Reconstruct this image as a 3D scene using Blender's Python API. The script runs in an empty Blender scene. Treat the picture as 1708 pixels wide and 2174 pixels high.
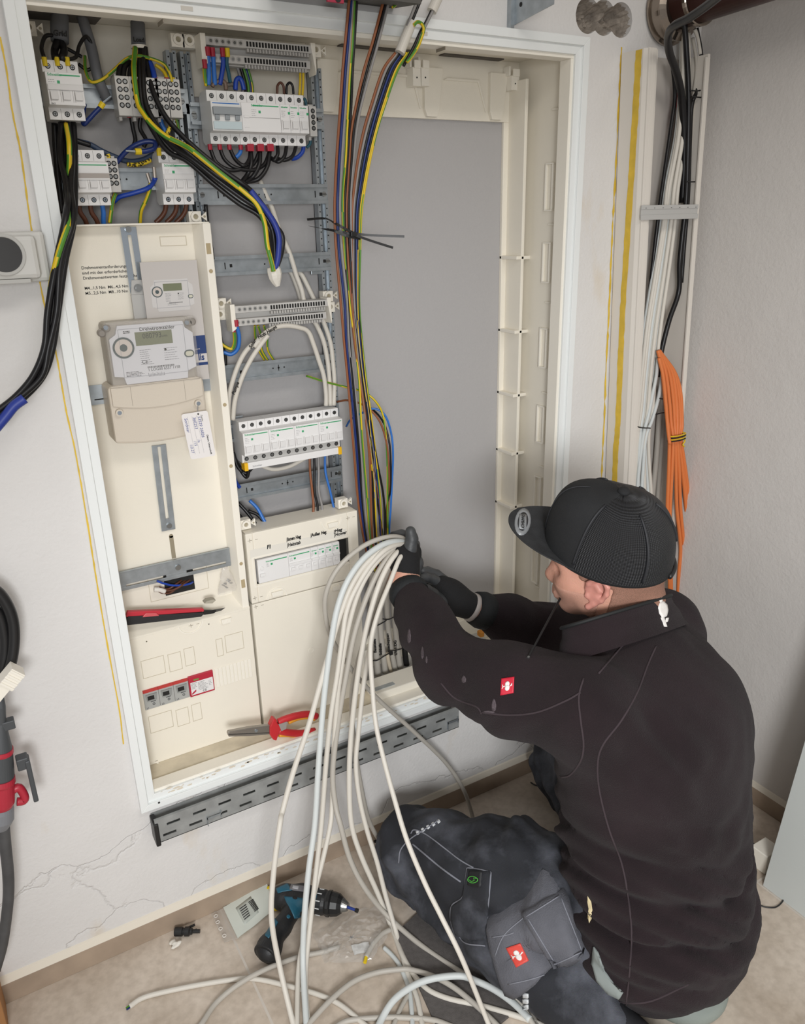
import bpy, math, random
import numpy as np
from mathutils import Vector, Matrix
random.seed(7)
S = bpy.context.scene
COL = S.collection
# ------------------------------------------------------------------ camera
FPX, CX, CY = 1674.0, 854.0, 1087.0
_vx = np.array([3943 - CX, 393 - CY, FPX]); _vz = np.array([969 - CX, 5638 - CY, FPX])
_X = _vx / np.linalg.norm(_vx); _D = _vz / np.linalg.norm(_vz); _D = _D - _X * (_X @ _D); _D /= np.linalg.norm(_D)
_Z = -_D; _Y = np.cross(_Z, _X)
RW = np.array([_X, _Y, _Z])                 # world = RW @ (right, down, forward)
CP = np.array([-0.165, -1.346, 1.3825])
cam_d = bpy.data.cameras.new('camera'); cam = bpy.data.objects.new('camera', cam_d); COL.objects.link(cam)
cam_d.sensor_fit = 'VERTICAL'; cam_d.sensor_height = 36.0; cam_d.lens = FPX * 36.0 / 2174.0
cam_d.clip_start = 0.05; cam_d.clip_end = 60
_m = Matrix.Identity(4)
for _i in range(3):
    _m[_i][0] = RW[_i, 0]; _m[_i][1] = -RW[_i, 1]; _m[_i][2] = -RW[_i, 2]; _m[_i][3] = CP[_i]
cam.matrix_world = _m
S.camera = cam
S.view_settings.view_transform = 'Standard'; S.view_settings.look = 'None'
S.view_settings.gamma = 1.0; S.view_settings.use_curve_mapping = False
S.view_settings.exposure = 0.0
# ------------------------------------------------------------------ light
PC, PW, PS, SA = 10.0, 2.0, 165.0, 72.0
W = bpy.data.worlds.new('world'); S.world = W; W.use_nodes = True
W.node_tree.nodes['Background'].inputs[0].default_value = (1.0, 0.965, 0.93, 1)
W.node_tree.nodes['Background'].inputs[1].default_value = 0.37
def area(name, loc, target, sx, sy, power, color=(1, 1, 1)):
    d = bpy.data.lights.new(name, 'AREA'); d.shape = 'RECTANGLE'; d.size = sx; d.size_y = sy
    d.energy = power; d.color = color
    o = bpy.data.objects.new(name, d); COL.objects.link(o); o.location = loc
    o.rotation_euler = (Vector(target) - Vector(loc)).to_track_quat('-Z', 'Y').to_euler()
    return o
area('ceiling_lamp_light', (0.45, -1.65, 2.45), (0.5, -0.2, 0.3), 1.3, 0.35, PC, (1.0, 0.95, 0.88))
area('low_fill_light', (-0.38, -1.50, 0.62), (0.50, 0.0, 0.30), 0.8, 0.6, PW, (0.98, 0.99, 1.0))  # added low fill, an unseen helper that brightens the lower part
_sd = bpy.data.lights.new('fill_spot_light', 'SPOT'); _sd.energy = PS; _sd.spot_size = math.radians(SA); _sd.spot_blend = 1.0; _sd.shadow_soft_size = 0.28; _sd.color = (0.98, 0.99, 1.0)  # added unseen spot: brightens the low centre, leaves the upper wall dimmer
_so = bpy.data.objects.new('fill_spot_light', _sd); COL.objects.link(_so); _so.location = (-0.45, -2.30, 1.35)
_so.rotation_euler = (Vector((0.85, 0.0, 0.30)) - _so.location).to_track_quat('-Z', 'Y').to_euler()

def ray(px, py): return RW @ np.array([px - CX, py - CY, FPX])
def at(px, py, y):
    r = ray(px, py); t = (y - CP[1]) / r[1]; return Vector(CP + r * t)
def atz(px, py, z=0.0):
    r = ray(px, py); t = (z - CP[2]) / r[2]; return Vector(CP + r * t)
def atx(px, py, x):
    r = ray(px, py); t = (x - CP[0]) / r[0]; return Vector(CP + r * t)
def atd(px, py, d): return Vector(CP + RW @ np.array([(px - CX) / FPX * d, (py - CY) / FPX * d, d]))
# ------------------------------------------------------------------ materials
def lin(h):
    if isinstance(h, str):
        h = h.lstrip('#'); c = [int(h[i:i + 2], 16) / 255 for i in (0, 2, 4)]
    else: c = h
    return tuple(((x / 12.92) if x <= 0.04045 else ((x + 0.055) / 1.055) ** 2.4) for x in c) + (1.0,)
_MC = {}
def mat(name, col, rough=0.5, metal=0.0, var=0.0, vscale=20, bump=0.0, bscale=200, col2=None, sheen=0.0, alpha=1.0, trans=0.0, coat=0.0, spec=0.5, detail=4, ramp=None, sss=0.0):
    if name in _MC: return _MC[name]
    m = bpy.data.materials.new(name); m.use_nodes = True; nt = m.node_tree; b = nt.nodes['Principled BSDF']
    b.inputs['Base Color'].default_value = lin(col); b.inputs['Roughness'].default_value = rough; b.inputs['Metallic'].default_value = metal
    b.inputs['Specular IOR Level'].default_value = spec
    b.inputs['Sheen Weight'].default_value = sheen; b.inputs['Sheen Roughness'].default_value = 0.6
    b.inputs['Alpha'].default_value = alpha; b.inputs['Transmission Weight'].default_value = trans; b.inputs['Coat Weight'].default_value = coat
    if sss: b.inputs['Subsurface Weight'].default_value = sss; b.inputs['Subsurface Scale'].default_value = 0.01
    tc = None
    if var or bump:
        tc = nt.nodes.new('ShaderNodeTexCoord')
    if var:
        n = nt.nodes.new('ShaderNodeTexNoise'); n.inputs['Scale'].default_value = vscale; n.inputs['Detail'].default_value = detail
        nt.links.new(tc.outputs['Object'], n.inputs['Vector'])
        r = nt.nodes.new('ShaderNodeValToRGB'); lo, hi = ramp or (0.3, 0.7)
        r.color_ramp.elements[0].position = lo; r.color_ramp.elements[1].position = hi
        c1 = lin(col); c2 = lin(col2) if col2 else tuple(min(1, x * (1 + var)) for x in c1[:3]) + (1,)
        c0 = c1 if col2 else tuple(x * (1 - var) for x in c1[:3]) + (1,)
        r.color_ramp.elements[0].color = c0; r.color_ramp.elements[1].color = c2
        nt.links.new(n.outputs['Fac'], r.inputs['Fac']); nt.links.new(r.outputs['Color'], b.inputs['Base Color'])
    if bump:
        n2 = nt.nodes.new('ShaderNodeTexNoise'); n2.inputs['Scale'].default_value = bscale; n2.inputs['Detail'].default_value = 3
        nt.links.new(tc.outputs['Object'], n2.inputs['Vector'])
        bp = nt.nodes.new('ShaderNodeBump'); bp.inputs['Strength'].default_value = bump; bp.inputs['Distance'].default_value = 0.002
        nt.links.new(n2.outputs['Fac'], bp.inputs['Height']); nt.links.new(bp.outputs['Normal'], b.inputs['Normal'])
    _MC[name] = m
    return m
def N(nt, t, **kw):
    n = nt.nodes.new(t)
    for k, v in kw.items():
        if k in n.inputs: n.inputs[k].default_value = v
        else: setattr(n, k, v)
    return n
# walls: painted plaster, roller texture, hairline cracks, ochre stains
def wall_mat(name, col, cracks=True, stain=True):
    m = bpy.data.materials.new(name); m.use_nodes = True; nt = m.node_tree; L = nt.links.new; b = nt.nodes['Principled BSDF']
    b.inputs['Roughness'].default_value = 0.75
    tc = N(nt, 'ShaderNodeTexCoord'); O = tc.outputs['Object']
    n1 = N(nt, 'ShaderNodeTexNoise', Scale=2.5, Detail=5.0); L(O, n1.inputs['Vector'])
    r1 = N(nt, 'ShaderNodeValToRGB'); r1.color_ramp.elements[0].color = tuple(x * .95 for x in lin(col)[:3]) + (1,); r1.color_ramp.elements[1].color = lin(col)
    r1.color_ramp.elements[0].position = .35; r1.color_ramp.elements[1].position = .6
    L(n1.outputs['Fac'], r1.inputs['Fac']); out = r1.outputs['Color']
    if stain:
        n2 = N(nt, 'ShaderNodeTexNoise', Scale=5.0, Detail=6.0); mp = N(nt, 'ShaderNodeMapping'); mp.inputs['Location'].default_value = (3.1, 0, 1.7); mp.inputs['Scale'].default_value = (1.6, 1, .7)
        L(O, mp.inputs['Vector']); L(mp.outputs['Vector'], n2.inputs['Vector'])
        r2 = N(nt, 'ShaderNodeValToRGB'); r2.color_ramp.elements[0].position = .62; r2.color_ramp.elements[1].position = .74
        r2.color_ramp.elements[0].color = (0, 0, 0, 1); r2.color_ramp.elements[1].color = (.5, .5, .5, 1)
        L(n2.outputs['Fac'], r2.inputs['Fac'])
        mx = N(nt, 'ShaderNodeMix', data_type='RGBA'); L(r2.outputs['Color'], mx.inputs[0]); L(out, mx.inputs[6]); mx.inputs[7].default_value = lin('#cdb894'); out = mx.outputs[2]
    bump = N(nt, 'ShaderNodeTexNoise', Scale=140.0, Detail=4.0); L(O, bump.inputs['Vector'])
    h = bump.outputs['Fac']
    b2 = N(nt, 'ShaderNodeTexNoise', Scale=14.0, Detail=6.0); L(O, b2.inputs['Vector'])
    ad = N(nt, 'ShaderNodeMath', operation='MULTIPLY_ADD'); L(b2.outputs['Fac'], ad.inputs[0]); ad.inputs[1].default_value = 2.5; L(h, ad.inputs[2]); h = ad.outputs[0]
    if cracks:
        v = N(nt, 'ShaderNodeTexVoronoi', feature='DISTANCE_TO_EDGE'); v.inputs['Scale'].default_value = 2.3
        nn = N(nt, 'ShaderNodeTexNoise', Scale=5.0, Detail=6.0); L(O, nn.inputs['Vector'])
        mm = N(nt, 'ShaderNodeMix', data_type='RGBA'); mm.inputs[0].default_value = 0.25; L(O, mm.inputs[6]); L(nn.outputs['Color'], mm.inputs[7])
        mp2 = N(nt, 'ShaderNodeMapping'); mp2.inputs['Scale'].default_value = (.5, 1, 2.2); L(mm.outputs[2], mp2.inputs['Vector']); L(mp2.outputs['Vector'], v.inputs['Vector'])
        r3 = N(nt, 'ShaderNodeValToRGB'); r3.color_ramp.elements[0].position = 0.0; r3.color_ramp.elements[1].position = .006
        r3.color_ramp.elements[0].color = (0, 0, 0, 1); L(v.outputs['Distance'], r3.inputs['Fac'])
        # cracks only low on the wall
        sx = N(nt, 'ShaderNodeSeparateXYZ'); L(O, sx.inputs[0])
        lt = N(nt, 'ShaderNodeMath', operation='GREATER_THAN'); L(sx.outputs['Z'], lt.inputs[0]); lt.inputs[1].default_value = 0.42
        mxx = N(nt, 'ShaderNodeMath', operation='MAXIMUM'); L(r3.outputs['Color'], mxx.inputs[0]); L(lt.outputs[0], mxx.inputs[1])
        ad2 = N(nt, 'ShaderNodeMath', operation='MULTIPLY_ADD'); L(mxx.outputs[0], ad2.inputs[0]); ad2.inputs[1].default_value = 2.0; L(h, ad2.inputs[2]); h = ad2.outputs[0]
    bp = N(nt, 'ShaderNodeBump'); bp.inputs['Strength'].default_value = .55; bp.inputs['Distance'].default_value = .0016
    L(h, bp.inputs['Height']); L(bp.outputs['Normal'], b.inputs['Normal']); L(out, b.inputs['Base Color'])
    return m
def floor_mat():
    m = bpy.data.materials.new('floor_tiles'); m.use_nodes = True; nt = m.node_tree; L = nt.links.new; b = nt.nodes['Principled BSDF']
    tc = N(nt, 'ShaderNodeTexCoord'); O = tc.outputs['Object']
    n1 = N(nt, 'ShaderNodeTexNoise', Scale=5.0, Detail=8.0, Roughness=.65); L(O, n1.inputs['Vector'])
    r1 = N(nt, 'ShaderNodeValToRGB'); e = r1.color_ramp.elements; e[0].position = .3; e[1].position = .7; e[0].color = lin('#b5a695'); e[1].color = lin('#ded2c4')
    L(n1.outputs['Fac'], r1.inputs['Fac'])
    n2 = N(nt, 'ShaderNodeTexNoise', Scale=60.0, Detail=8.0); L(O, n2.inputs['Vector'])
    mx = N(nt, 'ShaderNodeMix', data_type='RGBA', blend_type='MULTIPLY'); mx.inputs[0].default_value = .35
    r2 = N(nt, 'ShaderNodeValToRGB'); r2.color_ramp.elements[0].position = .35; r2.color_ramp.elements[1].position = .6; r2.color_ramp.elements[0].color = (.6, .57, .54, 1)
    L(n2.outputs['Fac'], r2.inputs['Fac']); L(r1.outputs['Color'], mx.inputs[6]); L(r2.outputs['Color'], mx.inputs[7])
    sx = N(nt, 'ShaderNodeSeparateXYZ'); L(O, sx.inputs[0])
    def line(axis, off, step, w):
        a = N(nt, 'ShaderNodeMath', operation='SUBTRACT'); L(sx.outputs[axis], a.inputs[0]); a.inputs[1].default_value = off
        p = N(nt, 'ShaderNodeMath', operation='PINGPONG'); L(a.outputs[0], p.inputs[0]); p.inputs[1].default_value = step / 2
        l = N(nt, 'ShaderNodeMath', operation='LESS_THAN'); L(p.outputs[0], l.inputs[0]); l.inputs[1].default_value = w
        return l.outputs[0]
    a = line('X', .125, .518, .0022); c = line('Y', -.56, 1.2, .0022)
    mxx = N(nt, 'ShaderNodeMath', operation='MAXIMUM'); L(a, mxx.inputs[0]); L(c, mxx.inputs[1])
    m2 = N(nt, 'ShaderNodeMix', data_type='RGBA'); L(mxx.outputs[0], m2.inputs[0]); L(mx.outputs[2], m2.inputs[6]); m2.inputs[7].default_value = lin('#cdc5bb')
    L(m2.outputs[2], b.inputs['Base Color']); b.inputs['Roughness'].default_value = .55
    bp = N(nt, 'ShaderNodeBump'); bp.inputs['Strength'].default_value = .25; bp.inputs['Distance'].default_value = .001
    L(n2.outputs['Fac'], bp.inputs['Height']); L(bp.outputs['Normal'], b.inputs['Normal'])
    return m
M_WALL = wall_mat('wall_plaster', '#dcdad8'); M_WALLR = wall_mat('wall_plaster_right', '#d3cfcb', cracks=False, stain=False)
M_FLOOR = floor_mat()
M_BASE = mat('skirting_tile', '#a2907e', .5, var=.12, vscale=18, detail=8)
M_CAULK = mat('caulk', '#ddd5c6', .7)
M_CREAM = mat('cream_plastic', '#ece6d8', .42, var=.02, vscale=6, bump=.12, bscale=600)
M_CREAM2 = mat('cream_plastic_pale', '#f0ebdf', .45, bump=.1, bscale=500)
M_WHITE = mat('white_powder_coat', '#e9eceb', .38)
M_BRK = mat('breaker_plastic', '#e6e5e4', .38)
M_BRKG = mat('breaker_grey_plastic', '#b9b7b3', .45)
M_GREYP = mat('light_grey_plastic', '#b8b7b4', .5)
M_TERM = mat('terminal_grey_plastic', '#c4c2be', .45)
M_GALV = mat('galvanised_steel', '#a9b0b5', .38, .75, var=.12, vscale=60)
M_GALVD = mat('galvanised_steel_dull', '#9b9d9c', .55, .3, var=.2, vscale=25)
M_SCREW = mat('screw_steel', '#9a9c9c', .3, .9)
M_ZINC = mat('bright_zinc', '#b9c4cf', .22, .9)
M_HOLE = mat('dark_recess', '#1b1a19', .8)
M_BLACK = mat('black_insulation', '#161517', .35, spec=.4)
M_BLK = mat('black_plastic', '#1c1c1d', .4)
M_BLUE = mat('blue_insulation', '#173fa0', .35)
M_DBLUE = mat('dark_blue_insulation', '#152c6b', .35)
M_LBLUE = mat('light_blue_insulation', '#2f6fc0', .35)
M_BROWN = mat('brown_insulation', '#8a5231', .4)
M_DBROWN = mat('dark_brown_insulation', '#5a3423', .4)
M_GREY = mat('grey_insulation', '#8d8a88', .4)
M_YEL = mat('yellow_insulation', '#d9b91e', .4)
M_GRN = mat('green_insulation', '#4f8a2a', .4)
M_RED = mat('red_plastic', '#a81c32', .4)
M_FERY = mat('yellow_ferrule', '#e0c21c', .4)
M_FERR = mat('red_ferrule', '#a52236', .4)
M_SHEATH = mat('white_cable_sheath', '#d3cec4', .5)
M_SHEATHB = mat('bluish_cable_sheath', '#ccd1d0', .5)
M_SHEATHG = mat('grey_cable_sheath', '#b3aea5', .5)
M_ORANGE = mat('orange_cable_sheath', '#d9793f', .5)
M_GREEN = mat('green_print', '#35a06a', .5)
M_PRINT = mat('grey_print', '#8d8d8f', .6)
M_INK = mat('black_ink', '#161616', .6)
M_MARK = mat('marker_blue_ink', '#3b4a8c', .6)
M_COPPER = mat('copper', '#b87345', .3, .9)
M_YTAPE = mat('yellow_paint', '#d8b53c', .6, var=.12, vscale=40)
# ------------------------------------------------------------------ mesh helper
class MB:
    def __init__(s): s.v = []; s.f = []; s.mi = []
    def add(s, vs, fs, mi=0):
        o = len(s.v); s.v += [tuple(v) for v in vs]; s.f += [tuple(i + o for i in f) for f in fs]; s.mi += [mi] * len(fs); return s
    def box(s, x0, x1, y0, y1, z0, z1, mi=0, M=None):
        vs = [Vector((x, y, z)) for x in (x0, x1) for y in (y0, y1) for z in (z0, z1)]
        if M is not None: vs = [M @ v for v in vs]
        return s.add(vs, [(0, 1, 3, 2), (4, 6, 7, 5), (0, 4, 5, 1), (2, 3, 7, 6), (0, 2, 6, 4), (1, 5, 7, 3)], mi)
    def prism(s, poly, a0, a1, axes='xz', mi=0, M=None, cap=True):
        """poly in two axes, extruded along the third from a0 to a1"""
        def mk(u, w, t):
            if axes == 'xz': return Vector((u, t, w))
            if axes == 'yz': return Vector((t, u, w))
            return Vector((u, w, t))
        n = len(poly); vs = [mk(u, w, a0) for u, w in poly] + [mk(u, w, a1) for u, w in poly]
        if M is not None: vs = [M @ v for v in vs]
        fs = [(i, (i + 1) % n, n + (i + 1) % n, n + i) for i in range(n)]
        if cap: fs += [tuple(range(n))[::-1], tuple(range(n, 2 * n))]
        return s.add(vs, fs, mi)
    def cyl(s, p0, p1, r0, r1=None, n=16, mi=0, cap=True):
        p0 = Vector(p0); p1 = Vector(p1); r1 = r0 if r1 is None else r1
        d = (p1 - p0).normalized(); a = d.orthogonal().normalized(); b = d.cross(a)
        vs = [p0 + (a * math.cos(2 * math.pi * i / n) + b * math.sin(2 * math.pi * i / n)) * r0 for i in range(n)]
        vs += [p1 + (a * math.cos(2 * math.pi * i / n) + b * math.sin(2 * math.pi * i / n)) * r1 for i in range(n)]
        fs = [(i, (i + 1) % n, n + (i + 1) % n, n + i) for i in range(n)]
        if cap: fs += [tuple(range(n))[::-1], tuple(range(n, 2 * n))]
        return s.add(vs, fs, mi)
    def ring(s, c, axis, r0, r1, h, n=28, mi=0):
        c = Vector(c); d = Vector(axis).normalized(); a = d.orthogonal().normalized(); b = d.cross(a); vs = []
        for rr, hh in ((r0, 0), (r1, 0), (r1, h), (r0, h)):
            vs += [c + d * hh + (a * math.cos(2 * math.pi * i / n) + b * math.sin(2 * math.pi * i / n)) * rr for i in range(n)]
        fs = []
        for k in range(4):
            k2 = (k + 1) % 4
            fs += [(k * n + i, k * n + (i + 1) % n, k2 * n + (i + 1) % n, k2 * n + i) for i in range(n)]
        return s.add(vs, fs, mi)
    def tube(s, pts, r, n=8, mi=0, stripe=None, rs=None):
        pts = [Vector(p) for p in pts]; m = len(pts)
        t = [(pts[min(i + 1, m - 1)] - pts[max(i - 1, 0)]).normalized() for i in range(m)]
        a = t[0].orthogonal().normalized(); o = len(s.v)
        for i in range(m):
            if i: a = (a - t[i] * a.dot(t[i])).normalized()
            b = t[i].cross(a); rr = rs[i] if rs else r
            for k in range(n):
                an = 2 * math.pi * k / n
                s.v.append(tuple(pts[i] + (a * math.cos(an) + b * math.sin(an)) * rr))
        for i in range(m - 1):
            for k in range(n):
                s.f.append((o + i * n + k, o + i * n + (k + 1) % n, o + (i + 1) * n + (k + 1) % n, o + (i + 1) * n + k))
                s.mi.append(mi if stripe is None else (mi if ((k + i // 14) // (n // 4)) % 2 == 0 else stripe))
        s.f += [tuple(o + k for k in range(n))[::-1], tuple(o + (m - 1) * n + k for k in range(n))]; s.mi += [mi, mi]
        return s
    def lathe(s, prof, c, axis, n=24, mi=0):
        c = Vector(c); d = Vector(axis).normalized(); a = d.orthogonal().normalized(); b = d.cross(a); vs = []
        for r, h in prof: vs += [c + d * h + (a * math.cos(2 * math.pi * i / n) + b * math.sin(2 * math.pi * i / n)) * r for i in range(n)]
        fs = []
        for k in range(len(prof) - 1): fs += [(k * n + i, k * n + (i + 1) % n, (k + 1) * n + (i + 1) % n, (k + 1) * n + i) for i in range(n)]
        fs += [tuple(range(n))[::-1], tuple(range((len(prof) - 1) * n, len(prof) * n))]
        return s.add(vs, fs, mi)
    def grid(s, P, mi=0, closed=False):
        r = len(P); c = len(P[0]); o = len(s.v)
        for row in P: s.v += [tuple(p) for p in row]
        for i in range(r - 1):
            for j in range(c - 1 + (1 if closed else 0)):
                s.f.append((o + i * c + j, o + i * c + (j + 1) % c, o + (i + 1) * c + (j + 1) % c, o + (i + 1) * c + j)); s.mi.append(mi)
        return s
    def build(s, name, mats, parent=None, smooth=False, bevel=0.0, seg=2, origin=None):
        me = bpy.data.meshes.new(name); me.from_pydata(s.v, [], s.f)
        for m in (mats if isinstance(mats, (list, tuple)) else [mats]): me.materials.append(m)
        me.polygons.foreach_set('material_index', s.mi); me.validate(); me.update()
        import bmesh as _bm
        b = _bm.new(); b.from_mesh(me); _bm.ops.recalc_face_normals(b, faces=b.faces); b.to_mesh(me); b.free()
        if smooth: me.polygons.foreach_set('use_smooth', [True] * len(me.polygons))
        o = bpy.data.objects.new(name, me); COL.objects.link(o)
        if parent is not None:
            o.parent = parent; o.matrix_parent_inverse = Matrix.Translation(-parent_loc(parent))
        if bevel:
            md = o.modifiers.new('bevel', 'BEVEL'); md.width = bevel; md.segments = seg; md.limit_method = 'ANGLE'; md.angle_limit = 0.7
        if smooth and bevel == 0 and smooth == 'angle':
            pass
        return o
_PL = {}
def parent_loc(p):
    return Vector(p.location) if p.parent is None else Vector((0, 0, 0))
def tag(o, label=None, cat=None, group=None, kind=None):
    if label: o['label'] = label
    if cat: o['category'] = cat
    if group: o['group'] = group
    if kind: o['kind'] = kind
    return o
def empty(name, loc, label, cat, group=None):
    o = bpy.data.objects.new(name, None); COL.objects.link(o); o.location = Vector(loc); o.empty_display_size = .02
    return tag(o, label, cat, group)
def spline(pts, sub=8):
    p = [Vector(x) for x in pts]; p = [p[0] * 2 - p[1]] + p + [p[-1] * 2 - p[-2]]; out = []
    for i in range(1, len(p) - 2):
        for k in range(sub):
            t = k / sub; a, b, c, d = p[i - 1], p[i], p[i + 1], p[i + 2]
            out.append(.5 * ((2 * b) + (c - a) * t + (2 * a - 5 * b + 4 * c - d) * t * t + (3 * b - a - 3 * c + d) * t ** 3))
    out.append(p[-2]); return out
GY = 'gy'
def cable_mesh(pts, r, m, n=10, sub=8):
    mb = MB(); sp = spline(pts, sub)
    if m == GY: mb.tube(sp, r, 8, 0, stripe=1); return mb, [M_YEL, M_GRN]
    mb.tube(sp, r, n); return mb, [m]
def wire(pts, r, m, name='wire', label=None, cat=None, group=None, parent=None, n=10):
    mb, mats = cable_mesh(pts, r, m, n); o = mb.build(name, mats, parent, smooth=True)
    if parent is None: tag(o, label, cat or 'wire', group)
    return o
def pxs(lst):  # (px, py, y) list to world points
    return [at(*p) for p in lst]
_font = None
def text(s, origin, xd, ud, size, m, parent, name='lettering', ext=0.0003, shear=0.0, align='LEFT', bold=0.0, sx=1.0):
    c = bpy.data.curves.new(name, 'FONT'); c.body = s; c.size = size; c.extrude = ext; c.shear = shear; c.align_x = align; c.offset = bold; c.resolution_u = 3
    t = bpy.data.objects.new(name, c); COL.objects.link(t)
    dg = bpy.context.evaluated_depsgraph_get(); me = bpy.data.meshes.new_from_object(t.evaluated_get(dg)); bpy.data.objects.remove(t)
    xd = Vector(xd).normalized(); ud = Vector(ud); ud = (ud - xd * ud.dot(xd)).normalized(); nz = xd.cross(ud)
    M = Matrix(((xd.x * sx, ud.x, nz.x, origin[0]), (xd.y * sx, ud.y, nz.y, origin[1]), (xd.z * sx, ud.z, nz.z, origin[2]), (0, 0, 0, 1)))
    me.transform(M); me.name = name
    me.materials.clear(); me.materials.append(m)
    o = bpy.data.objects.new(name, me); COL.objects.link(o)
    if parent is not None: o.parent = parent; o.matrix_parent_inverse = Matrix.Translation(-parent_loc(parent))
    return o
XP = (1, 0, 0); ZP = (0, 0, 1)
def structure(name, mb, m, bevel=0.0, smooth=False):
    o = mb.build(name, m, bevel=bevel, smooth=smooth); o['kind'] = 'structure'; return o
# ================================================================== room
XL, XR, ZT = -1.1, 1.375, 2.5
CW = 1.05                     # cabinet frame outer width
FZ0, FZ1 = 0.317, 1.712       # cabinet frame outer bottom and top
# back wall with an opening for the flush cabinet
w = MB()
w.box(XL, 0.01, 0, .26, 0, ZT); w.box(1.04, XR + .1, 0, .26, 0, FZ1 - .005); w.box(.01, 1.04, 0, .26, 0, FZ0 + .012)
w.box(.01, 1.0, 0, .26, FZ1 - .005, ZT)
# the part of the wall at right above the channel holds the core holes
hx, hz = [], []
for px, py in ((1247, 36), (1281, 40), (1318, 38)):
    p = at(px, py, 0); hx.append(p.x); hz.append(p.z)
zc = sum(hz) / 3; hr = .031
# plate with three overlapping drilled holes: strips between outline
x0, x1 = 1.0, XR + .1
outl = []
def hole_half(x):
    return max([math.sqrt(max(hr * hr - (x - c) ** 2, 0)) for c in hx])
xs = [x0] + [hx[0] - hr + (hx[2] - hx[0] + 2 * hr) * i / 60 for i in range(61)] + [x1]
for a, b in zip(xs[:-1], xs[1:]):
    ha, hb = hole_half(a), hole_half(b)
    w.prism([(a, zc + ha), (b, zc + hb), (b, ZT), (a, ZT)], 0, .26); w.prism([(a, FZ1 - .005), (b, FZ1 - .005), (b, zc - hb), (a, zc - ha)], 0, .26)
structure('wall_back', w, M_WALL)
hb = MB(); rr = random.Random(3)
P = []
for i in range(16):
    row = []
    for j in range(34):
        xx = hx[0] - .034 + (hx[2] - hx[0] + .068) * j / 33; zz = zc - .034 + .068 * i / 15; dd = min(math.hypot(xx - c, zz - zc) for c in hx) / .031
        row.append(Vector((xx, max(.006, .050 * (1 - min(dd, 1) ** 4)) + rr.uniform(-.004, .008), zz)))
    P.append(row)
hb.grid(P); o = hb.build('core_hole_rubble', mat('broken_masonry', '#9d948a', .9, var=.25, vscale=70, bump=.8, bscale=150)); tag(o, 'rough broken masonry inside three overlapping core holes above the white duct', 'rubble')
w = MB().box(XR, XR + .15, -2.6, .0, 0, ZT); structure('wall_right', w, M_WALLR)
w = MB().box(XL, XR + .15, -2.6, .26, -.05, 0); structure('floor', w, M_FLOOR)
w = MB().box(XL, XR, -.009, 0, 0, .047); structure('baseboard_back', w, M_BASE, .001)
w = MB().box(XR - .009, XR, -2.6, -.009, 0, .047); structure('baseboard_right', w, M_BASE, .001)
w = MB().prism([(-.009, .047), (0, .047), (0, .061), (-.003, .059)], XL, XR, 'yz'); structure('trim_1', w, M_CAULK)
w = MB().prism([(XR - .009, .047), (XR, .047), (XR, .059), (XR - .003, .058)], -2.6, -.009, 'xz'); structure('trim_2', w, M_CAULK)
# yellow paint lines on the wall, each a thin strip with its own ragged outline
def ystrip(name, pts, wd, label, jit=.0015):
    r_ = random.Random(len(label)); mb = MB(); L_, R_ = [], []
    sp = spline([at(px, py, -.0006) for px, py in pts], 10)
    for p in sp:
        a = wd / 2 + r_.uniform(-jit, jit); L_.append(p + Vector((-a, 0, 0))); R_.append(p + Vector((a + r_.uniform(-jit, jit), 0, 0)))
    mb.grid([L_, R_, [p + Vector((0, .0006, 0)) for p in R_]])
    o = mb.build(name, M_YTAPE); tag(o, label, 'paint line', 'yellow paint lines on the wall'); return o
ystrip('yellow_paint_line', [(0, 78), (14, 150), (26, 235), (45, 330), (60, 440), (78, 560), (95, 650), (120, 755), (140, 870), (160, 960), (184, 1100), (206, 1240), (228, 1370), (252, 1500), (262, 1580)], .0024, 'thin yellow paint line on the wall left of the cabinet frame', .0003)
ystrip('yellow_paint_line', [(1319, 100), (1314, 200), (1308, 330), (1300, 480), (1293, 640), (1287, 760), (1282, 890), (1277, 1000), (1275, 1030)], .0042, 'narrow uneven yellow paint line between cabinet frame and broad yellow line', .0014)

# ================================================================== distribution cabinet
cab = empty('distribution_cabinet', (.525, 0, FZ0), 'large open white flush distribution cabinet with cream interior set in the wall', 'electrical cabinet')
def picture_frame(mb, x0, x1, z0, z1, wd, y0, y1, mi=0):
    o = [(x0, z0), (x1, z0), (x1, z1), (x0, z1)]; i = [(x0 + wd, z0 + wd), (x1 - wd, z0 + wd), (x1 - wd, z1 - wd), (x0 + wd, z1 - wd)]
    for k in range(4):
        k2 = (k + 1) % 4; mb.prism([o[k], o[k2], i[k2], i[k]], y0, y1, 'xz', mi)
f = MB(); picture_frame(f, 0, CW, FZ0, FZ1, .015, -.014, .004); picture_frame(f, .015, CW - .015, FZ0 + .015, FZ1 - .015, .0155, -.008, .006)
picture_frame(f, .0140, CW - .0140, FZ0 + .0140, FZ1 - .0140, .0016, -.010, .0)
fr = f.build('frame', M_WHITE, cab, bevel=.0008)
f = MB(); q0_, q1_ = FZ0 + .028, FZ1 - .028; f.box(.027, CW - .028, -.002, .03, q1_ - .009, q1_); f.box(.027, CW - .028, -.002, .03, q0_, q0_ + .008); f.box(CW - .037, CW - .028, -.002, .03, q0_ + .008, q1_ - .009); f.box(.027, .0315, -.002, .03, q0_ + .008, q1_ - .009); f.build('inner_lip', M_CREAM2, cab, bevel=.0008)
bx0, bx1, bz0, bz1, by = .012, 1.038, .330, 1.700, .20
def wallp(name, *a):
    return MB().box(*a).build(name, M_CREAM, cab)
wallp('top_panel', bx0, bx1, .006, by, bz1, bz1 + .004); wallp('left_panel', bx0 - .004, bx0, .006, by, bz0, bz1)
wallp('right_panel', bx1, bx1 + .004, .006, by, bz0, bz1)
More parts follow.
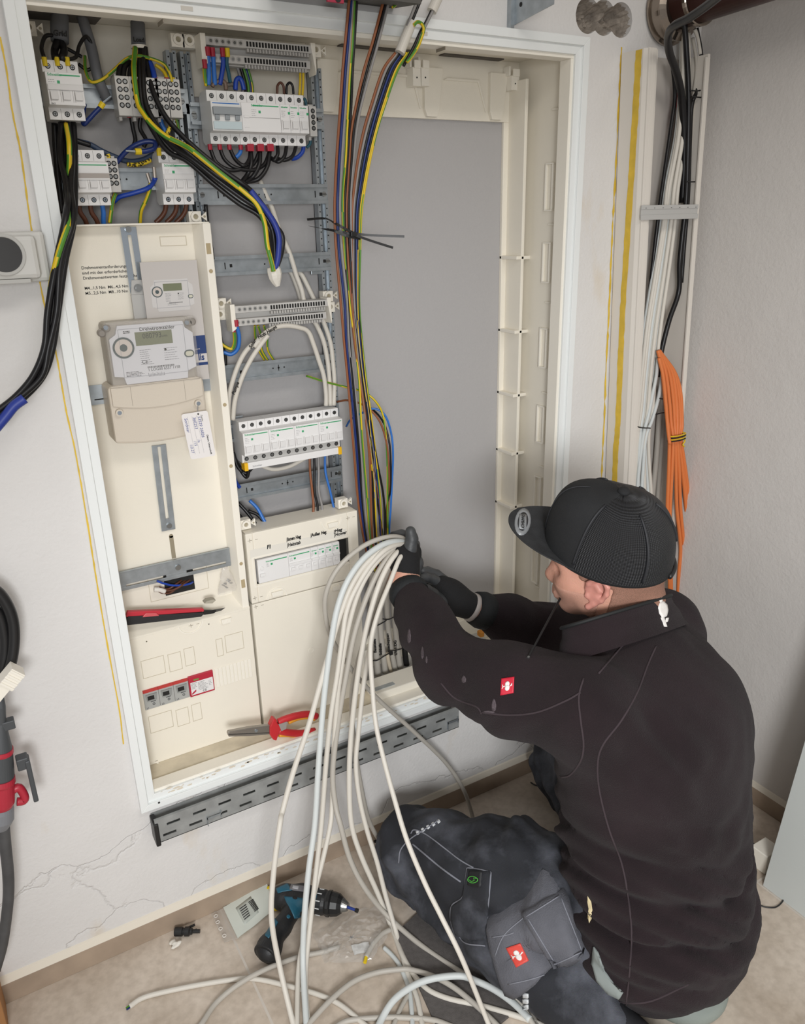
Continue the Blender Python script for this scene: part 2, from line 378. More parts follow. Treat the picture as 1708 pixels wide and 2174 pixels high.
bp = MB(); bp.box(bx0, .60, .006, by, bz0 - .004, bz0); bp.box(.60, bx1, .006, .075, bz0 - .004, bz0); bp.box(.60, bx1, .16, by, bz0 - .004, bz0); bp.box(.9, bx1, .075, .16, bz0 - .004, bz0)
bp.build('bottom_panel', M_CREAM, cab)
# raised cream sill of the right field
s = MB(); s.prism([(.03, .330), (.03, .372), (.085, .378), (.085, .330)], .545, bx1, 'yz'); s.box(.545, bx1, .165, .2, .33, .405)
s.build('sill', M_CREAM, cab, bevel=.002)
# cable entry grid with holes ring pattern
g = MB(); g.box(.56, .92, .085, .165, .352, .356)
for i in range(24):
    x = .57 + i * .0145
    g.ring((x, .095, .356), (0, 0, 1), .003, .0058, .0016, 14); g.ring((x + .007, .108, .356), (0, 0, 1), .003, .0058, .0016, 14)
g.build('cable_entry_plate', M_GREYP, cab)
g = MB().box(.548, .60, .04, .08, .3725, .3745); g.build('dust_tray', mat('dusty_metal', '#b6bab9', .6, .2, var=.15, vscale=40), cab)
# right side wall: ribs, recessed slots and posts
q = MB()
q.box(bx1 - .006, bx1, .02, .042, .36, 1.69)
for zz in (1.595, 1.37, 1.205, 1.0, .82, .66, .5):
    q.box(bx1 - .004, bx1, .055, .075, zz - .002, zz + .002)
q.build('side_rib', M_CREAM, cab, bevel=.001)
for (za, zb) in ((1.49, 1.40), (1.33, 1.25), (1.145, 1.06), (.965, .88), (.79, .70), (.60, .51)):
    q = MB(); q.box(bx1 - .006, bx1, .062, .066, zb, za); q.box(bx1 - .006, bx1, .084, .088, zb, za); q.box(bx1 - .006, bx1, .062, .088, za, za + .003); q.box(bx1 - .006, bx1, .062, .088, zb - .003, zb)
    q.build('side_slot', M_CREAM2, cab, bevel=.0008)
q = MB(); q.box(1.012, 1.020, .135, .2, .35, 1.66); q.box(1.024, 1.030, .15, .19, .36, 1.6)
for zz in (1.30, 1.135, .985, .84, .70):
    q.box(.999, bx1, .135, .2, zz - .004, zz + .004)
q.build('corner_rib', M_CREAM, cab, bevel=.0015)
# back: cream rim round a big opening that shows the grey plastered niche
BACKM = mat('grey_niche_board', '#adabab', .7, bump=.3, bscale=180)
q = MB(); q.box(bx0, bx1, .200, .206, .335, 1.700); q.build('back_board', BACKM, cab)
q = MB(); q.box(.535, bx1, .192, .2, 1.582, 1.70); q.box(.999, bx1, .192, .2, .40, 1.582); q.box(.545, .999, .192, .2, .33, .425)
q.box(bx0, .535, .192, .2, 1.60, 1.70)
q.build('back_rim', M_CREAM, cab, bevel=.001)
q = MB()
for xx in (.553, .79, .955):
    q.prism([(xx, 1.675), (xx + .045, 1.675), (xx + .036, 1.60), (xx + .03, 1.585), (xx + .006, 1.585), (xx + .0, 1.60)], .182, .192)
q.prism([(.60, 1.655), (.61, 1.66), (.77, 1.66), (.785, 1.60), (.782, 1.60), (.765, 1.655)], .188, .192); q.prism([(.84, 1.655), (.85, 1.66), (.93, 1.66), (.95, 1.60), (.947, 1.60), (.927, 1.655)], .188, .192)
q.build('back_relief', M_CREAM, cab, bevel=.001)
# white clip towers at the top of the right field
def tower(px, py0, py1, wpx, y):
    a = at(px, py0, y); b = at(px + wpx, py1, y); t = MB()
    t.box(a.x, b.x, y, .19, b.z, a.z); t.box(a.x + .002, b.x - .002, y - .004, y, a.z - .002, a.z + .012); t.box(a.x - .004, a.x, y + .004, .19, a.z, a.z + .018)
    t.cyl(((a.x + b.x) / 2, y - .0002, b.z + (a.z - b.z) * .45), ((a.x + b.x) / 2, y - .0008, b.z + (a.z - b.z) * .45), .0016, mi=1, n=10)
    t.build('rail_clip', [M_CREAM2, M_HOLE], cab, bevel=.0008)
tower(876, 142, 183, 17, .165); tower(894, 142, 183, 17, .165); tower(1086, 160, 192, 15, .165)
# dark slot strips in the soffit
for a_, b_, c_ in ((.60, .755, .17), (.83, .98, .17), (.04, .16, .14)): MB().box(a_, b_, c_, .19, bz1 - .0022, bz1).build('soffit_slot', mat('shadow_gap_plastic', '#5b5650', .8), cab)
q = MB()
for xx in (.218, .72): q.box(xx, xx + .0012, .0, .03, bz1 - .03, bz1); q.box(xx, xx + .0012, .03, .19, bz1 - .0012, bz1)
q.build('soffit_seam', mat('seam_line', '#8c8476', .8), cab)
for xx, zz in ((.245, FZ1 - .0225), (.66, FZ1 - .0225)):
    MB().box(xx, xx + .018, -.0086, -.008, zz - .003, zz + .003).build('frame_slot', mat('slot_shadow', '#cfcbc2', .6), cab)
MB().cyl((.035, -.0146, FZ0 + .012), (.035, -.0140, FZ0 + .012), .0022, n=12).build('frame_hole', M_HOLE, cab)
# stickers of dust on the lower frame
q = MB(); rr = random.Random(5)
for i in range(70):
    x = rr.uniform(.04, .75); s_ = rr.uniform(.001, .005); z = FZ0 + .026 + rr.uniform(-.004, .006)
    q.prism([(x + s_ * math.cos(a) * rr.uniform(.6, 2.2), z + s_ * .5 * math.sin(a)) for a in [k * math.pi / 3 for k in range(6)]], -.0083, -.008)
q.build('plaster_dust', mat('plaster_dust', '#d6ccba', .9), cab)['kind'] = 'stuff'
# ---- galvanised uprights and DIN rails
def upright(px, pt, pb, xw=.022, y=.165, x=None, zt=None, zb=None):
    x = at(px, (pt + pb) / 2, y).x if x is None else x
    zt = at(px, pt, y).z if zt is None else zt; zb = at(px, pb, y).z if zb is None else zb
    m = MB()
    m.box(x, x + xw, y + .018, y + .020, zb, zt); m.box(x, x + .0015, y, y + .02, zb, zt); m.box(x + xw - .0015, x + xw, y, y + .02, zb, zt)
    m.box(x + .0015, x + .006, y, y + .0015, zb, zt); m.box(x + xw - .006, x + xw - .0015, y, y + .0015, zb, zt)
    z = zb + .02
    while z < zt - .01:
        m.cyl((x + .0035, y - .0004, z), (x + .0035, y, z), .0014, n=8, mi=1); m.cyl((x + xw - .0035, y - .0004, z + .006), (x + xw - .0035, y, z + .006), .0014, n=8, mi=1); z += .0125
    return m.build('upright', [M_GALV, M_HOLE], cab)
upright(0, 0, 0, x=.020, zt=1.675, zb=.335); upright(0, 0, 0, x=.264, xw=.017, zt=1.665, zb=.36); upright(0, 0, 0, x=.288, xw=.017, zt=1.665, zb=.36); upright(0, 0, 0, x=.530, zt=1.655, zb=.36)
def din_rail(x0, x1, zc, y=.150, name='din_rail'):
    m = MB(); pr = [(0, .0175), (0, .0165), (.0, .0125), (.007, .0125), (.007, -.0125), (0, -.0125), (0, -.0175), (-.0012, -.0175), (-.0012, -.0113), (.0058, -.0113), (.0058, .0113), (-.0012, .0113), (-.0012, .0175)]
    m.prism([(y + a, zc + b) for a, b in pr], x0, x1, 'yz')
    yy = y + .0056
    xm = (x0 + x1) / 2
    for dx in (-.012, 0, .012): m.cyl((xm + dx, yy - .0004, zc), (xm + dx, yy, zc), .0016 if dx else .0022, n=10, mi=1)
    m.box(xm - .0007, xm + .0007, yy - .0004, yy, zc - .006, zc + .006, 1)
    for xx in (x0 + .035, x1 - .025):
        m.box(xx, xx + .002, yy - .0004, yy, zc - .006, zc + .006, 1); m.box(xx + .01, xx + .015, yy - .0004, yy, zc - .003, zc + .003, 1)
    o = m.build(name, [M_GALV, M_HOLE], cab, bevel=.0004)
    for xx in (x0 + .006, x1 - .006):
        sc = MB(); sc.cyl((xx, yy - .003, zc), (xx, yy, zc), .0045, n=12); sc.box(xx - .004, xx + .004, yy - .0034, yy - .003, zc - .0006, zc + .0006, 1); sc.build('rail_screw', [M_SCREW, M_HOLE], o)
    return o
def zmid(px, a, b, y=.148): return (at(px, a, y).z + at(px, b, y).z) / 2
zL1 = zmid(210, 178, 231); zL2 = zmid(290, 356, 404)
zM0 = zmid(560, 228, 266); zM1 = zmid(560, 394, 431); zM2 = zmid(600, 541, 577); zM3 = zmid(600, 764, 798); zM5 = zmid(600, 1006, 1052); zM4 = zM5 + .125
din_rail(.030, .285, zL1); din_rail(.030, .285, zL2)
for z in (zM0, zM1, zM2, zM3, zM4, zM5): din_rail(.292, .545, z)
# cream rail end clips with a ring eye
def clip(px, py, y, flip=1, tri=True):
    p = at(px, py, y); m = MB()
    m.box(p.x - .011, p.x + .011, y, y + .018, p.z - .011, p.z + .009); m.ring((p.x, y - .0045, p.z), (0, 1, 0), .0045, .0085, .0045, 20)
    if tri:
        a = p.x + .015 * flip
        m.prism([(a - .004, p.z), (a + .006, p.z + .008), (a + .006, p.z - .008)], y, y + .006); m.cyl((a + .002, y - .0004, p.z), (a + .002, y, p.z), .0022, n=10, mi=1)
    m.cyl((p.x, y - .0003, p.z), (p.x, y, p.z), .0044, n=16, mi=1)
    return m.build('plastic_clip', [M_CREAM2, mat('clip_recess', '#a89f89', .7)], cab, bevel=.0008)
for c in ((60, 58, .14), (377, 84, .14), (401, 86, .14), (669, 106, .14), (468, 644, .14), (466, 667, .14), (696, 628, .14), (700, 651, .14), (521, 1113, .10), (728, 1068, .10), (414, 460, .12)): clip(*c)
# small earth bracket plates on the uprights
for px, py, y in ((412, 247, .158), (385, 215, .158), (402, 403, .158), (658, 265, .158), (672, 560, .16), (504, 905, .158)):
    p = at(px, py, y); m = MB(); m.box(p.x - .013, p.x + .013, y, y + .006, p.z - .02, p.z + .02); m.cyl((p.x, y - .003, p.z), (p.x, y, p.z), .005, n=14, mi=1)
    m.build('earth_bracket', [M_GALV, M_SCREW], cab, bevel=.0006)
# perforated tray under the cabinet
tr = MB(); ty0, ty1 = -.034, -.0008; tx0, tx1 = .018, .728; tz0, tz1 = .252, .305
def slotface(mb, x0, x1, z0, z1, rows, y0, y1, pitch=.052, sl=.026, sh=.006):
    """front sheet with real slots: built as strips"""
    zs = [z0]
    for r in rows: zs += [r - sh / 2, r + sh / 2]
    zs.append(z1)
    for i in range(0, len(zs) - 1):
        if i % 2 == 0: mb.box(x0, x1, y0, y1, zs[i], zs[i + 1])
        else:
            x = x0 + (.012 if i % 4 == 1 else .022); px_ = x0
            while x + sl < x1:
                mb.box(px_, x, y0, y1, zs[i], zs[i + 1]); px_ = x + sl; x += pitch
            mb.box(px_, x1, y0, y1, zs[i], zs[i + 1])
slotface(tr, tx0, tx1, tz0, tz1, [tz0 + .014, tz0 + .037], ty0, ty0 + .0015)
tr.box(tx0, tx1, ty0, ty1, tz0, tz0 + .0015); tr.box(tx0, tx1, ty1 - .0015, ty1, tz0, tz1 - .004); tr.box(tx0, tx1, ty0, ty0 + .006, tz1, tz1 + .0015)
tro = tr.build('cable_tray', [M_GALVD]); tag(tro, 'grey perforated steel cable tray fixed to the wall under the cabinet', 'cable tray')
m = MB(); m.box(tx0 - .003, tx0 + .006, ty0 - .003, ty1, tz0 - .006, tz1 - .006); m.build('end_cap', M_BLK, tro, bevel=.002)
for px, py in ((457, 1742), (962, 1540)):
    p = at(px, py, ty0 - .004); m = MB(); m.box(p.x - .016, p.x + .014, ty0 - .006, ty0 - .0045, p.z + .010, p.z + .014); m.box(p.x - .016, p.x - .0145, ty0 - .006, ty0 + .004, p.z - .006, p.z + .014); m.box(p.x + .012, p.x + .014, ty0 - .006, ty0 - .001, p.z + .004, p.z + .018)
    m.build('tray_clip', M_GALV, tro)

# ================================================================== meter board (left field)
def R2(tl, br, y):
    a = at(*tl, y); b = at(*br, y); return a.x, b.x, b.z, a.z
mbz1 = at(300, 478, .11).z; mbz0 = .668; mx0, mx1 = .024, .284
mbd = empty('meter_board', ((mx0 + mx1) / 2, .11, mbz0), 'tall cream plastic meter mounting board in the left field of the cabinet', 'meter board')
m = MB(); m.box(mx0, mx1 - .02, .110, .114, mbz0, mbz1); pl = m.build('plate', M_CREAM, mbd)
m = MB(); m.box(mx1 - .014, mx1, .078, .114, mbz0 - .02, mbz1 + .001); m.prism([(.078, 0), (.110, 0), (.110, 1)], 0, 0) if False else None
m.prism([(mx1 - .014, .078), (mx1 - .014, .11), (mx1 - .024, .11)], mbz0 - .02, mbz1, 'xy')
ed = m.build('edge_profile', M_CREAM2, mbd, bevel=.0012)
MB().box(mx0, mx1, .085, .112, mbz1, mbz1 + .003).build('top_lip', M_CREAM2, mbd, bevel=.0008)
for px, py, big in ((437, 528, 1), (441, 576, 0), (472, 860, 0), (487, 990, 0), (510, 1197, 0), (512, 1240, 1)):
    p = at(px, py, .078); k = MB()
    if big: k.box(mx1 - .012, mx1 - .004, .0775, .078, p.z - .009, p.z + .009)
    else: k.cyl((mx1 - .008, .0772, p.z), (mx1 - .008, .078, p.z), .0035, n=14)
    k.build('edge_hole', mat('hole_shadow', '#b09f7d', .7), mbd)
# printed notice
p = at(171, 560, .1098)
NL = ['Die Klemmenabdeckungen', 'sind vor den spannungsfreien', 'Zaehlerschrankeinbau festzuziehen', '', 'Drehmomente']
for i, s_ in enumerate(['Drehmomentanforderungen', 'sind mit den erforderlichen', 'Drehmomentwerten festzuziehen', '', 'M4...1,5 Nm  M6...4,5 Nm', 'M5...2,5 Nm  M8...10 Nm']):
    if s_: text(s_, (p.x, .1096, p.z - .009 - i * .0082), XP, ZP, .0068, M_INK, pl, 'notice_print', ext=.0001, bold=.00005)
# embossed rectangles and slots
def outline(parent, x0, x1, z0, z1, y, wd=.0012, m=None, name='embossed_line'):
    k = MB(); picture_frame(k, x0, x1, z0, z1, wd, y - .0006, y); return k.build(name, m or mat('emboss_shadow', '#c9c0ad', .6), parent)
x0, x1, z0, z1 = R2((338, 502), (397, 521), .1098); outline(pl, x0, x1, z0, z1, .11)
x0, x1, z0, z1 = R2((438, 1238), (452, 1285), .1098)
# slotted adjustable bars
def bar_between(pa, pb, wd, y, slot=True, name='slotted_bar', parent=None, m=None, th=.002, sf=(.12, .92), sw=.006):
    a = at(*pa, y); b = at(*pb, y); d = Vector((b.x - a.x, 0, b.z - a.z)); L_ = d.length; d.normalize(); n_ = Vector((-d.z, 0, d.x)); k = MB()
    def q_(u0, u1, v0, v1):
        vs = []
        for (u, v) in ((u0, v0), (u1, v0), (u1, v1), (u0, v1)): vs.append(a + d * u + n_ * v)
        k.prism([(v.x, v.z) for v in vs], y, y + th)
    h = wd / 2
    if slot:
        q_(0, L_, -h, -sw / 2); q_(0, L_, sw / 2, h); q_(0, L_ * sf[0], -sw / 2, sw / 2); q_(L_ * sf[1], L_, -sw / 2, sw / 2)
    else: q_(0, L_, -h, h)
    return k.build(name, m or M_ZINC, parent, bevel=.0003)
b1 = bar_between((272, 482), (293, 622), .026, .104, True, 'slotted_bar', mbd, M_ZINC)
p = at(272, 487, .1035); MB().cyl(p, p + Vector((0, -.003, 0)), .005, n=14).build('bar_screw', M_SCREW, b1)
b2 = bar_between((337, 945), (358, 1126), .026, .104, True, 'slotted_bar', mbd, M_GALV, sf=(.02, .86))
p = at(359, 1116, .1035); MB().cyl(p, p + Vector((0, -.003, 0)), .005, n=14).build('bar_screw', M_SCREW, b2)
m = MB(); a = at(363, 1138, .1096); b = at(370, 1185, .1096); m.box(a.x - .004, a.x + .004, .1094, .11, b.z, a.z); m.cyl((a.x, .1094, a.z), (a.x, .11, a.z), .004, n=16); m.build('keyhole_slot', mat('slot_shade', '#948a75', .8), mbd)
# upper hanger (grey plastic carrier between bar and meter)
m = MB(); a = at(292, 610, .098); b = at(312, 690, .098); m.box(a.x - .0125, a.x + .0125, .098, .104, b.z - .01, a.z - .012); m.prism([(a.x - .0125, a.z - .012), (a.x + .0125, a.z - .012), (a.x + .0085, a.z + .012), (a.x - .0085, a.z + .012)], .098, .102)
hg = m.build('meter_hanger', M_GREYP, mbd, bevel=.0008)
m = MB(); m.cyl((a.x, .094, a.z - .001), (a.x, .098, a.z - .001), .0065, n=18); m.cyl((a.x, .0925, a.z - .001), (a.x, .094, a.z - .001), .004, n=18); m.build('hanger_screw', M_SCREW, hg)
# lower cross plate
a = at(256, 1234, .100); b = at(487, 1185, .100); zc_ = (a.z + b.z) / 2; hx0 = .044; hx1 = .262
m = MB(); m.box(hx0, hx1, .100, .102, zc_ - .019, zc_ - .012); m.box(hx0, hx1, .100, .102, zc_ - .007, zc_ + .019); m.box(hx0, hx1, .098, .104, zc_ + .019, zc_ + .0205)
for u0, u1 in ((hx0, hx0 + .012), (hx0 + .088, hx0 + .128), (hx1 - .01, hx1)): m.box(u0, u1, .100, .102, zc_ - .012, zc_ - .007)
cp = m.build('cross_plate', M_GALV, mbd, bevel=.0004)
MB().cyl(((hx0 + hx1) / 2 + .003, .0965, zc_ + .004), ((hx0 + hx1) / 2 + .003, .100, zc_ + .004), .0055, n=16).build('plate_screw', M_SCREW, cp)
# side plates behind the meter
a = at(192, 845, .106); m = MB(); m.box(a.x, .268, .106, .108, at(200, 860, .106).z, at(200, 818, .106).z); m.box(a.x + .006, a.x + .022, .1056, .106, at(200, 849, .106).z - .001, at(200, 849, .106).z + .001, 1)
m.build('back_plate', [M_GALV, M_HOLE], mbd)
# cable window in the board
x0, x1, z0, z1 = R2((346, 1222), (414, 1250), .1095)
m = MB(); m.box(x0, x1, .1092, .11, z0, z1); m.build('cable_window', M_HOLE, mbd)
outline(mbd, x0 - .03, x1 + .028, z0 - .006, z1 + .004, .11, .001)
wr = random.Random(9)
for i, (mm, pts) in enumerate([(M_BLUE, [(414, 1232, .12), (400, 1240, .100), (370, 1243, .096), (345, 1238, .094), (333, 1233, .094)]), (M_DBROWN, [(410, 1226, .12), (390, 1240, .098), (368, 1252, .094), (347, 1254, .093), (338, 1250, .093)]), (M_DBROWN, [(402, 1226, .12), (380, 1243, .100), (362, 1258, .095), (346, 1259, .093), (336, 1255, .093)]), (M_DBROWN, [(392, 1226, .12), (374, 1240, .099), (358, 1250, .096), (345, 1250, .094), (338, 1247, .093)])]):
    o = wire(pxs(pts), .0021, mm, 'insulated_wire', ('blue wire with bare tip poking out of the meter board window', 'upper brown wire in the meter board window, just below the blue one', 'lowest and longest brown wire curving out of the meter board window', 'middle brown wire curving out of the meter board window')[i], 'wire', None if i == 0 else 'brown wires at the meter board window')
m = MB(); m.tube(spline(pxs([(350, 1256, .0925), (338, 1252, .0925), (327, 1252, .0925)]), 5), .005, 8); o = m.build('tape_wrap', mat('clear_white_tape', '#dcd8d0', .4), smooth=True); tag(o, 'whitish tape wrapped round the brown wire tips at the meter board window', 'tape')

# ================================================================== front covers
def cover(name, x0, x1, z0, z1, y, label, back=.15, win=None):
    c = empty(name, ((x0 + x1) / 2, y, z0), label, 'cover panel')
    m = MB()
    if win:
        a, b, c0, c1 = win
        m.box(x0, a, y, y + .004, z0, z1); m.box(b, x1, y, y + .004, z0, z1); m.box(a, b, y, y + .004, z0, c0); m.box(a, b, y, y + .004, c1, z1)
    else: m.box(x0, x1, y, y + .004, z0, z1)
    m.box(x0, x0 + .003, y + .004, back, z0, z1); m.box(x1 - .003, x1, y + .004, back, z0, z1); m.box(x0, x1, y + .004, back, z1 - .003, z1); m.box(x0, x1, y + .004, back, z0, z0 + .003)
    pn = m.build('panel', M_CREAM, c, bevel=.0016)
    return c, pn
def tab(px, py, y, parent, w_=.021, h_=.010):
    p = at(px, py, y); m = MB(); m.prism([(p.x - w_ / 2, p.z + h_ / 2), (p.x + w_ / 2, p.z + h_ / 2), (p.x + w_ * .42, p.z - h_ / 2), (p.x - w_ * .42, p.z - h_ / 2)], y - .005, y)
    for i in range(4): m.box(p.x - w_ * .3 + i * w_ * .2 - .0004, p.x - w_ * .3 + i * w_ * .2 + .0004, y - .0056, y - .005, p.z - h_ * .25, p.z + h_ * .3)
    m.build('latch', M_CREAM2, parent, bevel=.0012)
def arc(px, py, y, r, parent, a0=0, a1=math.pi, solid=False):
    p = at(px, py, y); m = MB(); k = [a0 + (a1 - a0) * i / 20 for i in range(21)]
    for i in range(20):
        m.prism([(p.x + r * math.cos(k[i]), p.z + r * math.sin(k[i])), (p.x + r * math.cos(k[i + 1]), p.z + r * math.sin(k[i + 1])), (p.x + (r - .0025) * math.cos(k[i + 1]), p.z + (r - .0025) * math.sin(k[i + 1])), (p.x + (r - .0025) * math.cos(k[i]), p.z + (r - .0025) * math.sin(k[i]))], y - .0015, y)
    m.build('arc_ridge', M_CREAM2, parent)
def plusminus(px, py, y, parent):
    p = at(px, py, y); m = MB(); s_ = .0045
    m.box(p.x - s_, p.x + s_, y - .0003, y, p.z - .0004, p.z + .0004); m.box(p.x - .0004, p.x + .0004, y - .0003, y, p.z - s_, p.z + s_); m.box(p.x + .011, p.x + .011 + s_ * 1.3, y - .0003, y, p.z - .0004, p.z + .0004)
    m.build('plus_minus_mark', mat('engraved_mark', '#8d8474', .7), parent)
CY_ = .078
# lower left cover with three fuse switches window
lz1 = (at(272, 1360, CY_).z + at(533, 1290, CY_).z) / 2; lz0 = .352
cvL, pnL = cover('cover_panel', .022, .285, lz0, lz1, CY_, 'square cream cover panel at lower left with a row of grey and red fuse switches', .115)
fx0, fx1 = at(305, 1488, CY_).x, at(452, 1440, CY_).x; fz0 = at(311, 1508, CY_).z; fz1 = at(304, 1464, CY_).z
ws = MB()
for (a, b) in (((300, 1402), (410, 1440)), ((316, 1520), (430, 1560)), ((455, 1355), (520, 1395))):
    pass
for i, (q0, q1) in enumerate((((298, 1404), (355, 1446)), ((355, 1390), (389, 1428)), ((389, 1378), (417, 1418)), ((457, 1358), (476, 1398)), ((476, 1350), (520, 1394)), ((314, 1522), (372, 1564)), ((372, 1508), (405, 1546)), ((405, 1497), (431, 1534)))):
    a = at(*q0, CY_); b = at(*q1, CY_)
    outline(pnL, a.x, b.x, b.z if False else a.z - .04, a.z, CY_, .0011)
a = at(455, 1420, CY_); bb = at(532, 1400, CY_); m = MB()
for i in range(10): m.box(a.x + i * .0079, a.x + i * .0079 + .0068, CY_ - .0016, CY_, a.z - .044, a.z)
m.build('ribbed_blank', M_CREAM2, pnL, bevel=.0006)
tab(479, 1317, CY_, cvL); tab(372, 1612, CY_, cvL); arc(403, 1320, CY_, .026, cvL, math.pi, 2 * math.pi); plusminus(405, 1328, CY_, cvL)
arc(318, 1640, CY_, .026, cvL, 0, math.pi); plusminus(317, 1620, CY_, cvL)
for px, py in ((311, 1362), (443, 1325)):
    p = at(px, py, CY_); MB().cyl((p.x, CY_ - .0003, p.z), (p.x, CY_, p.z), .0015, n=8).build('pin_hole', mat('pin_hole', '#6e6658', .8), cvL)
# lower sill of left two fields
m = MB(); m.prism([(.006, .331), (.006, .345), (.078, .352), (.20, .352), (.20, .331)], .02, .545, 'yz'); m.build('lower_sill', mat('dusty_cream', '#cdc2ac', .7, var=.12, vscale=30), cab, bevel=.001)
# middle covers
mz1 = at(521, 1135, CY_).z; mzm = at(537, 1283, CY_).z; 
wa, wb = at(541, 1190, CY_), at(737, 1160, CY_)
wz1 = at(541, 1188, CY_).z; wz0 = at(549, 1240, CY_).z
cvM, pnM = cover('cover_panel', .2905, .541, mzm + .001, mz1, CY_, 'cream cover panel with handwritten circuit names over a row of white breakers', .15, (wa.x, .517, wz0, wz1))
outline(pnM, wa.x - .007, .524, wz0 - .006, wz1 + .006, CY_, .003, M_CREAM2, 'window_rim')
tab(705, 1113, CY_, cvM, .024); tab(587, 1259, CY_, cvM, .026); arc(588, 1268, CY_, .022, cvM, 0, math.pi); arc(703, 1104, CY_, .024, cvM, math.pi, 2 * math.pi)
plusminus(530, 1148, CY_, cvM); plusminus(541, 1270, CY_, cvM); plusminus(738, 1100, CY_, cvM)
hy = CY_ - .0004
def hand(s_, px, py, size, **k):
    size *= .90
    p = at(px, py, hy); return text(s_, (p.x, hy, p.z), XP, (.05, 0, 1), size, M_INK, pnM, 'handwriting', ext=.0002, shear=.15, bold=.0004, **k)
hand('FI', 566, 1166, .013); hand('|Innen Heg', 608, 1149, .0115, sx=.70); hand('|Heizstab', 609, 1161, .0115, sx=.78)
hand('|Au\u00dfen Heg.', 659, 1140, .0115, sx=.72); hand('|Heg', 708, 1131, .0115); hand('|Hower', 709, 1139, .0115, sx=.9)
m = MB(); p = at(530, 1174, CY_); m.box(p.x, p.x + .215, CY_ - .0005, CY_, p.z - .014, p.z + .006); m.build('label_strip', mat('label_holder', '#e4e0d6', .35), pnM)
cvB, pnB = cover('cover_panel', .2905, .541, lz0, mzm - .001, CY_, 'large plain cream cover panel below the handwritten breaker cover', .15)
p = at(660, 1381, CY_); m = MB(); m.ring((p.x, CY_ - .0008, p.z), (0, 1, 0), .005, .0065, .0008, 24); m.build('round_knockout', M_CREAM2, pnB)
tab(712, 1247, CY_, cvB, .02); tab(620, 1528, CY_, cvB); plusminus(543, 1288, CY_, cvB); plusminus(567, 1540, CY_, cvB); arc(560, 1560, CY_, .028, cvB, math.pi * .5, math.pi)
# fuse switches in the left cover window
FM = mat('fuse_grey', '#a9aaa7', .45)
fw = (fx1 - fx0) * .635 / 3; fzc = (at(304, 1464, CY_).z + at(311, 1508, CY_).z) / 2; fh = .044
for i in range(3):
    x = fx0 + i * fw; t = empty('fuse_switch', (x + fw / 2, CY_, fzc - fh / 2), ['grey fuse switch with red top edge, leftmost in the lower left cover', 'grey fuse switch with red top edge, middle one in the lower left cover', 'grey fuse switch with red top edge, touching the red surge arrester'][i], 'fuse switch', 'fuse switches in the lower left cover')
    m = MB(); m.box(x + .0002, x + fw - .0002, CY_ - .003, CY_ + .03, fzc - fh / 2, fzc + fh / 2 - .0065); m.build('body', FM, t, bevel=.0006)
    m = MB(); m.box(x + .0002, x + fw - .0002, CY_ - .0025, CY_ + .02, fzc + fh / 2 - .0065, fzc + fh / 2); m.build('red_band', mat('red_band', '#b93a36', .45), t)
    m = MB(); m.prism([(x + .004, fzc + .012), (x + fw - .004, fzc + .012), (x + fw - .006, fzc - .003), (x + .006, fzc - .003)], CY_ - .006, CY_ - .003); m.box(x + .007, x + fw - .010, CY_ - .0064, CY_ - .006, fzc, fzc + .009, 1); m.build('lever', [mat('fuse_lever', '#8f918f', .4), M_HOLE], t, bevel=.0005)
    m = MB(); m.ring((x + fw * .6, CY_ - .0038, fzc - .012), (0, 1, 0), .0016, .0026, .0008, 14); m.box(x + fw * .42, x + fw * .75, CY_ - .0034, CY_ - .003, fzc - .007, fzc - .0055); m.build('lock_eye', mat('dark_grey_print', '#4d4f50', .5), t)
    text('L%d' % (i + 1), (x + .003, CY_ - .0033, fzc - fh / 2 + .002), XP, ZP, .005, M_INK, t, 'marking', ext=.0001)
x = fx0 + 3 * fw + .0005; x2 = fx1
t = empty('surge_arrester', ((x + x2) / 2, CY_, fzc - fh / 2), 'red surge arrester with a white data label in the lower left cover', 'surge arrester')
m = MB(); m.box(x, x2, CY_ - .0045, CY_ + .03, fzc - fh / 2 - .001, fzc + fh / 2 + .002); rb = m.build('body', mat('arrester_red', '#b3243a', .4), t, bevel=.001)
m = MB(); m.box(x + .003, x2 - .002, CY_ - .0050, CY_ - .0045, fzc - fh / 2 + .003, fzc + fh / 2 - .012); lb = m.build('data_label', mat('label_white', '#e3e1e0', .5), t)
m = MB(); m.box(x + .010, x + .021, CY_ - .0051, CY_ - .0045, fzc + .013, fzc + .0165); m.build('indicator', mat('indicator_green', '#7c8a4a', .4), t)
text('CE', (x + .026, CY_ - .0052, fzc - fh / 2 + .0045), XP, ZP, .007, M_INK, lb, 'ce_mark', ext=.0001)
m = MB(); m.prism([(x + .004, fzc - .018), (x + .013, fzc - .012), (x + .013, fzc - .008), (x + .004, fzc - .014)], CY_ - .0053, CY_ - .005); m.build('red_logo', mat('arrester_red2', '#b3243a', .4), lb)
def scribble(parent, x0, x1, z0, z1, y, rows, m=None, seed=1, th=.0009, name='small_print'):
    rr_ = random.Random(seed); k = MB()
    for i in range(rows):
        z = z1 - (i + .5) * (z1 - z0) / rows; x_ = x0; end = x0 + (x1 - x0) * rr_.uniform(.6, 1)
        while x_ < end:
            w_ = rr_.uniform(.001, .0045); k.box(x_, min(x_ + w_, end), y - .0001, y, z - th / 2, z + th / 2); x_ += w_ + .0007
    return k.build(name, m or M_PRINT, parent)
scribble(lb, x + .004, x + .016, fzc - .006, fzc + .009, CY_ - .0051, 5, M_INK, 2, .0007); scribble(lb, x + .018, x2 - .012, fzc - .012, fzc + .008, CY_ - .0051, 7, M_INK, 3, .0006); scribble(lb, x2 - .011, x2 - .004, fzc - .008, fzc + .006, CY_ - .0051, 4, M_INK, 4, .0006)
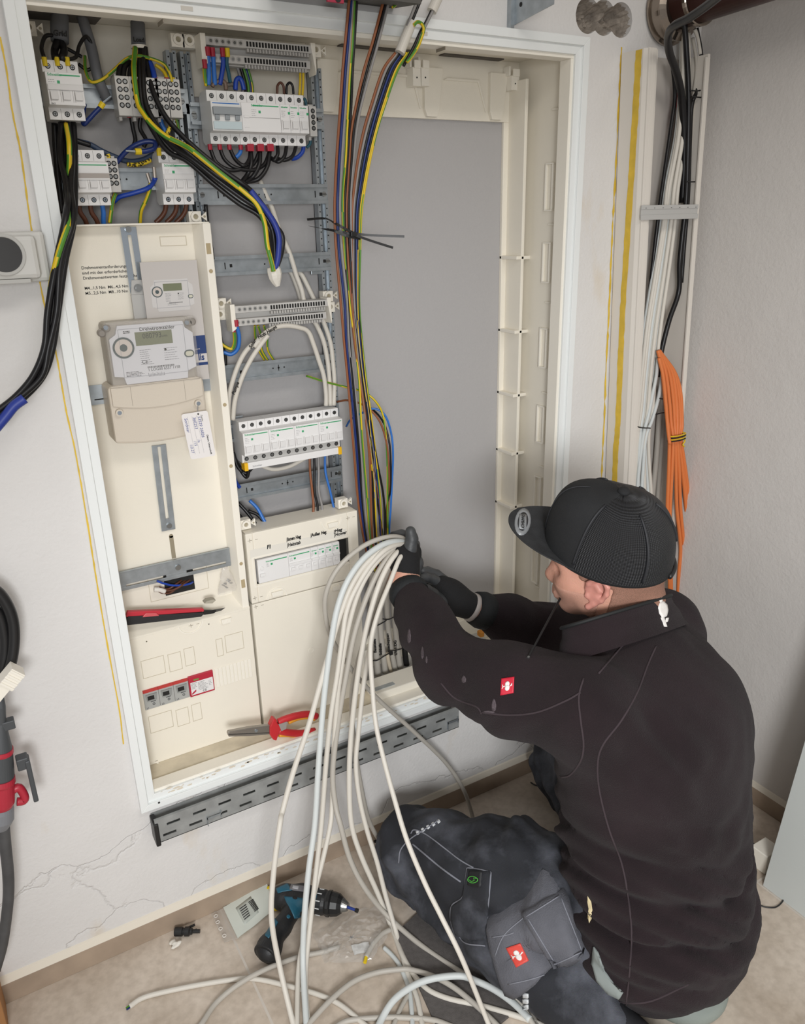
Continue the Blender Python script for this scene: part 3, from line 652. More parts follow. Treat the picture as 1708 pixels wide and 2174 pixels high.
# ================================================================== modular devices
MODW = .0178
def device(x0, n, zc, label, cat='circuit breaker', group=None, name='circuit_breaker', yr=.150, prof='acti', body=None, logo=True, stripe='green', lever=True, h=.083, screws=True, ydepth=.062, topbright=False):
    """x0 left edge, n modules, zc centre; protrudes from the rail towards the room"""
    wd = n * MODW; ys = yr - ydepth + .018; yf = yr - ydepth
    t = empty(name, (x0 + wd / 2, yr, zc), label, cat, group)
    hz_ = h / 2; nz = .0235
    pr = [(yr - .002, -hz_ + .006), (yr - .012, -hz_), (ys, -hz_), (ys, -nz - .001), (yf, -nz + .001), (yf, nz - .001), (ys, nz + .001), (ys, hz_), (yr - .012, hz_), (yr - .002, hz_ - .006)]
    m = MB(); m.prism([(a, zc + b) for a, b in pr], x0 + .0002, x0 + wd - .0002, 'yz')
    bd = m.build('body', body or M_BRK, t, bevel=.0007)
    # seams between poles
    m = MB()
    for i in range(1, n):
        x = x0 + i * MODW; m.box(x - .0003, x + .0003, ys - .0002, ys, zc - hz_ + .001, zc - nz - .002); m.box(x - .0003, x + .0003, ys - .0002, ys, zc + nz + .002, zc + hz_ - .001)
    if n > 1: m.build('pole_seam', mat('seam_grey', '#a8a6a4', .6), bd)
    if screws:
        for i in range(n):
            for sg in (1, -1):
                x = x0 + (i + .5) * MODW; z = zc + sg * (hz_ - .0085)
                m = MB(); m.cyl((x, ys - .0003, z), (x, ys - .0001, z), .0040, n=18); m.cyl((x, ys - .0009, z), (x, ys - .0003, z), .0028, n=14, mi=1)
                m.box(x - .0022, x + .0022, ys - .0011, ys - .0009, z - .0004, z + .0004, 0); m.box(x - .0004, x + .0004, ys - .0011, ys - .0009, z - .0022, z + .0022, 0)
                m.build('terminal_screw', [M_HOLE, M_SCREW if not (topbright and sg < 0) else M_ZINC], t)
    return t, bd, ys, yf, wd, nz, hz_
def face_print(bd, x0, wd, zc, yf, nz, k=1, logo_at=None, line=True, sq=True, small=True, s=1.0):
    x = x0 + (logo_at or .0035)
    text('Schneider', (x, yf - .0001, zc + nz - .0062), XP, ZP, .0052 * s, M_GREEN, bd, 'maker_lettering', ext=.0001, bold=.00012)
    if line: MB().box(x0 + .021, x0 + wd - .003, yf - .0003, yf, zc + nz - .0058, zc + nz - .0040).build('green_line', M_GREEN, bd)
    if sq: MB().box(x + .0125, x + .0165, yf - .0003, yf, zc + nz - .0165, zc + nz - .0125).build('green_square', M_GREEN, bd)
    if small: scribble(bd, x, x + .009, zc + nz - .022, zc + nz - .010, yf, 4, M_PRINT, int(x0 * 1000), .0006)
def levers(t, x0, n, zc, yf, z0=-.0185, z1=-.002, joined=True):
    m = MB()
    if joined: m.box(x0 + .001, x0 + n * MODW - .001, yf - .0022, yf, zc + z1, zc + z1 + .008)
    for i in range(n):
        x = x0 + i * MODW
        m.box(x + .0035, x + MODW - .0035, yf - .0035, yf, zc + z0 + .003, zc + z1 - .002)
    m.build('toggle', mat('toggle_white', '#dedddc', .35), t, bevel=.0006)
    m = MB()
    for i in range(n):
        x = x0 + i * MODW; m.box(x + .0003, x + .0007, yf - .0002, yf, zc + z0, zc + z1); m.box(x + .003, x + .0034, yf - .0002, yf, zc + z0, zc + z1)
    m.build('toggle_slot', mat('slot_brownish', '#8f8782', .7), t)
def ferr(px, py, y, col, dz=-.010, r=.0032):
    p = at(px, py, y); m = MB(); m.cyl(p, p + Vector((0, 0, dz)), r, n=10); return m, p
# A: three pole breaker top left
def px_dev(pl, pr, n, y):
    a = at(*pl, y); b = at(*pr, y); return (a.x + b.x) / 2 - n * MODW / 2
YS = .150 - .062 + .018
xa = px_dev((84, 190), (176, 190), 3, YS) + .003; za = (at(84, 127, YS).z + at(178, 255, YS).z) / 2
tA, bA, ys, yf, wd, nz, hz_ = device(xa, 3, za, 'white three-pole breaker at top left of the cabinet with three yellow wire sleeves on top', group=None)
face_print(bA, xa, wd, za, yf, nz); levers(tA, xa, 3, za, yf)
text('B63', (xa + .003, yf - .0001, za - nz + .0015), XP, ZP, .0038, M_INK, bA, 'rating', ext=.0001)
# B: breaker lower left, C: breaker lower right of the left field
xb = px_dev((152, 380), (230, 380), 3, YS) + .001; zb_ = (at(190, 321, YS).z + at(190, 434, YS).z) / 2
tB, bB, ys, yf, wd, nz, hz_ = device(xb, 3, zb_, 'white three-pole breaker above the meter board partly behind the black cables', topbright=True)
MB().box(xb + .003, xb + wd - .003, yf - .0003, yf, zb_ + nz - .006, zb_ + nz - .0044).build('green_line', M_GREEN, bB); levers(tB, xb, 3, zb_, yf, z1=-.004)
MB().box(xb + .001, xb + wd - .001, yf - .0030, yf, zb_ - .001, zb_ + .006).build('dark_bar', mat('bar_taupe', '#a79f99', .5), tB, bevel=.0005)
xc = px_dev((337, 380), (406, 380), 3, YS) + .002; zc3 = (at(370, 325, YS).z + at(370, 432, YS).z) / 2
tC, bC, ys, yf, wd, nz, hz_ = device(xc, 3, zc3, 'white three-pole breaker above the meter board beside the central uprights', topbright=True)
face_print(bC, xc, wd, zc3, yf, nz); levers(tC, xc, 3, zc3, yf)
# middle top row: grey-lever switch, residual current device, three single breakers
xm = px_dev((437, 245), (650, 245), 10, YS); zm = (at(540, 198, YS).z + at(540, 306, YS).z) / 2
tM, bM, ys, yf, wd, nz, hz_ = device(xm, 3, zm, 'white three-pole main switch with a broad grey lever in the top middle row', 'main switch', name='main_switch', body=mat('switch_plastic', '#dcdcda', .4))
MB().box(xm + .003, xm + wd - .003, yf - .0003, yf, zm + nz - .0045, zm + nz - .003).build('blue_line', mat('blue_print', '#2f6eb5', .5), bM)
m = MB(); m.box(xm + .002, xm + wd - .002, yf - .006, yf, zm + .002, zm + .014)
for i in range(3): m.box(xm + i * MODW + .005, xm + i * MODW + .013, yf - .004, yf, zm - .006, zm + .002)
m.build('grey_lever', mat('lever_grey', '#8e9498', .4), tM, bevel=.001)
MB().box(xm + .002, xm + wd - .002, yf - .0025, yf, zm - .020, zm - .008).build('pale_blue_window', mat('pale_blue_cover', '#c3d2d6', .25), tM, bevel=.0006)
x = xm + 3 * MODW
tR, bR, ys, yf, wd, nz, hz_ = device(x, 4, zm, 'wide white four-pole residual current device in the middle of the top row', 'residual current device', name='residual_current_device')
face_print(bR, x, wd, zm, yf, nz, logo_at=.018); 
MB().box(x + .003, x + .013, yf - .002, yf, zm - .001, zm + .003).build('test_button', M_BRK, tR, bevel=.0006); MB().box(x + .003, x + .013, yf - .001, yf, zm - .016, zm - .013).build('flag_window', M_BRK, tR)
m = MB(); m.box(x + .013, x + wd - .002, yf - .0006, yf, zm - .0005, zm + .0002); m.build('fold_line', mat('seam_grey', '#a8a6a4', .6), bR)
x += 4 * MODW
for i in range(3):
    t_, b_, ys, yf, wd, nz, hz_ = device(x, 1, zm, ['narrow white single breaker next to the residual current device, top row', 'narrow white single breaker, middle of the three at the right end of the top row', 'narrow white single breaker, last at the right end of the top row'][i], group='single breakers in the top row')
    face_print(b_, x, wd, zm, yf, nz, logo_at=.0015, line=False, s=.62); levers(t_, x, 1, zm, yf, joined=False); x += MODW
# middle row of four triple breakers with busbar
x12 = px_dev((513, 935), (722, 905), 12, YS - .005) - .001; z12 = (at(610, 888, YS - .004).z + at(610, 972, YS - .004).z) / 2 + .004
lb4 = ['first', 'second', 'third', 'last']
x = x12
for i in range(4):
    t_, b_, ys, yf, wd, nz, hz_ = device(x, 3, z12, 'white three-pole breaker, %s from the left in the twelve-pole row over the yellow-ended busbar' % lb4[i], group='three-pole breakers in the middle row')
    face_print(b_, x, wd, z12, yf, nz); levers(t_, x, 3, z12, yf, joined=False); x += wd
bus = empty('busbar', (x12 + .107, ys, z12 - .047), 'white comb busbar with yellow end caps under the middle breaker row', 'busbar')
m = MB(); m.box(x12 + .003, x - .003, ys - .006, ys + .012, z12 - hz_ - .013, z12 - hz_ + .001)
bb_ = m.build('bar', M_BRK, bus, bevel=.0008)
m = MB(); m.box(x12 + .004, x - .004, ys - .0012, ys - .0002, z12 - hz_ + .0015, z12 - hz_ + .0155)
for i in range(12): pass
m.build('comb_tray', M_GREYP, bus)
for i in range(12):
    xx = x12 + (i + .5) * MODW; m = MB(); m.cyl((xx, ys - .0016, z12 - hz_ + .0085), (xx, ys - .0012, z12 - hz_ + .0085), .0042, n=14); m.cyl((xx, ys - .002, z12 - hz_ + .0085), (xx, ys - .0016, z12 - hz_ + .0085), .0028, n=12, mi=1); m.build('busbar_screw', [M_HOLE, M_SCREW], bus)
for xx in (x12 + .001, x - .0075):
    MB().box(xx, xx + .0075, ys - .008, ys + .012, z12 - hz_ - .0145, z12 - hz_ + .0015).build('yellow_end_cap', mat('end_cap_yellow', '#eab51c', .4), bus, bevel=.0006)
text('Schneider', (x12 + .018, ys - .0063, z12 - hz_ - .009), XP, ZP, .005, M_PRINT, bb_, 'maker_lettering', ext=.0001)
# breakers behind the covered window
xw = wa.x + .003; zw = (wz0 + wz1) / 2; hw = (wz1 - wz0) - .004; YW = CY_ - .004
def win_dev(x, n, lab, cat, name, kind):
    wd = n * .0168; t = empty(name, (x + wd / 2, YW, zw - hw / 2), lab, cat, None if kind == 'rcd' else 'white breakers behind the cover window')
    m = MB(); m.box(x + .0002, x + wd - .0002, YW, YW + .05, zw - hw / 2, zw + hw / 2); b_ = m.build('body', M_BRK, t, bevel=.0008)
    text('Schneider', (x + (.018 if kind == 'rcd' else .002), YW - .0001, zw + hw / 2 - .008), XP, ZP, .0046 if n > 1 else .003, M_GREEN, b_, 'maker_lettering', ext=.0001, bold=.00012)
    if n > 1: MB().box(x + (.035 if kind == 'rcd' else .019), x + wd - .003, YW - .0003, YW, zw + hw / 2 - .0075, zw + hw / 2 - .0055).build('green_line', M_GREEN, b_)
    gx = x + (.028 if kind == 'rcd' else (.012 if n > 1 else .009)); MB().box(gx, gx + .0042, YW - .0003, YW, zw + hw / 2 - .016, zw + hw / 2 - .0118).build('green_square', M_GREEN, b_)
    scribble(b_, gx - .009, gx - .002, zw + hw / 2 - .019, zw + hw / 2 - .010, YW, 4, M_PRINT, int(x * 999), .0005)
    m = MB()
    if kind == 'rcd':
        m.box(x + .003, x + .014, YW - .004, YW, zw - .010, zw - .004); m.cyl((x + .0085, YW - .002, zw + .007), (x + .0085, YW, zw + .007), .004, n=16)
    else:
        m.box(x + .001, x + wd - .001, YW - .0035, YW, zw - .002, zw + .003)
        for i in range(n): m.box(x + i * .0168 + .004, x + i * .0168 + .0125, YW - .004, YW, zw - .013, zw - .007)
    m.build('toggle', M_BRK, t, bevel=.0006)
    return x + wd
x = win_dev(xw, 4, 'white residual current device under the handwritten FI in the cover window', 'residual current device', 'residual_current_device', 'rcd')
x = win_dev(x, 3, 'white three-pole breaker under the handwritten Innen Heg. in the cover window', 'circuit breaker', 'circuit_breaker', 'b')
for i in range(4): x = win_dev(x, 1, 'narrow white breaker in the cover window, %s of four at its right end' % lb4[i], 'circuit breaker', 'circuit_breaker', 'b')
MB().box(x + .001, .5165, CY_ + .012, CY_ + .014, wz0, wz1).build('window_gap', M_HOLE, cvM)
# small terminal blocks with round screw holes
def tblock(x0, zc, cols, rows, lab, y=.115, grp='grey terminal blocks on the upper left rail', pitch=.0105, h=.058, name='terminal_block'):
    wd = cols * pitch + .004; t = empty(name, (x0 + wd / 2, .150, zc), lab, 'terminal block', grp)
    m = MB(); m.box(x0, x0 + wd, y, .148, zc - h / 2, zc + h / 2); m.box(x0 + .002, x0 + wd - .002, y + .01, .15, zc + h / 2, zc + h / 2 + .004); m.box(x0 + .002, x0 + .007, y + .012, .148, zc - h / 2 - .006, zc - h / 2)
    m.build('body', M_TERM, t, bevel=.0008)
    for c in range(cols):
        for r in range(rows):
            x_ = x0 + .002 + (c + .5) * pitch; z_ = zc + h / 2 - .008 - r * (h - .012) / rows; k = MB()
            k.cyl((x_, y - .0003, z_), (x_, y, z_), .0041, n=14); k.cyl((x_, y - .0008, z_), (x_, y - .0003, z_), .0026, n=10, mi=1); k.build('screw_hole', [M_HOLE, M_SCREW], t)
    return t
tz = zL1 - .002
for i, px in enumerate((248, 278, 310, 331, 356)):
    x_ = at(px, 205, .115).x
    tblock(x_, tz, 2, 4, 'grey screw terminal block on the upper left rail, %s from the left' % ('first', 'second', 'third', 'fourth', 'fifth')[i], pitch=.0092)
x_ = at(226, 375, .118).x; tblock(x_, zL2 + .004, 2, 4, 'grey terminal block clipped beside the breaker above the meter board', y=.118, grp=None, pitch=.0085, h=.052)
x_ = at(655, 240, .125).x; tblock(x_, zm + .002, 1, 4, 'grey narrow terminal block at the right end of the top breaker row', y=.122, grp=None, pitch=.010, h=.05)
# PE/N terminal strips with square spring openings
def tstrip(pl, pr, y, lab, h=.030):
    a = at(*pl, y); b = at(*pr, y); x0, x1 = a.x, b.x; zc = (a.z + b.z) / 2
    t = empty('terminal_strip', ((x0 + x1) / 2, .15, zc), lab, 'terminal strip', 'grey spring terminal strips across the middle field')
    m = MB()
    for r in range(2):
        zz = zc + (0.010 if r == 0 else -.014); yy = y + (0 if r == 0 else .004); xs_ = -.004 if r else 0
        m.box(x0 + xs_, x1 + xs_, yy, yy + .03, zz - .0045, zz + .0085)
    m.box(x0, x1, y + .02, y + .04, zc - .02, zc + .015)
    m.build('body', M_TERM, t, bevel=.0008)
    n = 21; xs0 = x0 + (x1 - x0) * .37; st = (x1 - x0 - .006 - (xs0 - x0)) / n
    k = MB(); c = MB(); sc = MB()
    for r in range(2):
        zz = zc + (0.010 if r == 0 else -.014); yy = y + (0 if r == 0 else .004); xs_ = -.004 if r else 0
        for i in range(n):
            xx = xs0 + xs_ + i * st; k.box(xx, xx + st * .62, yy - .0004, yy, zz - .002, zz + .0055)
            c.box(xx, xx + st * .7, yy - .001, yy + .006, zz - .0105, zz - .0050)
        for i in range(6):
            xx = x0 + xs_ + .008 + i * (xs0 - x0 - .01) / 6 + .002; sc.ring((xx, yy - .0006, zz + .002), (0, 1, 0), .0026, .0042, .0006, 14); sc.cyl((xx, yy - .0004, zz + .002), (xx, yy, zz + .002), .0024, n=10, mi=1)
    k.build('opening_row', M_HOLE, t); c.build('test_comb', mat('comb_grey', '#b1afab', .5), t, bevel=.0003); sc.build('clamp_screw', [mat('comb_grey', '#b1afab', .5), M_SCREW], t)
    for xx, s_ in ((x0 - .004, -1), (x1, 1)):
        m = MB(); m.prism([(xx - .004, zc + .022), (xx + .005, zc + .022), (xx + .005, zc - .022), (xx + s_ * .004, zc - .028)], y - .002, y + .03); m.build('end_bracket', M_CREAM2, t, bevel=.0008)
    return t
tstrip((436, 102), (664, 122), .105, 'grey terminal strip with two rows of square openings across the top of the middle field')
tstrip((498, 668), (698, 660), .105, 'grey terminal strip with two rows of square openings above the looped white cables')

# ================================================================== meter and leaflet
M_CLEAR = mat('clear_cover', '#cfcac2', .12, alpha=.16, coat=.5)
def meter_face(par, x0, x1, z0, z1, y, sc_, big):
    """the grey faceplate with display, ring, key and printing"""
    w_ = x1 - x0; h_ = z1 - z0
    cut = w_ * .10
    pts = [(x0 + cut * 1.1, z1), (x1 - cut * 1.1, z1), (x1 - cut * .9, z1 - cut * .8), (x1, z1 - cut * 1.5), (x1, z0 + cut * 1.3), (x1 - cut * 1.1, z0 + cut * .9), (x1 - cut * 1.2, z0), (x0 + cut * 1.3, z0), (x0 + cut * 1.1, z0 + cut * .9), (x0, z0 + cut * 1.1), (x0, z1 - cut * 1.5), (x0 + cut * .8, z1 - cut)]
    m = MB(); m.prism(pts, y, y + (.02 if big else .0004)); fp = m.build('faceplate' if big else 'printed_meter', mat('meter_face', '#d6d6da', .35) if big else mat('printed_face', '#cfccca', .6), par, bevel=.001 if big else 0)
    e = .0006 * sc_
    outline(fp, x0 + w_ * .11, x1 - w_ * .11, z0 + h_ * .12, z1 - h_ * .06, y, .0006 * sc_, mat('face_line', '#9fa0a5', .5), 'panel_line')
    MB().box(x0 + w_ * .30, x0 + w_ * .74, y - e, y, z1 - h_ * .36, z1 - h_ * .13).build('display' if big else 'printed_display', mat('lcd', '#7b8068' if big else '#8f9a72', .2), fp)
    m = MB(); cx_, cz_ = x0 + w_ * .15, z0 + h_ * .63; r_ = w_ * .125
    m.ring((cx_, y - 2 * e, cz_), (0, 1, 0), r_ * .82, r_, 2 * e, 32); m.cyl((cx_, y - 2 * e, cz_), (cx_, y - e, cz_), r_ * .35, n=20)
    m.build('optical_ring' if big else 'printed_ring', mat('ring_dark', '#4e5a5c', .35), fp)
    m = MB(); m.cyl((cx_, y - .9 * e, cz_), (cx_, y, cz_), r_ * .83, n=28); m.build('ring_disc', mat('ring_inner', '#cfc5bd', .5), fp)
    kx, kz = x1 - w_ * .075, z0 + h_ * .43; m = MB()
    def stad(a, b, n=10): return [(kx + (a if i <= n else -a) * .5 + b * math.cos(-math.pi / 2 + math.pi * (i if i <= n else i - 1) / n), kz + b * math.sin(-math.pi / 2 + math.pi * (i if i <= n else i - 1) / n)) for i in range(2 * n + 2)]
    m.prism(stad(w_ * .035, w_ * .045), y - 2 * e, y); m.build('key_rim', mat('ring_dark', '#4e5a5c', .35), fp)
    m = MB(); m.prism(stad(w_ * .035, w_ * .030), y - 3 * e, y - 2 * e); m.build('key', mat('key_cream', '#cfcdbb', .4), fp)
    scribble(fp, x0 + w_ * .33, x0 + w_ * .49, z0 + h_ * .30, z0 + h_ * .58, y, 8, mat('print_dark', '#6a6a70', .6), 5, .0007 * sc_)
    scribble(fp, x0 + w_ * .62, x0 + w_ * .80, z0 + h_ * .34, z0 + h_ * .58, y, 6, mat('print_dark', '#6a6a70', .6), 6, .0007 * sc_)
    MB().cyl((x0 + w_ * .64, y - e, z0 + h_ * .54), (x0 + w_ * .64, y, z0 + h_ * .54), w_ * .014, n=14).build('led', M_HOLE, fp)
    m = MB(); xx = x0 + w_ * .40; rr_ = random.Random(4)
    while xx < x0 + w_ * .72: ww = rr_.uniform(.0004, .0012) * sc_; m.box(xx, xx + ww, y - .0001, y, z0 + h_ * .245, z0 + h_ * .275); xx += ww + rr_.uniform(.0004, .001) * sc_
    m.build('barcode', mat('print_dark2', '#3a3a3c', .6), fp)
    if big:
        text('Drehstromz\u00e4hler', (x0 + w_ * .36, y - .0002, z1 - h_ * .115), XP, ZP, .0085, mat('print_dark2', '#3a3a3c', .6), fp, 'heading', ext=.0001, bold=.0001)
        text('080793', (x0 + w_ * .385, y - .0009, z1 - h_ * .245), XP, ZP, .0125, mat('lcd_digit', '#3c4038', .4), fp, 'digits', ext=.0001, sx=.86)
        text('kWh', (x0 + w_ * .615, y - .0009, z1 - h_ * .245), XP, ZP, .005, mat('lcd_digit', '#3c4038', .4), fp, 'digits', ext=.0001)
        text('1 LOG00 6557 1158', (x0 + w_ * .40, y - .0002, z0 + h_ * .195), XP, ZP, .0066, mat('print_dark2', '#3a3a3c', .6), fp, 'serial_number', ext=.0001)
        text('CE', (x0 + w_ * .34, y - .0002, z0 + h_ * .33), XP, ZP, .0085, mat('print_dark2', '#3a3a3c', .6), fp, 'ce_mark', ext=.0001)
        scribble(fp, x0 + w_ * .14, x0 + w_ * .36, z0 + h_ * .13, z0 + h_ * .22, y, 4, mat('print_dark2', '#3a3a3c', .6), 8, .0009)
        m = MB()
        for i in range(12): xx = x0 + w_ * (.40 + .017 * i); m.box(xx, xx + .0006, y - .0001, y, z0 + h_ * .10, z0 + h_ * (.15 if i % 3 else .165))
        m.box(x0 + w_ * .40, x0 + w_ * .60, y - .0001, y, z0 + h_ * .10, z0 + h_ * .103); m.build('wiring_diagram', mat('print_dark', '#6a6a70', .6), fp)
        text('landis', (0, 0, 0), XP, ZP, .001, M_PRINT, None) if False else None
        scribble(fp, x0 + w_ * .17, x0 + w_ * .27, z1 - h_ * .14, z1 - h_ * .09, y, 2, mat('print_dark2', '#3a3a3c', .6), 9, .0014)
    else:
        scribble(fp, x0 + w_ * .36, x0 + w_ * .62, z0 + h_ * .18, z0 + h_ * .26, y, 2, mat('print_dark', '#6a6a70', .6), 12, .0007 * sc_)
    return fp
MY = .042
ma = at(232, 690, MY); mb_ = at(424, 800, MY)
mx0_, mx1_ = at(243, 775, MY).x - .006, at(418, 740, MY).x; mzt = (at(300, 683, MY).z + at(395, 676, MY).z) / 2; mzb = (at(262, 826, MY).z + at(400, 806, MY).z) / 2
met = empty('electricity_meter', ((mx0_ + mx1_) / 2, .11, mzb), 'large three-phase electricity meter with a clear cover and grey display on the cream board', 'electricity meter')
meter_face(met, mx0_ + .004, mx1_ - .003, mzb + .004, mzt - .004, MY + .004, 1, True)
m = MB(); m.box(mx0_, mx1_, MY + .012, .108, mzb - .004, mzt); m.build('case', mat('meter_case', '#a9a298', .4), met, bevel=.006)
m = MB(); m.box(mx0_ - .002, mx1_ + .002, MY + .0, MY + .011, mzb - .002, mzt + .004); m.build('clear_cover', M_CLEAR, met, bevel=.005)
for px, py in ((226, 697), (216, 708), (401, 685), (408, 683)):
    p = at(px, py, MY + .006); MB().lathe([(.0065, 0), (.0065, .010), (.0045, .012)], (p.x, MY + .016, p.z), (0, -1, 0), 16).build('cover_lug', mat('lug_grey', '#8d8780', .3), met, smooth=False)
for px, py in ((225, 696), (397, 685)):
    p = at(px, py, MY + .0); MB().cyl((p.x, MY + .001, p.z), (p.x, MY + .004, p.z), .0038, n=14).build('cover_screw', M_ZINC, met)
# terminal cover with arched edge
tz1 = mzb + .004; tx0_, tx1_ = at(243, 870, MY + .006).x - .006, at(436, 845, MY + .006).x; tzb = (at(247, 950, MY).z + at(390, 935, MY).z) / 2
m = MB(); pts = [(tx0_, tz1 - .004), (tx0_ + .008, tz1), (tx1_ - .008, tz1), (tx1_, tz1 - .008), (tx1_, tzb + .008)]
pts += [(tx1_ - (tx1_ - tx0_) * i / 14, tzb + .008 * ((i / 7 - 1) ** 2)) for i in range(1, 15)]
m.prism(pts, MY + .006, .108); tcov = m.build('terminal_cover', mat('terminal_cover', '#cfc5b6', .42, bump=.1, bscale=500), met, bevel=.004)
m = MB(); zmid_ = tz1 - .034
g = lambda u: zmid_ - .010 * (1 - (2 * u - 1) ** 2)
m.prism([(tx0_ + .004 + (tx1_ - tx0_ - .008) * i / 16, g(i / 16)) for i in range(17)] + [(tx1_ - .004, tz1 - .003), (tx0_ + .004, tz1 - .003)], MY + .002, MY + .008)
m.build('upper_plate', mat('terminal_cover', '#cfc5b6', .42), met, bevel=.0012)
for px, py in ((253, 876), (420, 856)):
    p = at(px, py, MY + .002); m = MB(); m.cyl((p.x, MY - .001, p.z), (p.x, MY + .008, p.z), .0062, n=18); m.cyl((p.x, MY - .002, p.z), (p.x, MY - .001, p.z), .0036, n=12, mi=1); m.build('cover_screw', [mat('terminal_cover', '#cfc5b6', .42), M_ZINC], met)
m = MB(); m.box(tx0_ + .036, tx0_ + .0364, MY + .0016, MY + .002, zmid_ - .003, tz1 - .003); m.box(tx1_ - .036, tx1_ - .0364, MY + .0016, MY + .002, zmid_ - .004, tz1 - .003); m.build('plate_seam', mat('plate_seam', '#8f877b', .6), met)
# leaflet
LY = .088
lf = empty('leaflet', (at(380, 850, LY).x, LY, at(430, 800, LY).z), 'grey leaflet with a printed meter photo and blue block, tucked behind the meter', 'leaflet')
x0, x1, z0, z1 = R2((302, 557), (421, 795), LY); x0 = at(302, 600, LY).x; x1 = at(418, 560, LY).x
m = MB(); m.box(x0, x1, LY, LY + .0025, z0 - .01, z1); m.build('sheet', mat('leaflet_grey', '#c4bfbb', .55), lf)
fa = at(323, 598, LY); fb = at(412, 655, LY)
meter_face(lf, at(322, 640, LY).x, at(412, 640, LY).x, at(350, 660, LY).z - .001, at(360, 593, LY).z, LY - .0005, .55, False)
zb1, zb0 = at(425, 712, LY).z, at(430, 752, LY).z
MB().box(x1 - .06, x1, LY - .0004, LY, at(430, 775, LY).z, zb1).build('blue_block', mat('leaflet_blue', '#1f3a70', .5), lf)
MB().box(x1 - .06, x1, LY - .0007, LY - .0004, at(435, 768, LY).z, at(435, 750, LY).z).build('white_band', mat('leaflet_white', '#cfcac8', .5), lf)
p = at(417, 765, LY); text('lis', (p.x + .0035, LY - .0010, p.z), XP, ZP, .016, mat('leaflet_blue', '#1f3a70', .5), lf, 'lettering', ext=.0001, bold=.0005, align='LEFT', sx=.85)
p = at(414, 743, LY); text('port', (p.x, LY - .0006, p.z), XP, ZP, .005, mat('leaflet_white', '#cfcac8', .5), lf, 'lettering', ext=.0001)
# paper tag on the meter
TY = MY - .012
pts = [at(384, 880, TY), at(440, 871, TY), at(458, 967, TY), at(405, 976, TY)]
def rounded(pts, r=.12, n=4):
    out = []
    for i in range(4):
        a, b, c = pts[i - 1], pts[i], pts[(i + 1) % 4]
        u = b + (a - b).normalized() * .005; v = b + (c - b).normalized() * .005
        for k in range(n + 1): t_ = k / n; out.append((u * (1 - t_) ** 2 + b * 2 * t_ * (1 - t_) + v * t_ ** 2))
    return out
pt = empty('paper_tag', ((pts[0].x + pts[2].x) / 2, TY, pts[2].z), 'white paper tag with handwritten notes hanging from the meter screw', 'tag')
m = MB(); m.prism([(p.x, p.z) for p in rounded(pts)], TY, TY + .0006); sh = m.build('card', mat('tag_card', '#e6e2e0', .7), pt)
dn = (pts[3] - pts[0]).normalized(); rt = (pts[1] - pts[0]).normalized()
def tagtext(s_, u, v, size, mm=M_MARK, bold=0.0):
    o_ = pts[0] + rt * u + dn * v; return text(s_, (o_.x, TY - .0002, o_.z), dn, rt, size, mm, sh, 'handwriting', ext=.0001, shear=.2, bold=bold)
tagtext('53529 26826', .028, .008, .0075); tagtext('360253', .019, .008, .0075); tagtext('/n', .019, .050, .007); tagtext('/15', .012, .052, .007); tagtext('Sordmar', .004, .008, .0075); tagtext('1:0.27', .004, .056, .007); tagtext('Datum, Unterschrift', .037, .044, .0045, M_INK, .0001); tagtext('Zaehler', .034, .006, .004, M_INK)
m = MB()
for u in (.010, .018, .026): 
    a = pts[0] + rt * u + dn * .006; b = a + dn * .070; m.cyl((a.x, TY - .0001, a.z), (b.x, TY - .0001, b.z), .00018, n=4)
m.build('ruled_line', M_PRINT, sh)
m = MB(); c_ = pts[0] + rt * .030 + dn * .004; m.cyl((c_.x, TY - .0003, c_.z), (c_.x, TY, c_.z), .0016, n=10); m.build('eyelet', M_HOLE, pt)
wire([(c_.x, TY, c_.z), (c_.x + .001, TY + .004, c_.z + .006), (at(420, 858, MY).x, MY - .001, at(420, 858, MY).z)], .0006, M_PRINT, 'string', parent=pt)
# ================================================================== small things in the cabinet
# clear bag with screws
p = at(480, 1228, .092); m = MB(); rr = random.Random(11)
P = []
for i in range(13):
    v = i / 12; wv = .004 + .016 * math.sin(min(v * 1.5, 1.5)) * (1 if v < .8 else 1.0); row = []
    for j in range(17):
        a = j / 16 * 2 * math.pi; row.append(Vector((p.x + wv * math.cos(a) + rr.uniform(-.0014, .0014), .096 - (.009 * math.sin(v * 2.6) + .002) * (.5 + .5 * math.sin(a)) , p.z + .024 - v * .056 + rr.uniform(-.001, .001))))
    P.append(row)
m.grid(P); bag = m.build('screw_bag', mat('clear_film', '#e4dfd8', .15, alpha=.33, coat=.6), smooth=False); tag(bag, 'small clear plastic bag of screws hanging beside the lower cross plate', 'plastic bag')
m = MB()
for i in range(10):
    a = Vector((p.x + rr.uniform(-.008, .008), .092, p.z + rr.uniform(-.024, -.006))); d = Vector((rr.uniform(-1, 1), rr.uniform(-.2, .2), rr.uniform(-1, 1))).normalized() * .006; m.cyl(a, a + d, .0014, n=6)
m.build('screw', M_SCREW, bag)
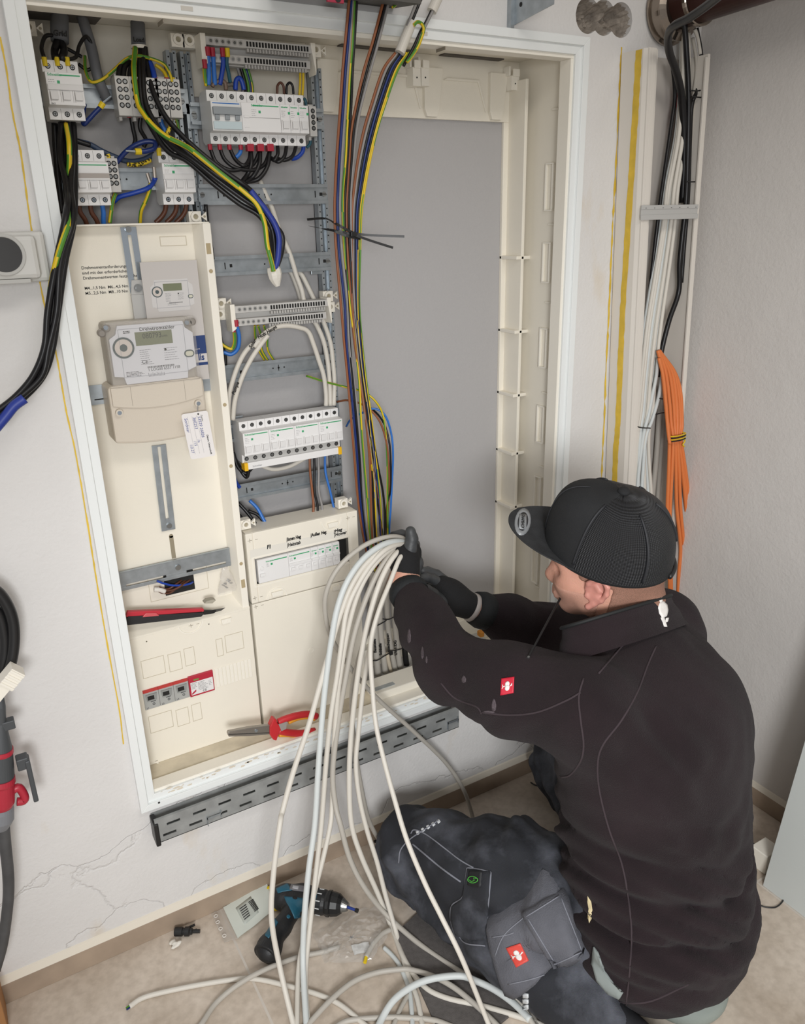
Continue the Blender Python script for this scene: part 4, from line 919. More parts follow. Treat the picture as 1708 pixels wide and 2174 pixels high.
# utility knife on the ledge
KY = .068
a0 = at(266, 1312, KY); a1 = at(462, 1300, KY); d = (a1 - a0); L_ = d.length; d.normalize(); u_ = Vector((-d.z, 0, d.x)); 
kn = empty('utility_knife', a0 + d * .07, 'black and red utility knife with its blade out lying on the cover ledge', 'knife')
def kp(poly, y0, y1, m_, name, bev=.0012):
    k = MB(); k.prism([((a0 + d * u + u_ * v).x, (a0 + d * u + u_ * v).z) for u, v in poly], y0, y1); return k.build(name, m_, kn, bevel=bev)
kp([(.004, -.014), (.145, -.006), (.150, .000), (.148, .003), (.004, .004), (.001, -.003)], KY - .004, KY + .010, mat('rubber_grip', '#252426', .7, bump=.4, bscale=900), 'grip')
kp([(.001, .002), (.150, .004), (.149, .010), (.003, .013)], KY - .002, KY + .008, mat('knife_red', '#c02d3c', .4), 'red_shell')
kp([(.030, .001), (.062, .002), (.056, .008), (.036, .009)], KY - .005, KY, mat('knife_red2', '#cf5a60', .4), 'slider')
kp([(.150, -.004), (.172, -.002), (.176, .004), (.150, .006)], KY, KY + .005, M_BLK, 'nose', .0006)
kp([(.170, -.001), (.186, .002), (.194, .008), (.168, .005)], KY + .002, KY + .003, mat('blade_steel', '#77797a', .25, .9), 'blade', .0)
p = at(445, 1277, .07); m = MB(); m.prism([(p.x - .012, p.z), (p.x - .006, p.z + .004), (p.x + .006, p.z + .004), (p.x + .012, p.z + .001), (p.x + .004, p.z - .004)], .066, .082); o = m.build('plaster_chip', mat('plaster_chip', '#a9a394', .9), bevel=.001); tag(o, 'small grey chip of plaster on the ledge above the utility knife blade', 'plaster chip')
# ledge that carries the knife
q = MB(); q.prism([(.076, lz1 + .0005), (.076, lz1 + .004), (.110, mbz0 + .002), (.110, lz1)], .024, .284, 'yz'); q.build('ledge', M_CREAM, cab)
# pliers resting on the lower sill
PY = .010
pr_ = empty('pliers', at(575, 1548, PY), 'needle-nose pliers with red and yellow insulated handles resting on the cabinet sill', 'pliers')
def pp(pxl, y0, y1, m_, name, bev=.0015, par=None):
    k = MB(); k.prism([(at(a_, b_, PY).x, at(a_, b_, PY).z) for a_, b_ in pxl], y0, y1); return k.build(name, m_, par or pr_, bevel=bev)
STEEL = mat('plier_steel', '#a19c96', .3, .85)
pp([(482, 1556), (484, 1552), (525, 1544), (572, 1538), (574, 1557), (530, 1561), (484, 1562)], PY - .004, PY + .005, STEEL, 'jaw', .001)
pp([(484, 1556.6), (572, 1553), (572, 1554), (484, 1557.6)], PY - .0044, PY - .003, M_HOLE, 'jaw_gap', 0)
PR = mat('handle_red', '#c22a30', .4); PYL = mat('handle_yellow', '#e0982a', .4)
pp([(570, 1540), (578, 1522), (584, 1524), (586, 1532), (594, 1540), (590, 1552), (584, 1569), (577, 1567), (570, 1556)], PY - .008, PY + .008, PR, 'guard', .002)
def hcurve(ptsx, r, m_, name):
    k = MB(); sp = spline([at(a_, b_, PY) for a_, b_ in ptsx], 6); k.tube(sp, r, 10); return k.build(name, m_, pr_, smooth=True)
hcurve([(590, 1533), (606, 1526), (630, 1519), (655, 1516), (672, 1521)], .0075, PR, 'handle'); hcurve([(590, 1551), (610, 1555), (640, 1557), (668, 1552)], .0078, PR, 'handle')
hcurve([(612, 1534), (632, 1526), (654, 1523), (668, 1527)], .0040, PYL, 'handle_inlay'); hcurve([(592, 1560), (612, 1560), (640, 1562), (666, 1556)], .0052, PYL, 'handle_inlay')
p = at(542, 1549, PY); MB().cyl((p.x, PY - .0052, p.z), (p.x, PY - .004, p.z), .0035, n=14).build('pivot', M_ZINC, pr_)
p = at(594, 1540, PY); 
pp([(588, 1534), (606, 1528), (604, 1543), (594, 1548)], PY - .009, PY - .006, mat('plier_label', '#99918c', .5), 'grip_label', .0005)
# surface socket at the left
SO = empty('socket_outlet', at(20, 540, -.03), 'light grey surface-mounted socket box cut by the left edge of the photo', 'socket')
a = at(88, 496, -.012); b = at(88, 590, -.012); sx1 = a.x; m = MB(); zt_, zb2 = a.z, b.z
m.box(sx1 - .10, sx1, -.040, 0, zb2 - .004, zt_ + .004); m.build('back_box', mat('socket_grey', '#c9c8c3', .4), SO, bevel=.006)
m = MB(); m.box(sx1 - .10, sx1 - .014, -.056, -.036, zb2 + .001, zt_ - .001); m.build('front_plate', mat('socket_grey', '#c9c8c3', .4), SO, bevel=.007)
c_ = at(8, 541, -.056); m = MB(); m.cyl((c_.x, -.0572, c_.z), (c_.x, -.0545, c_.z), .0235, n=32); m.build('socket_hole', mat('socket_dark', '#2c2b2a', .3), SO)
m = MB(); m.ring((c_.x, -.0585, c_.z), (0, 1, 0), .0235, .0285, .003, 36); m.build('socket_rim', mat('socket_rim', '#b4b3ae', .35), SO, bevel=.001)
m = MB(); m.box(sx1 - .10, sx1 - .03, -.057, -.045, zb2 - .004, zb2 + .002); m.build('lid_edge', mat('socket_rim', '#b4b3ae', .35), SO, bevel=.001)
# orange fibre-like cable end pieces near the cable entry
m = MB(); 
for px, py, dx in ((1020, 1345, .006), (1045, 1368, .010)):
    p = at(px, py, .07); m.box(p.x - dx, p.x + dx, .062, .078, p.z - .007, p.z + .007)
o = m.build('foam_offcut', mat('ochre_foam', '#cf8a33', .8, bump=.5, bscale=300), bevel=.002); tag(o, 'ochre foam offcut on the cabinet floor behind the right sleeve', 'foam')
# ================================================================== wiring
def Z1(x, y): return (x / 3.972, y / 3.972)
def Z2(x, y): return (380 + x / 3.558, y / 3.558)
def Z4(x, y): return (430 + x / 3.622, 560 + y / 3.622)
def W(pts, ys, r, m, label, name='insulated_wire', cat='wire', group=None, n=10):
    """pts: pixel path, ys: depth plane of each point (interpolated if shorter)"""
    k = len(pts); L_ = len(ys)
    yy = [ys[0] if L_ == 1 else (lambda f: ys[int(f)] + (ys[min(int(f) + 1, L_ - 1)] - ys[int(f)]) * (f - int(f)))(i * (L_ - 1) / (k - 1)) for i in range(k)]
    P3 = [at(p[0], p[1], y) for p, y in zip(pts, yy)]
    P3 = [atz(p[0], p[1], r) if q_.z < r else q_ for p, q_ in zip(pts, P3)]
    return wire(P3, r, m, name, label, cat, group, n=n)
def sleeve(parent, px, py, y, m, ln=.010, r=.0036, d=(0, 0, -1), name='ferrule_sleeve'):
    p = at(px, py, y); k = MB(); k.cyl(p, p + Vector(d) * ln, r, r * .9, n=10); return k.build(name, m, parent)
# --- colourful loose conductors in the right field
rows = [0, 84, 150, 225, 280, 340, 400, 450, 530, 643, 726, 809, 891, 974, 1057, 1140, 1215]
yrow = [-.035, -.03, -.022, -.01, .0, .01, .02, .025, .03, .035, .04, .045, .05, .06, .075, .09, .11]
CW_ = [
 ('brown', M_BROWN, [741, 733, 727, 722, 718, 714, 711, 710, 713, 723, 730, 738, 745, 752, 759, 771, 788]),
 ('dark blue', M_DBLUE, [746, 739, 733, 728, 724, 720, 717, 716, 719, 731, 735, 743, 751, 758, 764, 774, 789]),
 ('grey', M_GREY, [748, 743, 738, 733, 729, 725, 722, 721, 725, 737, 741, 751, 760, 767, 773, 781, 793]),
 ('green and yellow', GY, [752, 748, 743, 739, 736, 733, 728, 727, 731, 742, 753, 762, 766, 772, 779, 785, 796]),
 ('black', M_BLACK, [757, 752, 748, 745, 741, 737, 733, 731, 733, 738, 742, 749, 756, 763, 767, 776, 791]),
 ('brown', M_BROWN, [814, 792, 772, 755, 745, 741, 737, 735, 737, 745, 752, 765, 776, 784, 787, 790, 800]),
 ('black', M_BLACK, [820, 798, 779, 760, 750, 746, 741, 740, 742, 749, 758, 769, 780, 789, 792, 796, 803]),
 ('grey', M_GREY, [826, 804, 786, 766, 756, 750, 745, 744, 746, 752, 760, 772, 783, 793, 797, 800, 806]),
]
CW3 = [   # leave the sheaths near the top right
 ('brown', M_BROWN, [839, 812, 787, 771, 759, 751, 747, 747, 748, 754, 764, 776, 787, 803, 809, 813]),
 ('grey', M_GREY, [843, 818, 793, 777, 764, 755, 750, 749, 750, 756, 765, 776, 789, 796, 804, 812]),
 ('black', M_BLACK, [848, 824, 798, 782, 769, 759, 753, 752, 754, 759, 768, 780, 792, 800, 812, 816]),
 ('dark blue', M_DBLUE, [853, 829, 803, 787, 773, 763, 757, 756, 757, 763, 772, 783, 795, 803, 808, 815]),
 ('black', M_BLACK, [858, 834, 808, 792, 778, 767, 761, 760, 761, 766, 774, 786, 799, 814, 817, 819]),
 ('yellow', M_YEL, [863, 838, 812, 796, 781, 770, 763, 760, 758, 762, 771, 783, 788, 796, 800, 807]),
 ('green and yellow', GY, [868, 843, 816, 799, 785, 774, 767, 764, 762, 768, 777, 788, 798, 806, 811, 818]),
]
cnt = {}
ordn = ['leftmost', 'second', 'third', 'fourth']
gdir = {0: 'straight down from the top edge', 1: 'down from the top edge beside the leftmost bunch', 2: 'out of the white sheath below the top edge'}
for i, (cn, m_, xs_) in enumerate(CW_):
    pts = list(zip(xs_, rows)); pts[0] = (xs_[0] + (xs_[0] - xs_[1]) * .4, -34)
    W(pts, yrow, .0024, m_, '%s wire hanging in the empty field, part of the %s' % (cn, 'leftmost loose bunch' if i < 5 else 'middle bunch leaving the top edge'), group='loose coloured wires in the empty field')
for i, (cn, m_, xs_) in enumerate(CW3):
    rr3 = rows[1:]; pts = [(x_ + (0 if k else 0), r_ + (28 if k == 0 else 0)) for k, (x_, r_) in enumerate(zip(xs_, rr3))]
    lab = '%s wire coming out of the short white sheath in the empty field' % cn if i < 5 else '%s wire running down the right side of the rightmost bunch' % cn
    if i == 4: lab = 'black wire at the right side of the bunch from the short white sheath'
    W(pts, yrow[1:], .0024, m_, lab, group='loose coloured wires in the empty field')
# sheath pieces at the top
for pa, pb, r, lab in (((822, -12), (829, 6), .0068, 'short end of white cable sheath at the top edge, left one'), ((874, 46), (848, 112), .0085, 'white sheath piece stripped back on the wires, largest one near the top'), ((936, -20), (916, 24), .0085, 'short white sheath end at the top edge, right one')):
    a = at(pa[0], pa[1], -.036); b = at(pb[0], pb[1], -.034); k = MB(); k.cyl(a, b, r, n=18); o = k.build('cable_sheath', M_SHEATH, smooth=False); tag(o, lab, 'cable sheath', 'stripped cable sheaths at the top')
W([(905, -30), (880, 30), (869, 58)], [-.04, -.036], .0027, M_BLACK, 'black wire entering the large white sheath from above', group='wires above the large sheath')
W([(898, -30), (874, 30), (864, 56)], [-.043, -.038], .0027, M_GREY, 'grey wire entering the large white sheath from above', group='wires above the large sheath')
W([(916, 22), (905, 45), (893, 66), (880, 95), (868, 118), (856, 140)], [-.034, -.032], .0027, M_BLACK, 'black wire between the right sheath end and the bunch', group='wires below the right sheath')
W([(920, 20), (900, 60), (884, 90), (868, 125)], [-.038, -.03], .0024, M_GREY, 'grey wire between the right sheath end and the bunch', group='wires below the right sheath')
W([(877, 54), (885, 47), (894, 50), (899, 62), (894, 80), (886, 100), (872, 122), (863, 132)], [-.044, -.04], .0029, GY, 'green and yellow wire bent in a small hook beside the large white sheath')
W([(843, 4), (838, 12), (832, 16)], [-.04], .0022, GY, 'short green and yellow wire end at the top edge')
# right looping wires low in the empty field
for nm, m_, pts in (('green and yellow', GY, [(650, 798), (695, 812), (735, 822), (770, 832), (795, 850), (812, 880), (819, 930), (822, 990), (822, 1057), (823, 1140), (826, 1205)]),
                    ('brown', M_BROWN, [(715, 853), (740, 850), (775, 862), (803, 890), (818, 930), (824, 975), (826, 1040), (822, 1110), (825, 1200)]),
                    ('black', M_BLACK, [(770, 858), (795, 873), (815, 900), (826, 940), (829, 985), (828, 1040), (820, 1090), (826, 1200)]),
                    ('light blue', M_LBLUE, [(735, 905), (745, 890), (770, 876), (795, 868), (817, 882), (830, 920), (834, 965), (832, 1020), (829, 1080), (826, 1130), (828, 1200)])):
    W(pts, [.15, .09, .07, .07, .08, .11], .0022, m_, '%s wire bowing out to the right low in the empty field' % nm, group='bowed wires low in the empty field')
# zip tie round the bundle with long tails
zt = empty('cable_tie', at(745, 497, .02), 'black cable tie with long crossing tails tied round the coloured wires', 'cable tie')
def strap(pts, y, wd, parent, name, m=M_BLK):
    sp = spline([at(p[0], p[1], yy) for p, yy in zip(pts, y)], 5); k = MB(); U = []; V = []
    for i, p in enumerate(sp):
        t = (sp[min(i + 1, len(sp) - 1)] - sp[max(i - 1, 0)]).normalized(); n_ = Vector((-t.z, 0, t.x)).normalized() * wd / 2; U.append(p + n_); V.append(p - n_)
    th = Vector((0, .0012, 0)); k.grid([U, V, [v + th for v in V], [u + th for u in U], U]); return k.build(name, m, parent)
strap([(652, 466), (690, 464), (715, 476), (745, 492), (760, 497), (800, 500), (858, 502)], [.12, .06, .02, .012, .012, .0, -.02], .0042, zt, 'strap')
strap([(656, 480), (700, 488), (745, 497), (790, 512), (834, 526)], [.12, .03, .010, .0, -.01], .0042, zt, 'strap')
strap([(712, 492), (740, 502), (765, 507)], [.018, .009, .012], .0042, zt, 'strap')
a = at(748, 497, .008); MB().box(a.x - .005, a.x + .006, .003, .012, a.z - .004, a.z + .004).build('tie_head', M_BLK, zt, bevel=.0008)
# --- conduits at the top
for i, (pa, pb, r, lab) in enumerate((((126, 30), (127, 88), .0135, 'grey conduit marked Grid entering the cabinet at top left'), ((172, 30), (208, 165), .0085, 'slanting grey cable beside the conduit marked Grid'), ((292, 50), (294, 98), .0115, 'grey conduit above the thick black and yellow-green cables'))):
    a = at(pa[0], pa[1], .15); b = at(pb[0], pb[1], .14); k = MB(); k.tube(spline([a, (a + b) / 2 + Vector((.002, 0, 0)), b, b + Vector((.012, .012, -.03))] if i == 1 else [a, (a + b) / 2, b], 5), r, 16); o = k.build('conduit', mat('conduit_grey', '#66686c', .55), smooth=True); tag(o, lab, 'conduit')
    if i == 0: text('Grid', (b.x - .011, b.y - r - .0006, b.z + .005), XP, ZP, .011, M_INK, o, 'handwriting', ext=.0003, shear=.1, bold=.0003)
    if i == 2:
        text('Load', (b.x - .0105, b.y - r - .0006, b.z + .004), XP, ZP, .009, M_INK, o, 'handwriting', ext=.0003, bold=.0003)
        MB().ring(b + Vector((0, 0, -.004)), (0, 0, 1), .009, .0125, .005, 20).build('conduit_lip', M_CREAM2, o)
# --- thick black and green-yellow feed swinging across the middle field
TB = .0044
gT = 'thick black feed wires swinging to the taped end'
W([Z1(1190, 395), Z1(1175, 600), Z1(1200, 900), Z1(1290, 1100), Z1(1420, 1280), Z2(60, 1215), Z2(250, 1380), Z2(450, 1535), Z2(600, 1625), Z2(690, 1760), Z2(705, 1950), Z2(700, 2050)], [.138, .10, .07, .04, .02, .03], TB, M_BLACK, 'lowest thick black feed wire swinging across to the taped end', group=gT)
W([Z1(1210, 395), Z1(1205, 600), Z1(1225, 860), Z1(1320, 1060), Z1(1460, 1240), Z2(90, 1200), Z2(280, 1350), Z2(470, 1490), Z2(610, 1590), Z2(700, 1730), Z2(722, 1930), Z2(705, 2050)], [.134, .10, .06, .03, .015, .02], TB, M_BLACK, 'second lowest thick black feed wire swinging across to the taped end', group=gT)
W([Z1(1222, 400), Z1(1250, 620), Z1(1300, 800), Z1(1400, 990), Z1(1550, 1160), Z2(200, 1185), Z2(350, 1300), Z2(480, 1390), Z2(560, 1460), Z2(660, 1590), Z2(740, 1720), Z2(762, 1850), Z2(745, 1980), Z2(715, 2050)], [.138, .10, .06, .03, .01, .015], TB, M_BLACK, 'uppermost thick black feed wire, passing under the blue tape', group=gT)
W([Z1(1205, 400), Z1(1215, 700), Z1(1260, 950), Z1(1400, 1180), Z2(10, 1110), Z2(200, 1270), Z2(400, 1400), Z2(560, 1530), Z2(680, 1660), Z2(775, 1770), Z2(775, 1900), Z2(730, 2040)], [.142, .12, .07, .045, .03, .03], TB, M_BLACK, 'thick black feed wire that bows furthest right before the taped end', group=gT)
W([Z2(540, 1440), Z2(600, 1520), Z2(650, 1580), Z2(720, 1690), Z2(752, 1790), Z2(750, 1900), Z2(738, 1985), Z2(716, 2040)], [.012, .008, .004, .004], TB * 1.12, mat('blue_tape', '#25388f', .45), 'thick feed wire end wrapped in crinkled blue tape', name='taped_wire')
W([Z1(1140, 400), Z1(1128, 600), Z1(1160, 860), Z1(1210, 960), Z1(1290, 1060), Z1(1400, 1150), Z1(1540, 1220), Z2(110, 1145), Z2(300, 1300), Z2(490, 1450), Z2(590, 1550), Z2(645, 1690), Z2(665, 1850), Z2(700, 1990), Z2(712, 2050)], [.128, .085, .05, .02, .0, .0], .0042, GY, 'thick green and yellow feed wire swinging across to the taped end')
# taped end
a = at(578, 566, .012); b = at(590, 608, .010); m = MB(); rs_ = [.010, .0125, .0125, .011, .008, .004]; m.tube([a + (b - a) * (i / 5) + Vector((random.uniform(-.001, .001), random.uniform(-.001, .001), 0)) for i in range(6)], .01, 9, rs=rs_); o = m.build('tape_wrap', mat('white_tape', '#dedad0', .5, bump=.6, bscale=120)); tag(o, 'white tape wrapped round the end of the thick black feed wires', 'tape')
# --- black bundle leaving at left over the frame
def band(u): # left and right pixel edges of the bundle
    A = [(126, 262), (124, 330), (140, 400), (138, 450), (116, 560), (98, 660), (92, 735), (68, 796), (30, 842), (-20, 880)]
    B = [(160, 262), (164, 330), (162, 400), (158, 478), (141, 556), (127, 660), (114, 742), (94, 800), (48, 850), (-14, 900)]
    return [(a[0] + (b[0] - a[0]) * u, a[1] + (b[1] - a[1]) * u) for a, b in zip(A, B)]
yb = [.12, .09, .03, -.03, -.045, -.05, -.055, -.06, -.065, -.07]
for i, u in enumerate((.12, .38, .62, .88)):
    pts = band(u); yy = [y + (.007 if i % 2 else -.003) for y in yb]
    if i in (1, 2): pts = [(p[0] + (4 if k % 2 else -3), p[1]) for k, p in enumerate(pts)]
    wire([at(p[0], p[1], y) for p, y in zip(pts, yy)], .0048, M_BLACK, 'insulated_wire', ['outermost left', 'second', 'third', 'innermost right'][i] + ' thick black wire of the bundle leaving over the left frame', 'wire', 'thick black wires leaving over the left frame')
pts = [(140, 264), (146, 300), (147, 340), (146, 380), (150, 420), (146, 470), (133, 510), (122, 545), (113, 580), (106, 620), (104, 660), (110, 720), (82, 780)]
wire([at(p[0], p[1], y) for p, y in zip(pts, [.115, .08, .07, .05, .01, -.036, -.052, -.052, -.048, -.045, -.042, -.045, -.05])], .0042, GY, 'insulated_wire', 'green and yellow wire weaving along the black bundle at the left', 'wire')
W([(52, 846), (30, 862), (12, 884), (-10, 910)], [-.078], .0075, mat('blue_tape', '#25388f', .45), 'crinkled blue tape on the black bundle at the left photo edge', name='taped_wire')
# --- smaller wiring in the upper left field
D = .13
W([Z1(370, 485), Z1(350, 400), Z1(380, 310), Z1(440, 300), Z1(490, 340)], [.105, .13, .14], .0030, M_BLACK, 'black wire arching from the first yellow sleeve to the conduit marked Grid', group='black wires above the top left breaker')
W([Z1(470, 500), Z1(460, 430), Z1(490, 340)], [.105, .13, .14], .0058, M_BLACK, 'thick black wires running down from Grid into the top left breaker', group='black wires above the top left breaker')
W([Z1(520, 500), Z1(540, 420), Z1(505, 340)], [.105, .13, .14], .0058, M_BLACK, 'thick black wire into the middle of the top left breaker', group='black wires above the top left breaker')
W([Z1(562, 500), Z1(640, 480), Z1(670, 380), Z1(730, 310), Z1(790, 420), Z1(800, 530), Z1(740, 590), Z1(660, 540)], [.11, .14, .15], .0028, M_BLACK, 'black wire looping round behind the slanting grey cable')
W([Z1(545, 400), Z1(620, 440), Z1(690, 480)], [.145], .0028, M_BLACK, 'short black wire crossing toward the slanting grey cable')
W([Z1(715, 470), Z1(722, 600), Z1(770, 690), Z1(860, 670), Z1(960, 590), Z1(1060, 500), Z1(1150, 470), Z1(1260, 490), Z1(1380, 540), Z1(1430, 620), Z1(1450, 690)], [.15, .13, .125, .115], .0026, GY, 'green and yellow wire looping from the slanting cable over to the terminal blocks')
W([Z1(1310, 545), Z1(1370, 590), Z1(1400, 640), Z1(1410, 690)], [.13, .12], .0030, M_YEL, 'yellow wire bending into the fourth terminal block')
W([Z1(1260, 520), Z1(1290, 600), Z1(1305, 690)], [.13, .12], .0046, M_BLUE, 'blue wire dropping into the fourth terminal block')
for i, x_ in enumerate((995, 1035, 1090)):
    W([Z1(x_ + 60, 520), Z1(x_ + 15, 570), Z1(x_, 680)], [.135, .12], .0042, M_BLACK, 'thick black wire bending into a red sleeve, %s of three at the terminal blocks' % ('left', 'middle', 'right')[i], group='black wires into the terminal blocks')
fs = empty('ferrule', at(*Z1(1015, 680), .12), 'red and yellow wire end sleeves along the top of the terminal blocks', 'ferrules', None)
for x_, c_ in ((995, M_FERR), (1035, M_FERR), (1092, M_FERR), (1308, M_FERR), (1405, M_FERR), (1450, M_FERY)): sleeve(fs, *Z1(x_, 655), .122, c_, .013, .0043)
for x_, c_ in ((1080, M_FERR), (1172, M_FERR), (1285, M_FERR), (1395, M_FERR), (1440, M_FERY), (1472, M_FERY)): sleeve(fs, *Z1(x_, 925), .132, c_, .012, .0040)
fs = empty('ferrule', at(*Z1(470, 490), .1), 'three yellow wire sleeves on top of the top left breaker', 'ferrules', None)
for x_ in (370, 476, 562): sleeve(fs, *Z1(x_, 482), .106, M_FERY, .012, .0040)
m = MB()
for i, x_ in enumerate((1100, 1190, 1290)):
    W([Z1(x_, 960), Z1(x_ - 10 + 30 * (i == 0), 1080), Z1(x_ + 40, 1180), Z1(x_ + 20, 1240)], [.14, .15], .0036, M_BLACK, 'black wire hanging below the terminal blocks, %s of three' % ('left', 'middle', 'right')[i], group='black wires below the terminal blocks')
W([Z1(1345, 960), Z1(1360, 1040), Z1(1390, 1110), Z1(1370, 1180)], [.145], .0040, M_LBLUE, 'light blue wire hanging below the terminal blocks')
W([Z1(1478, 980), Z1(1500, 1060), Z1(1505, 1130)], [.14], .0024, GY, 'green and yellow wire hanging below the last terminal block')
W([Z1(1440, 960), Z1(1440, 1050), Z1(1405, 1130)], [.14], .0034, mat('banded_wire', '#b49b24', .5, var=.9, vscale=260, ramp=(.45, .5)), 'black and yellow banded wire hanging below the terminal blocks')
# blue wire with yellow sleeve lying over the rail
o = W([Z1(712, 880), Z1(700, 970), Z1(705, 1045), Z1(745, 1010), Z1(800, 950), Z1(845, 905)], [.14, .12, .11, .105], .0037, M_DBLUE, 'dark blue wire hooking up to a bare crimp in front of the upper rail')
a = at(*Z1(845, 905), .105); b = at(*Z1(870, 865), .103); c_ = at(*Z1(935, 810), .10); MB().cyl(a, b, .0048, n=12).build('yellow_sleeve', M_FERY, o); MB().cyl(b, c_, .0020, .0014, n=8).build('bare_crimp', M_ZINC, o)
o = W([Z1(985, 1370), Z1(1050, 1290), Z1(1130, 1230), Z1(1220, 1195), Z1(1300, 1200), Z1(1300, 1250), Z1(1230, 1275), Z1(1185, 1278)], [.13, .11, .10, .10], .0040, M_DBLUE, 'dark blue wire curled with a yellow sleeve above the lower rail')
a = at(*Z1(1190, 1278), .10); b = at(*Z1(1140, 1278), .10); c_ = at(*Z1(1060, 1272), .10); MB().cyl(a, b, .0050, n=12).build('yellow_sleeve', M_FERY, o); MB().cyl(b, c_, .0022, .0014, n=8).build('bare_crimp', M_ZINC, o)
W([Z1(650, 1190), Z1(760, 1220), Z1(850, 1270), Z1(960, 1320), Z1(1080, 1360), Z1(1200, 1350), Z1(1300, 1300)], [.15], .0046, mat('slate_blue_insulation', '#33435c', .45), 'slate blue wire lying behind above the lower rail')
W([Z1(905, 1300), Z1(920, 1340), Z1(930, 1390)], [.13], .0038, mat('banded_wire', '#b49b24', .5, var=.9, vscale=260, ramp=(.45, .5)), 'black and yellow banded wire at the small terminal block')
W([Z1(1070, 1385), Z1(1150, 1390), Z1(1230, 1370), Z1(1270, 1350)], [.14], .0034, mat('banded_wire', '#b49b24', .5, var=.9, vscale=260, ramp=(.45, .5)), 'black and yellow banded wire lying on top of the lower rail')
W([Z1(960, 1700), Z1(1010, 1660), Z1(1120, 1630), Z1(1240, 1590), Z1(1290, 1540), Z1(1308, 1500)], [.14, .12, .1], .0040, M_BLUE, 'blue wire rising to a copper lug beside the right breaker')
W([Z1(1180, 1890), Z1(1190, 1780), Z1(1230, 1690), Z1(1262, 1600), Z1(1268, 1540)], [.14, .11], .0032, GY, 'yellow and green wire rising to a bare lug in front of the lower rail')
m = MB(); m.cyl(at(*Z1(1266, 1540), .108), at(*Z1(1240, 1460), .108), .0030, n=8); m.cyl(at(*Z1(1306, 1500), .10), at(*Z1(1298, 1410), .10), .0030, n=8); o = m.build('crimp_lug', mat('crimp_silver', '#b0a79d', .35, .8)); tag(o, 'bare silvery crimp lugs in front of the lower left rail', 'crimp lugs')
W([Z1(975, 1630), Z1(950, 1700), Z1(935, 1800), Z1(925, 1880)], [.13], .0032, GY, 'green and yellow wire going down from the small terminal block')
for x_, m_, lb in ((665, M_DBROWN, 'left brown'), (760, M_DBROWN, 'middle brown'), (860, M_LBLUE, 'blue')):
    o = W([Z1(x_, 1722), Z1(x_ + 12, 1790), Z1(x_ + (50 if m_ is M_DBROWN else 12), 1850), Z1(x_ + (70 if m_ is M_DBROWN else 15), 1900)], [.12, .13], .0040, m_, '%s wire leaving the bottom of the breaker behind the black cables' % lb, group='wires under the left breaker')
    MB().cyl(at(*Z1(x_, 1712), .12), at(*Z1(x_, 1735), .12), .0034, n=8).build('bare_copper', M_COPPER, o)
for i, x_ in enumerate((1400, 1490, 1570)):
    o = W([Z1(x_, 1722), Z1(x_ - 10, 1780), Z1(x_ - 40, 1830), Z1(x_ - 90, 1880)], [.12, .13], .0040, M_DBROWN, 'brown wire leaving the right breaker, %s of three' % ('left', 'middle', 'right')[i], group='brown wires under the right breaker')
    MB().cyl(at(*Z1(x_, 1712), .12), at(*Z1(x_, 1735), .12), .0034, n=8).build('bare_copper', M_COPPER, o)
fs = empty('ferrule', at(*Z1(1340, 1260), .1), 'two yellow wire sleeves on top of the right breaker above the meter board', 'ferrules', None)
for x_ in (1335, 1512): sleeve(fs, *Z1(x_, 1248), .106, M_FERY, .012, .0042)
# black wires behind the left breakers
for i, x_ in enumerate((460, 520)):
    W([Z1(x_, 1040), Z1(x_ + 10, 1250), Z1(x_ + 30, 1500), Z1(x_ + 60, 1800)], [.14], .0050, M_BLACK, 'black wire dropping behind the left bundle, %s one' % ('left', 'right')[i], group='black wires behind the left bundle')
W([Z1(600, 1170), Z1(680, 1200), Z1(760, 1225)], [.14], .0040, M_BLACK, 'short black wire crossing above the left lower breaker')
# --- top middle field
for i, (x_, m_) in enumerate(((215, M_LBLUE), (255, M_LBLUE), (327, M_BLUE))):
    W([Z2(x_, 390), Z2(x_ + 5, 480), Z2(x_ + (10 if i < 2 else -5), 560), Z2(x_ + (15 if i == 1 else 5 if i == 0 else -20), 640)], [.105, .12], .0040, m_, 'blue wire under the top terminal strip, %s of three' % ('left', 'middle', 'right')[i], group='blue wires under the top terminal strip')
W([Z2(190, 480), Z2(192, 560), Z2(205, 650)], [.11, .12], .0032, GY, 'yellow wire at the left end under the top terminal strip')
W([Z2(362, 400), Z2(360, 480), Z2(375, 560), Z2(385, 620)], [.105, .12], .0032, mat('teal_insulation', '#1f5464', .4), 'dark teal wire from the yellow sleeve under the top terminal strip')
fs = empty('ferrule', at(*Z2(260, 380), .1), 'row of red and yellow wire sleeves at the left end of the top terminal strip', 'ferrules', None)
for x_, y_, c_ in ((213, 355, M_FERR), (250, 360, M_FERR), (325, 362, M_FERR), (362, 364, M_FERY), (190, 450, M_FERR)): sleeve(fs, *Z2(x_, y_), .102, c_, .013, .0042)
W([Z2(250, 655), Z2(265, 630), Z2(310, 612), Z2(345, 625), Z2(355, 680)], [.12], .0036, mat('taupe_insulation', '#6f5b4e', .4), 'taupe wire arching over the main switch'); W([Z2(345, 660), Z2(370, 640), Z2(410, 640), Z2(430, 680)], [.125], .0036, mat('taupe_grey_insulation', '#6b665e', .4), 'grey wire arching beside the main switch')
W([Z2(425, 680), Z2(430, 610), Z2(455, 590), Z2(475, 620), Z2(490, 680)], [.12], .0040, M_BLUE, 'blue wire arching above the residual current device')
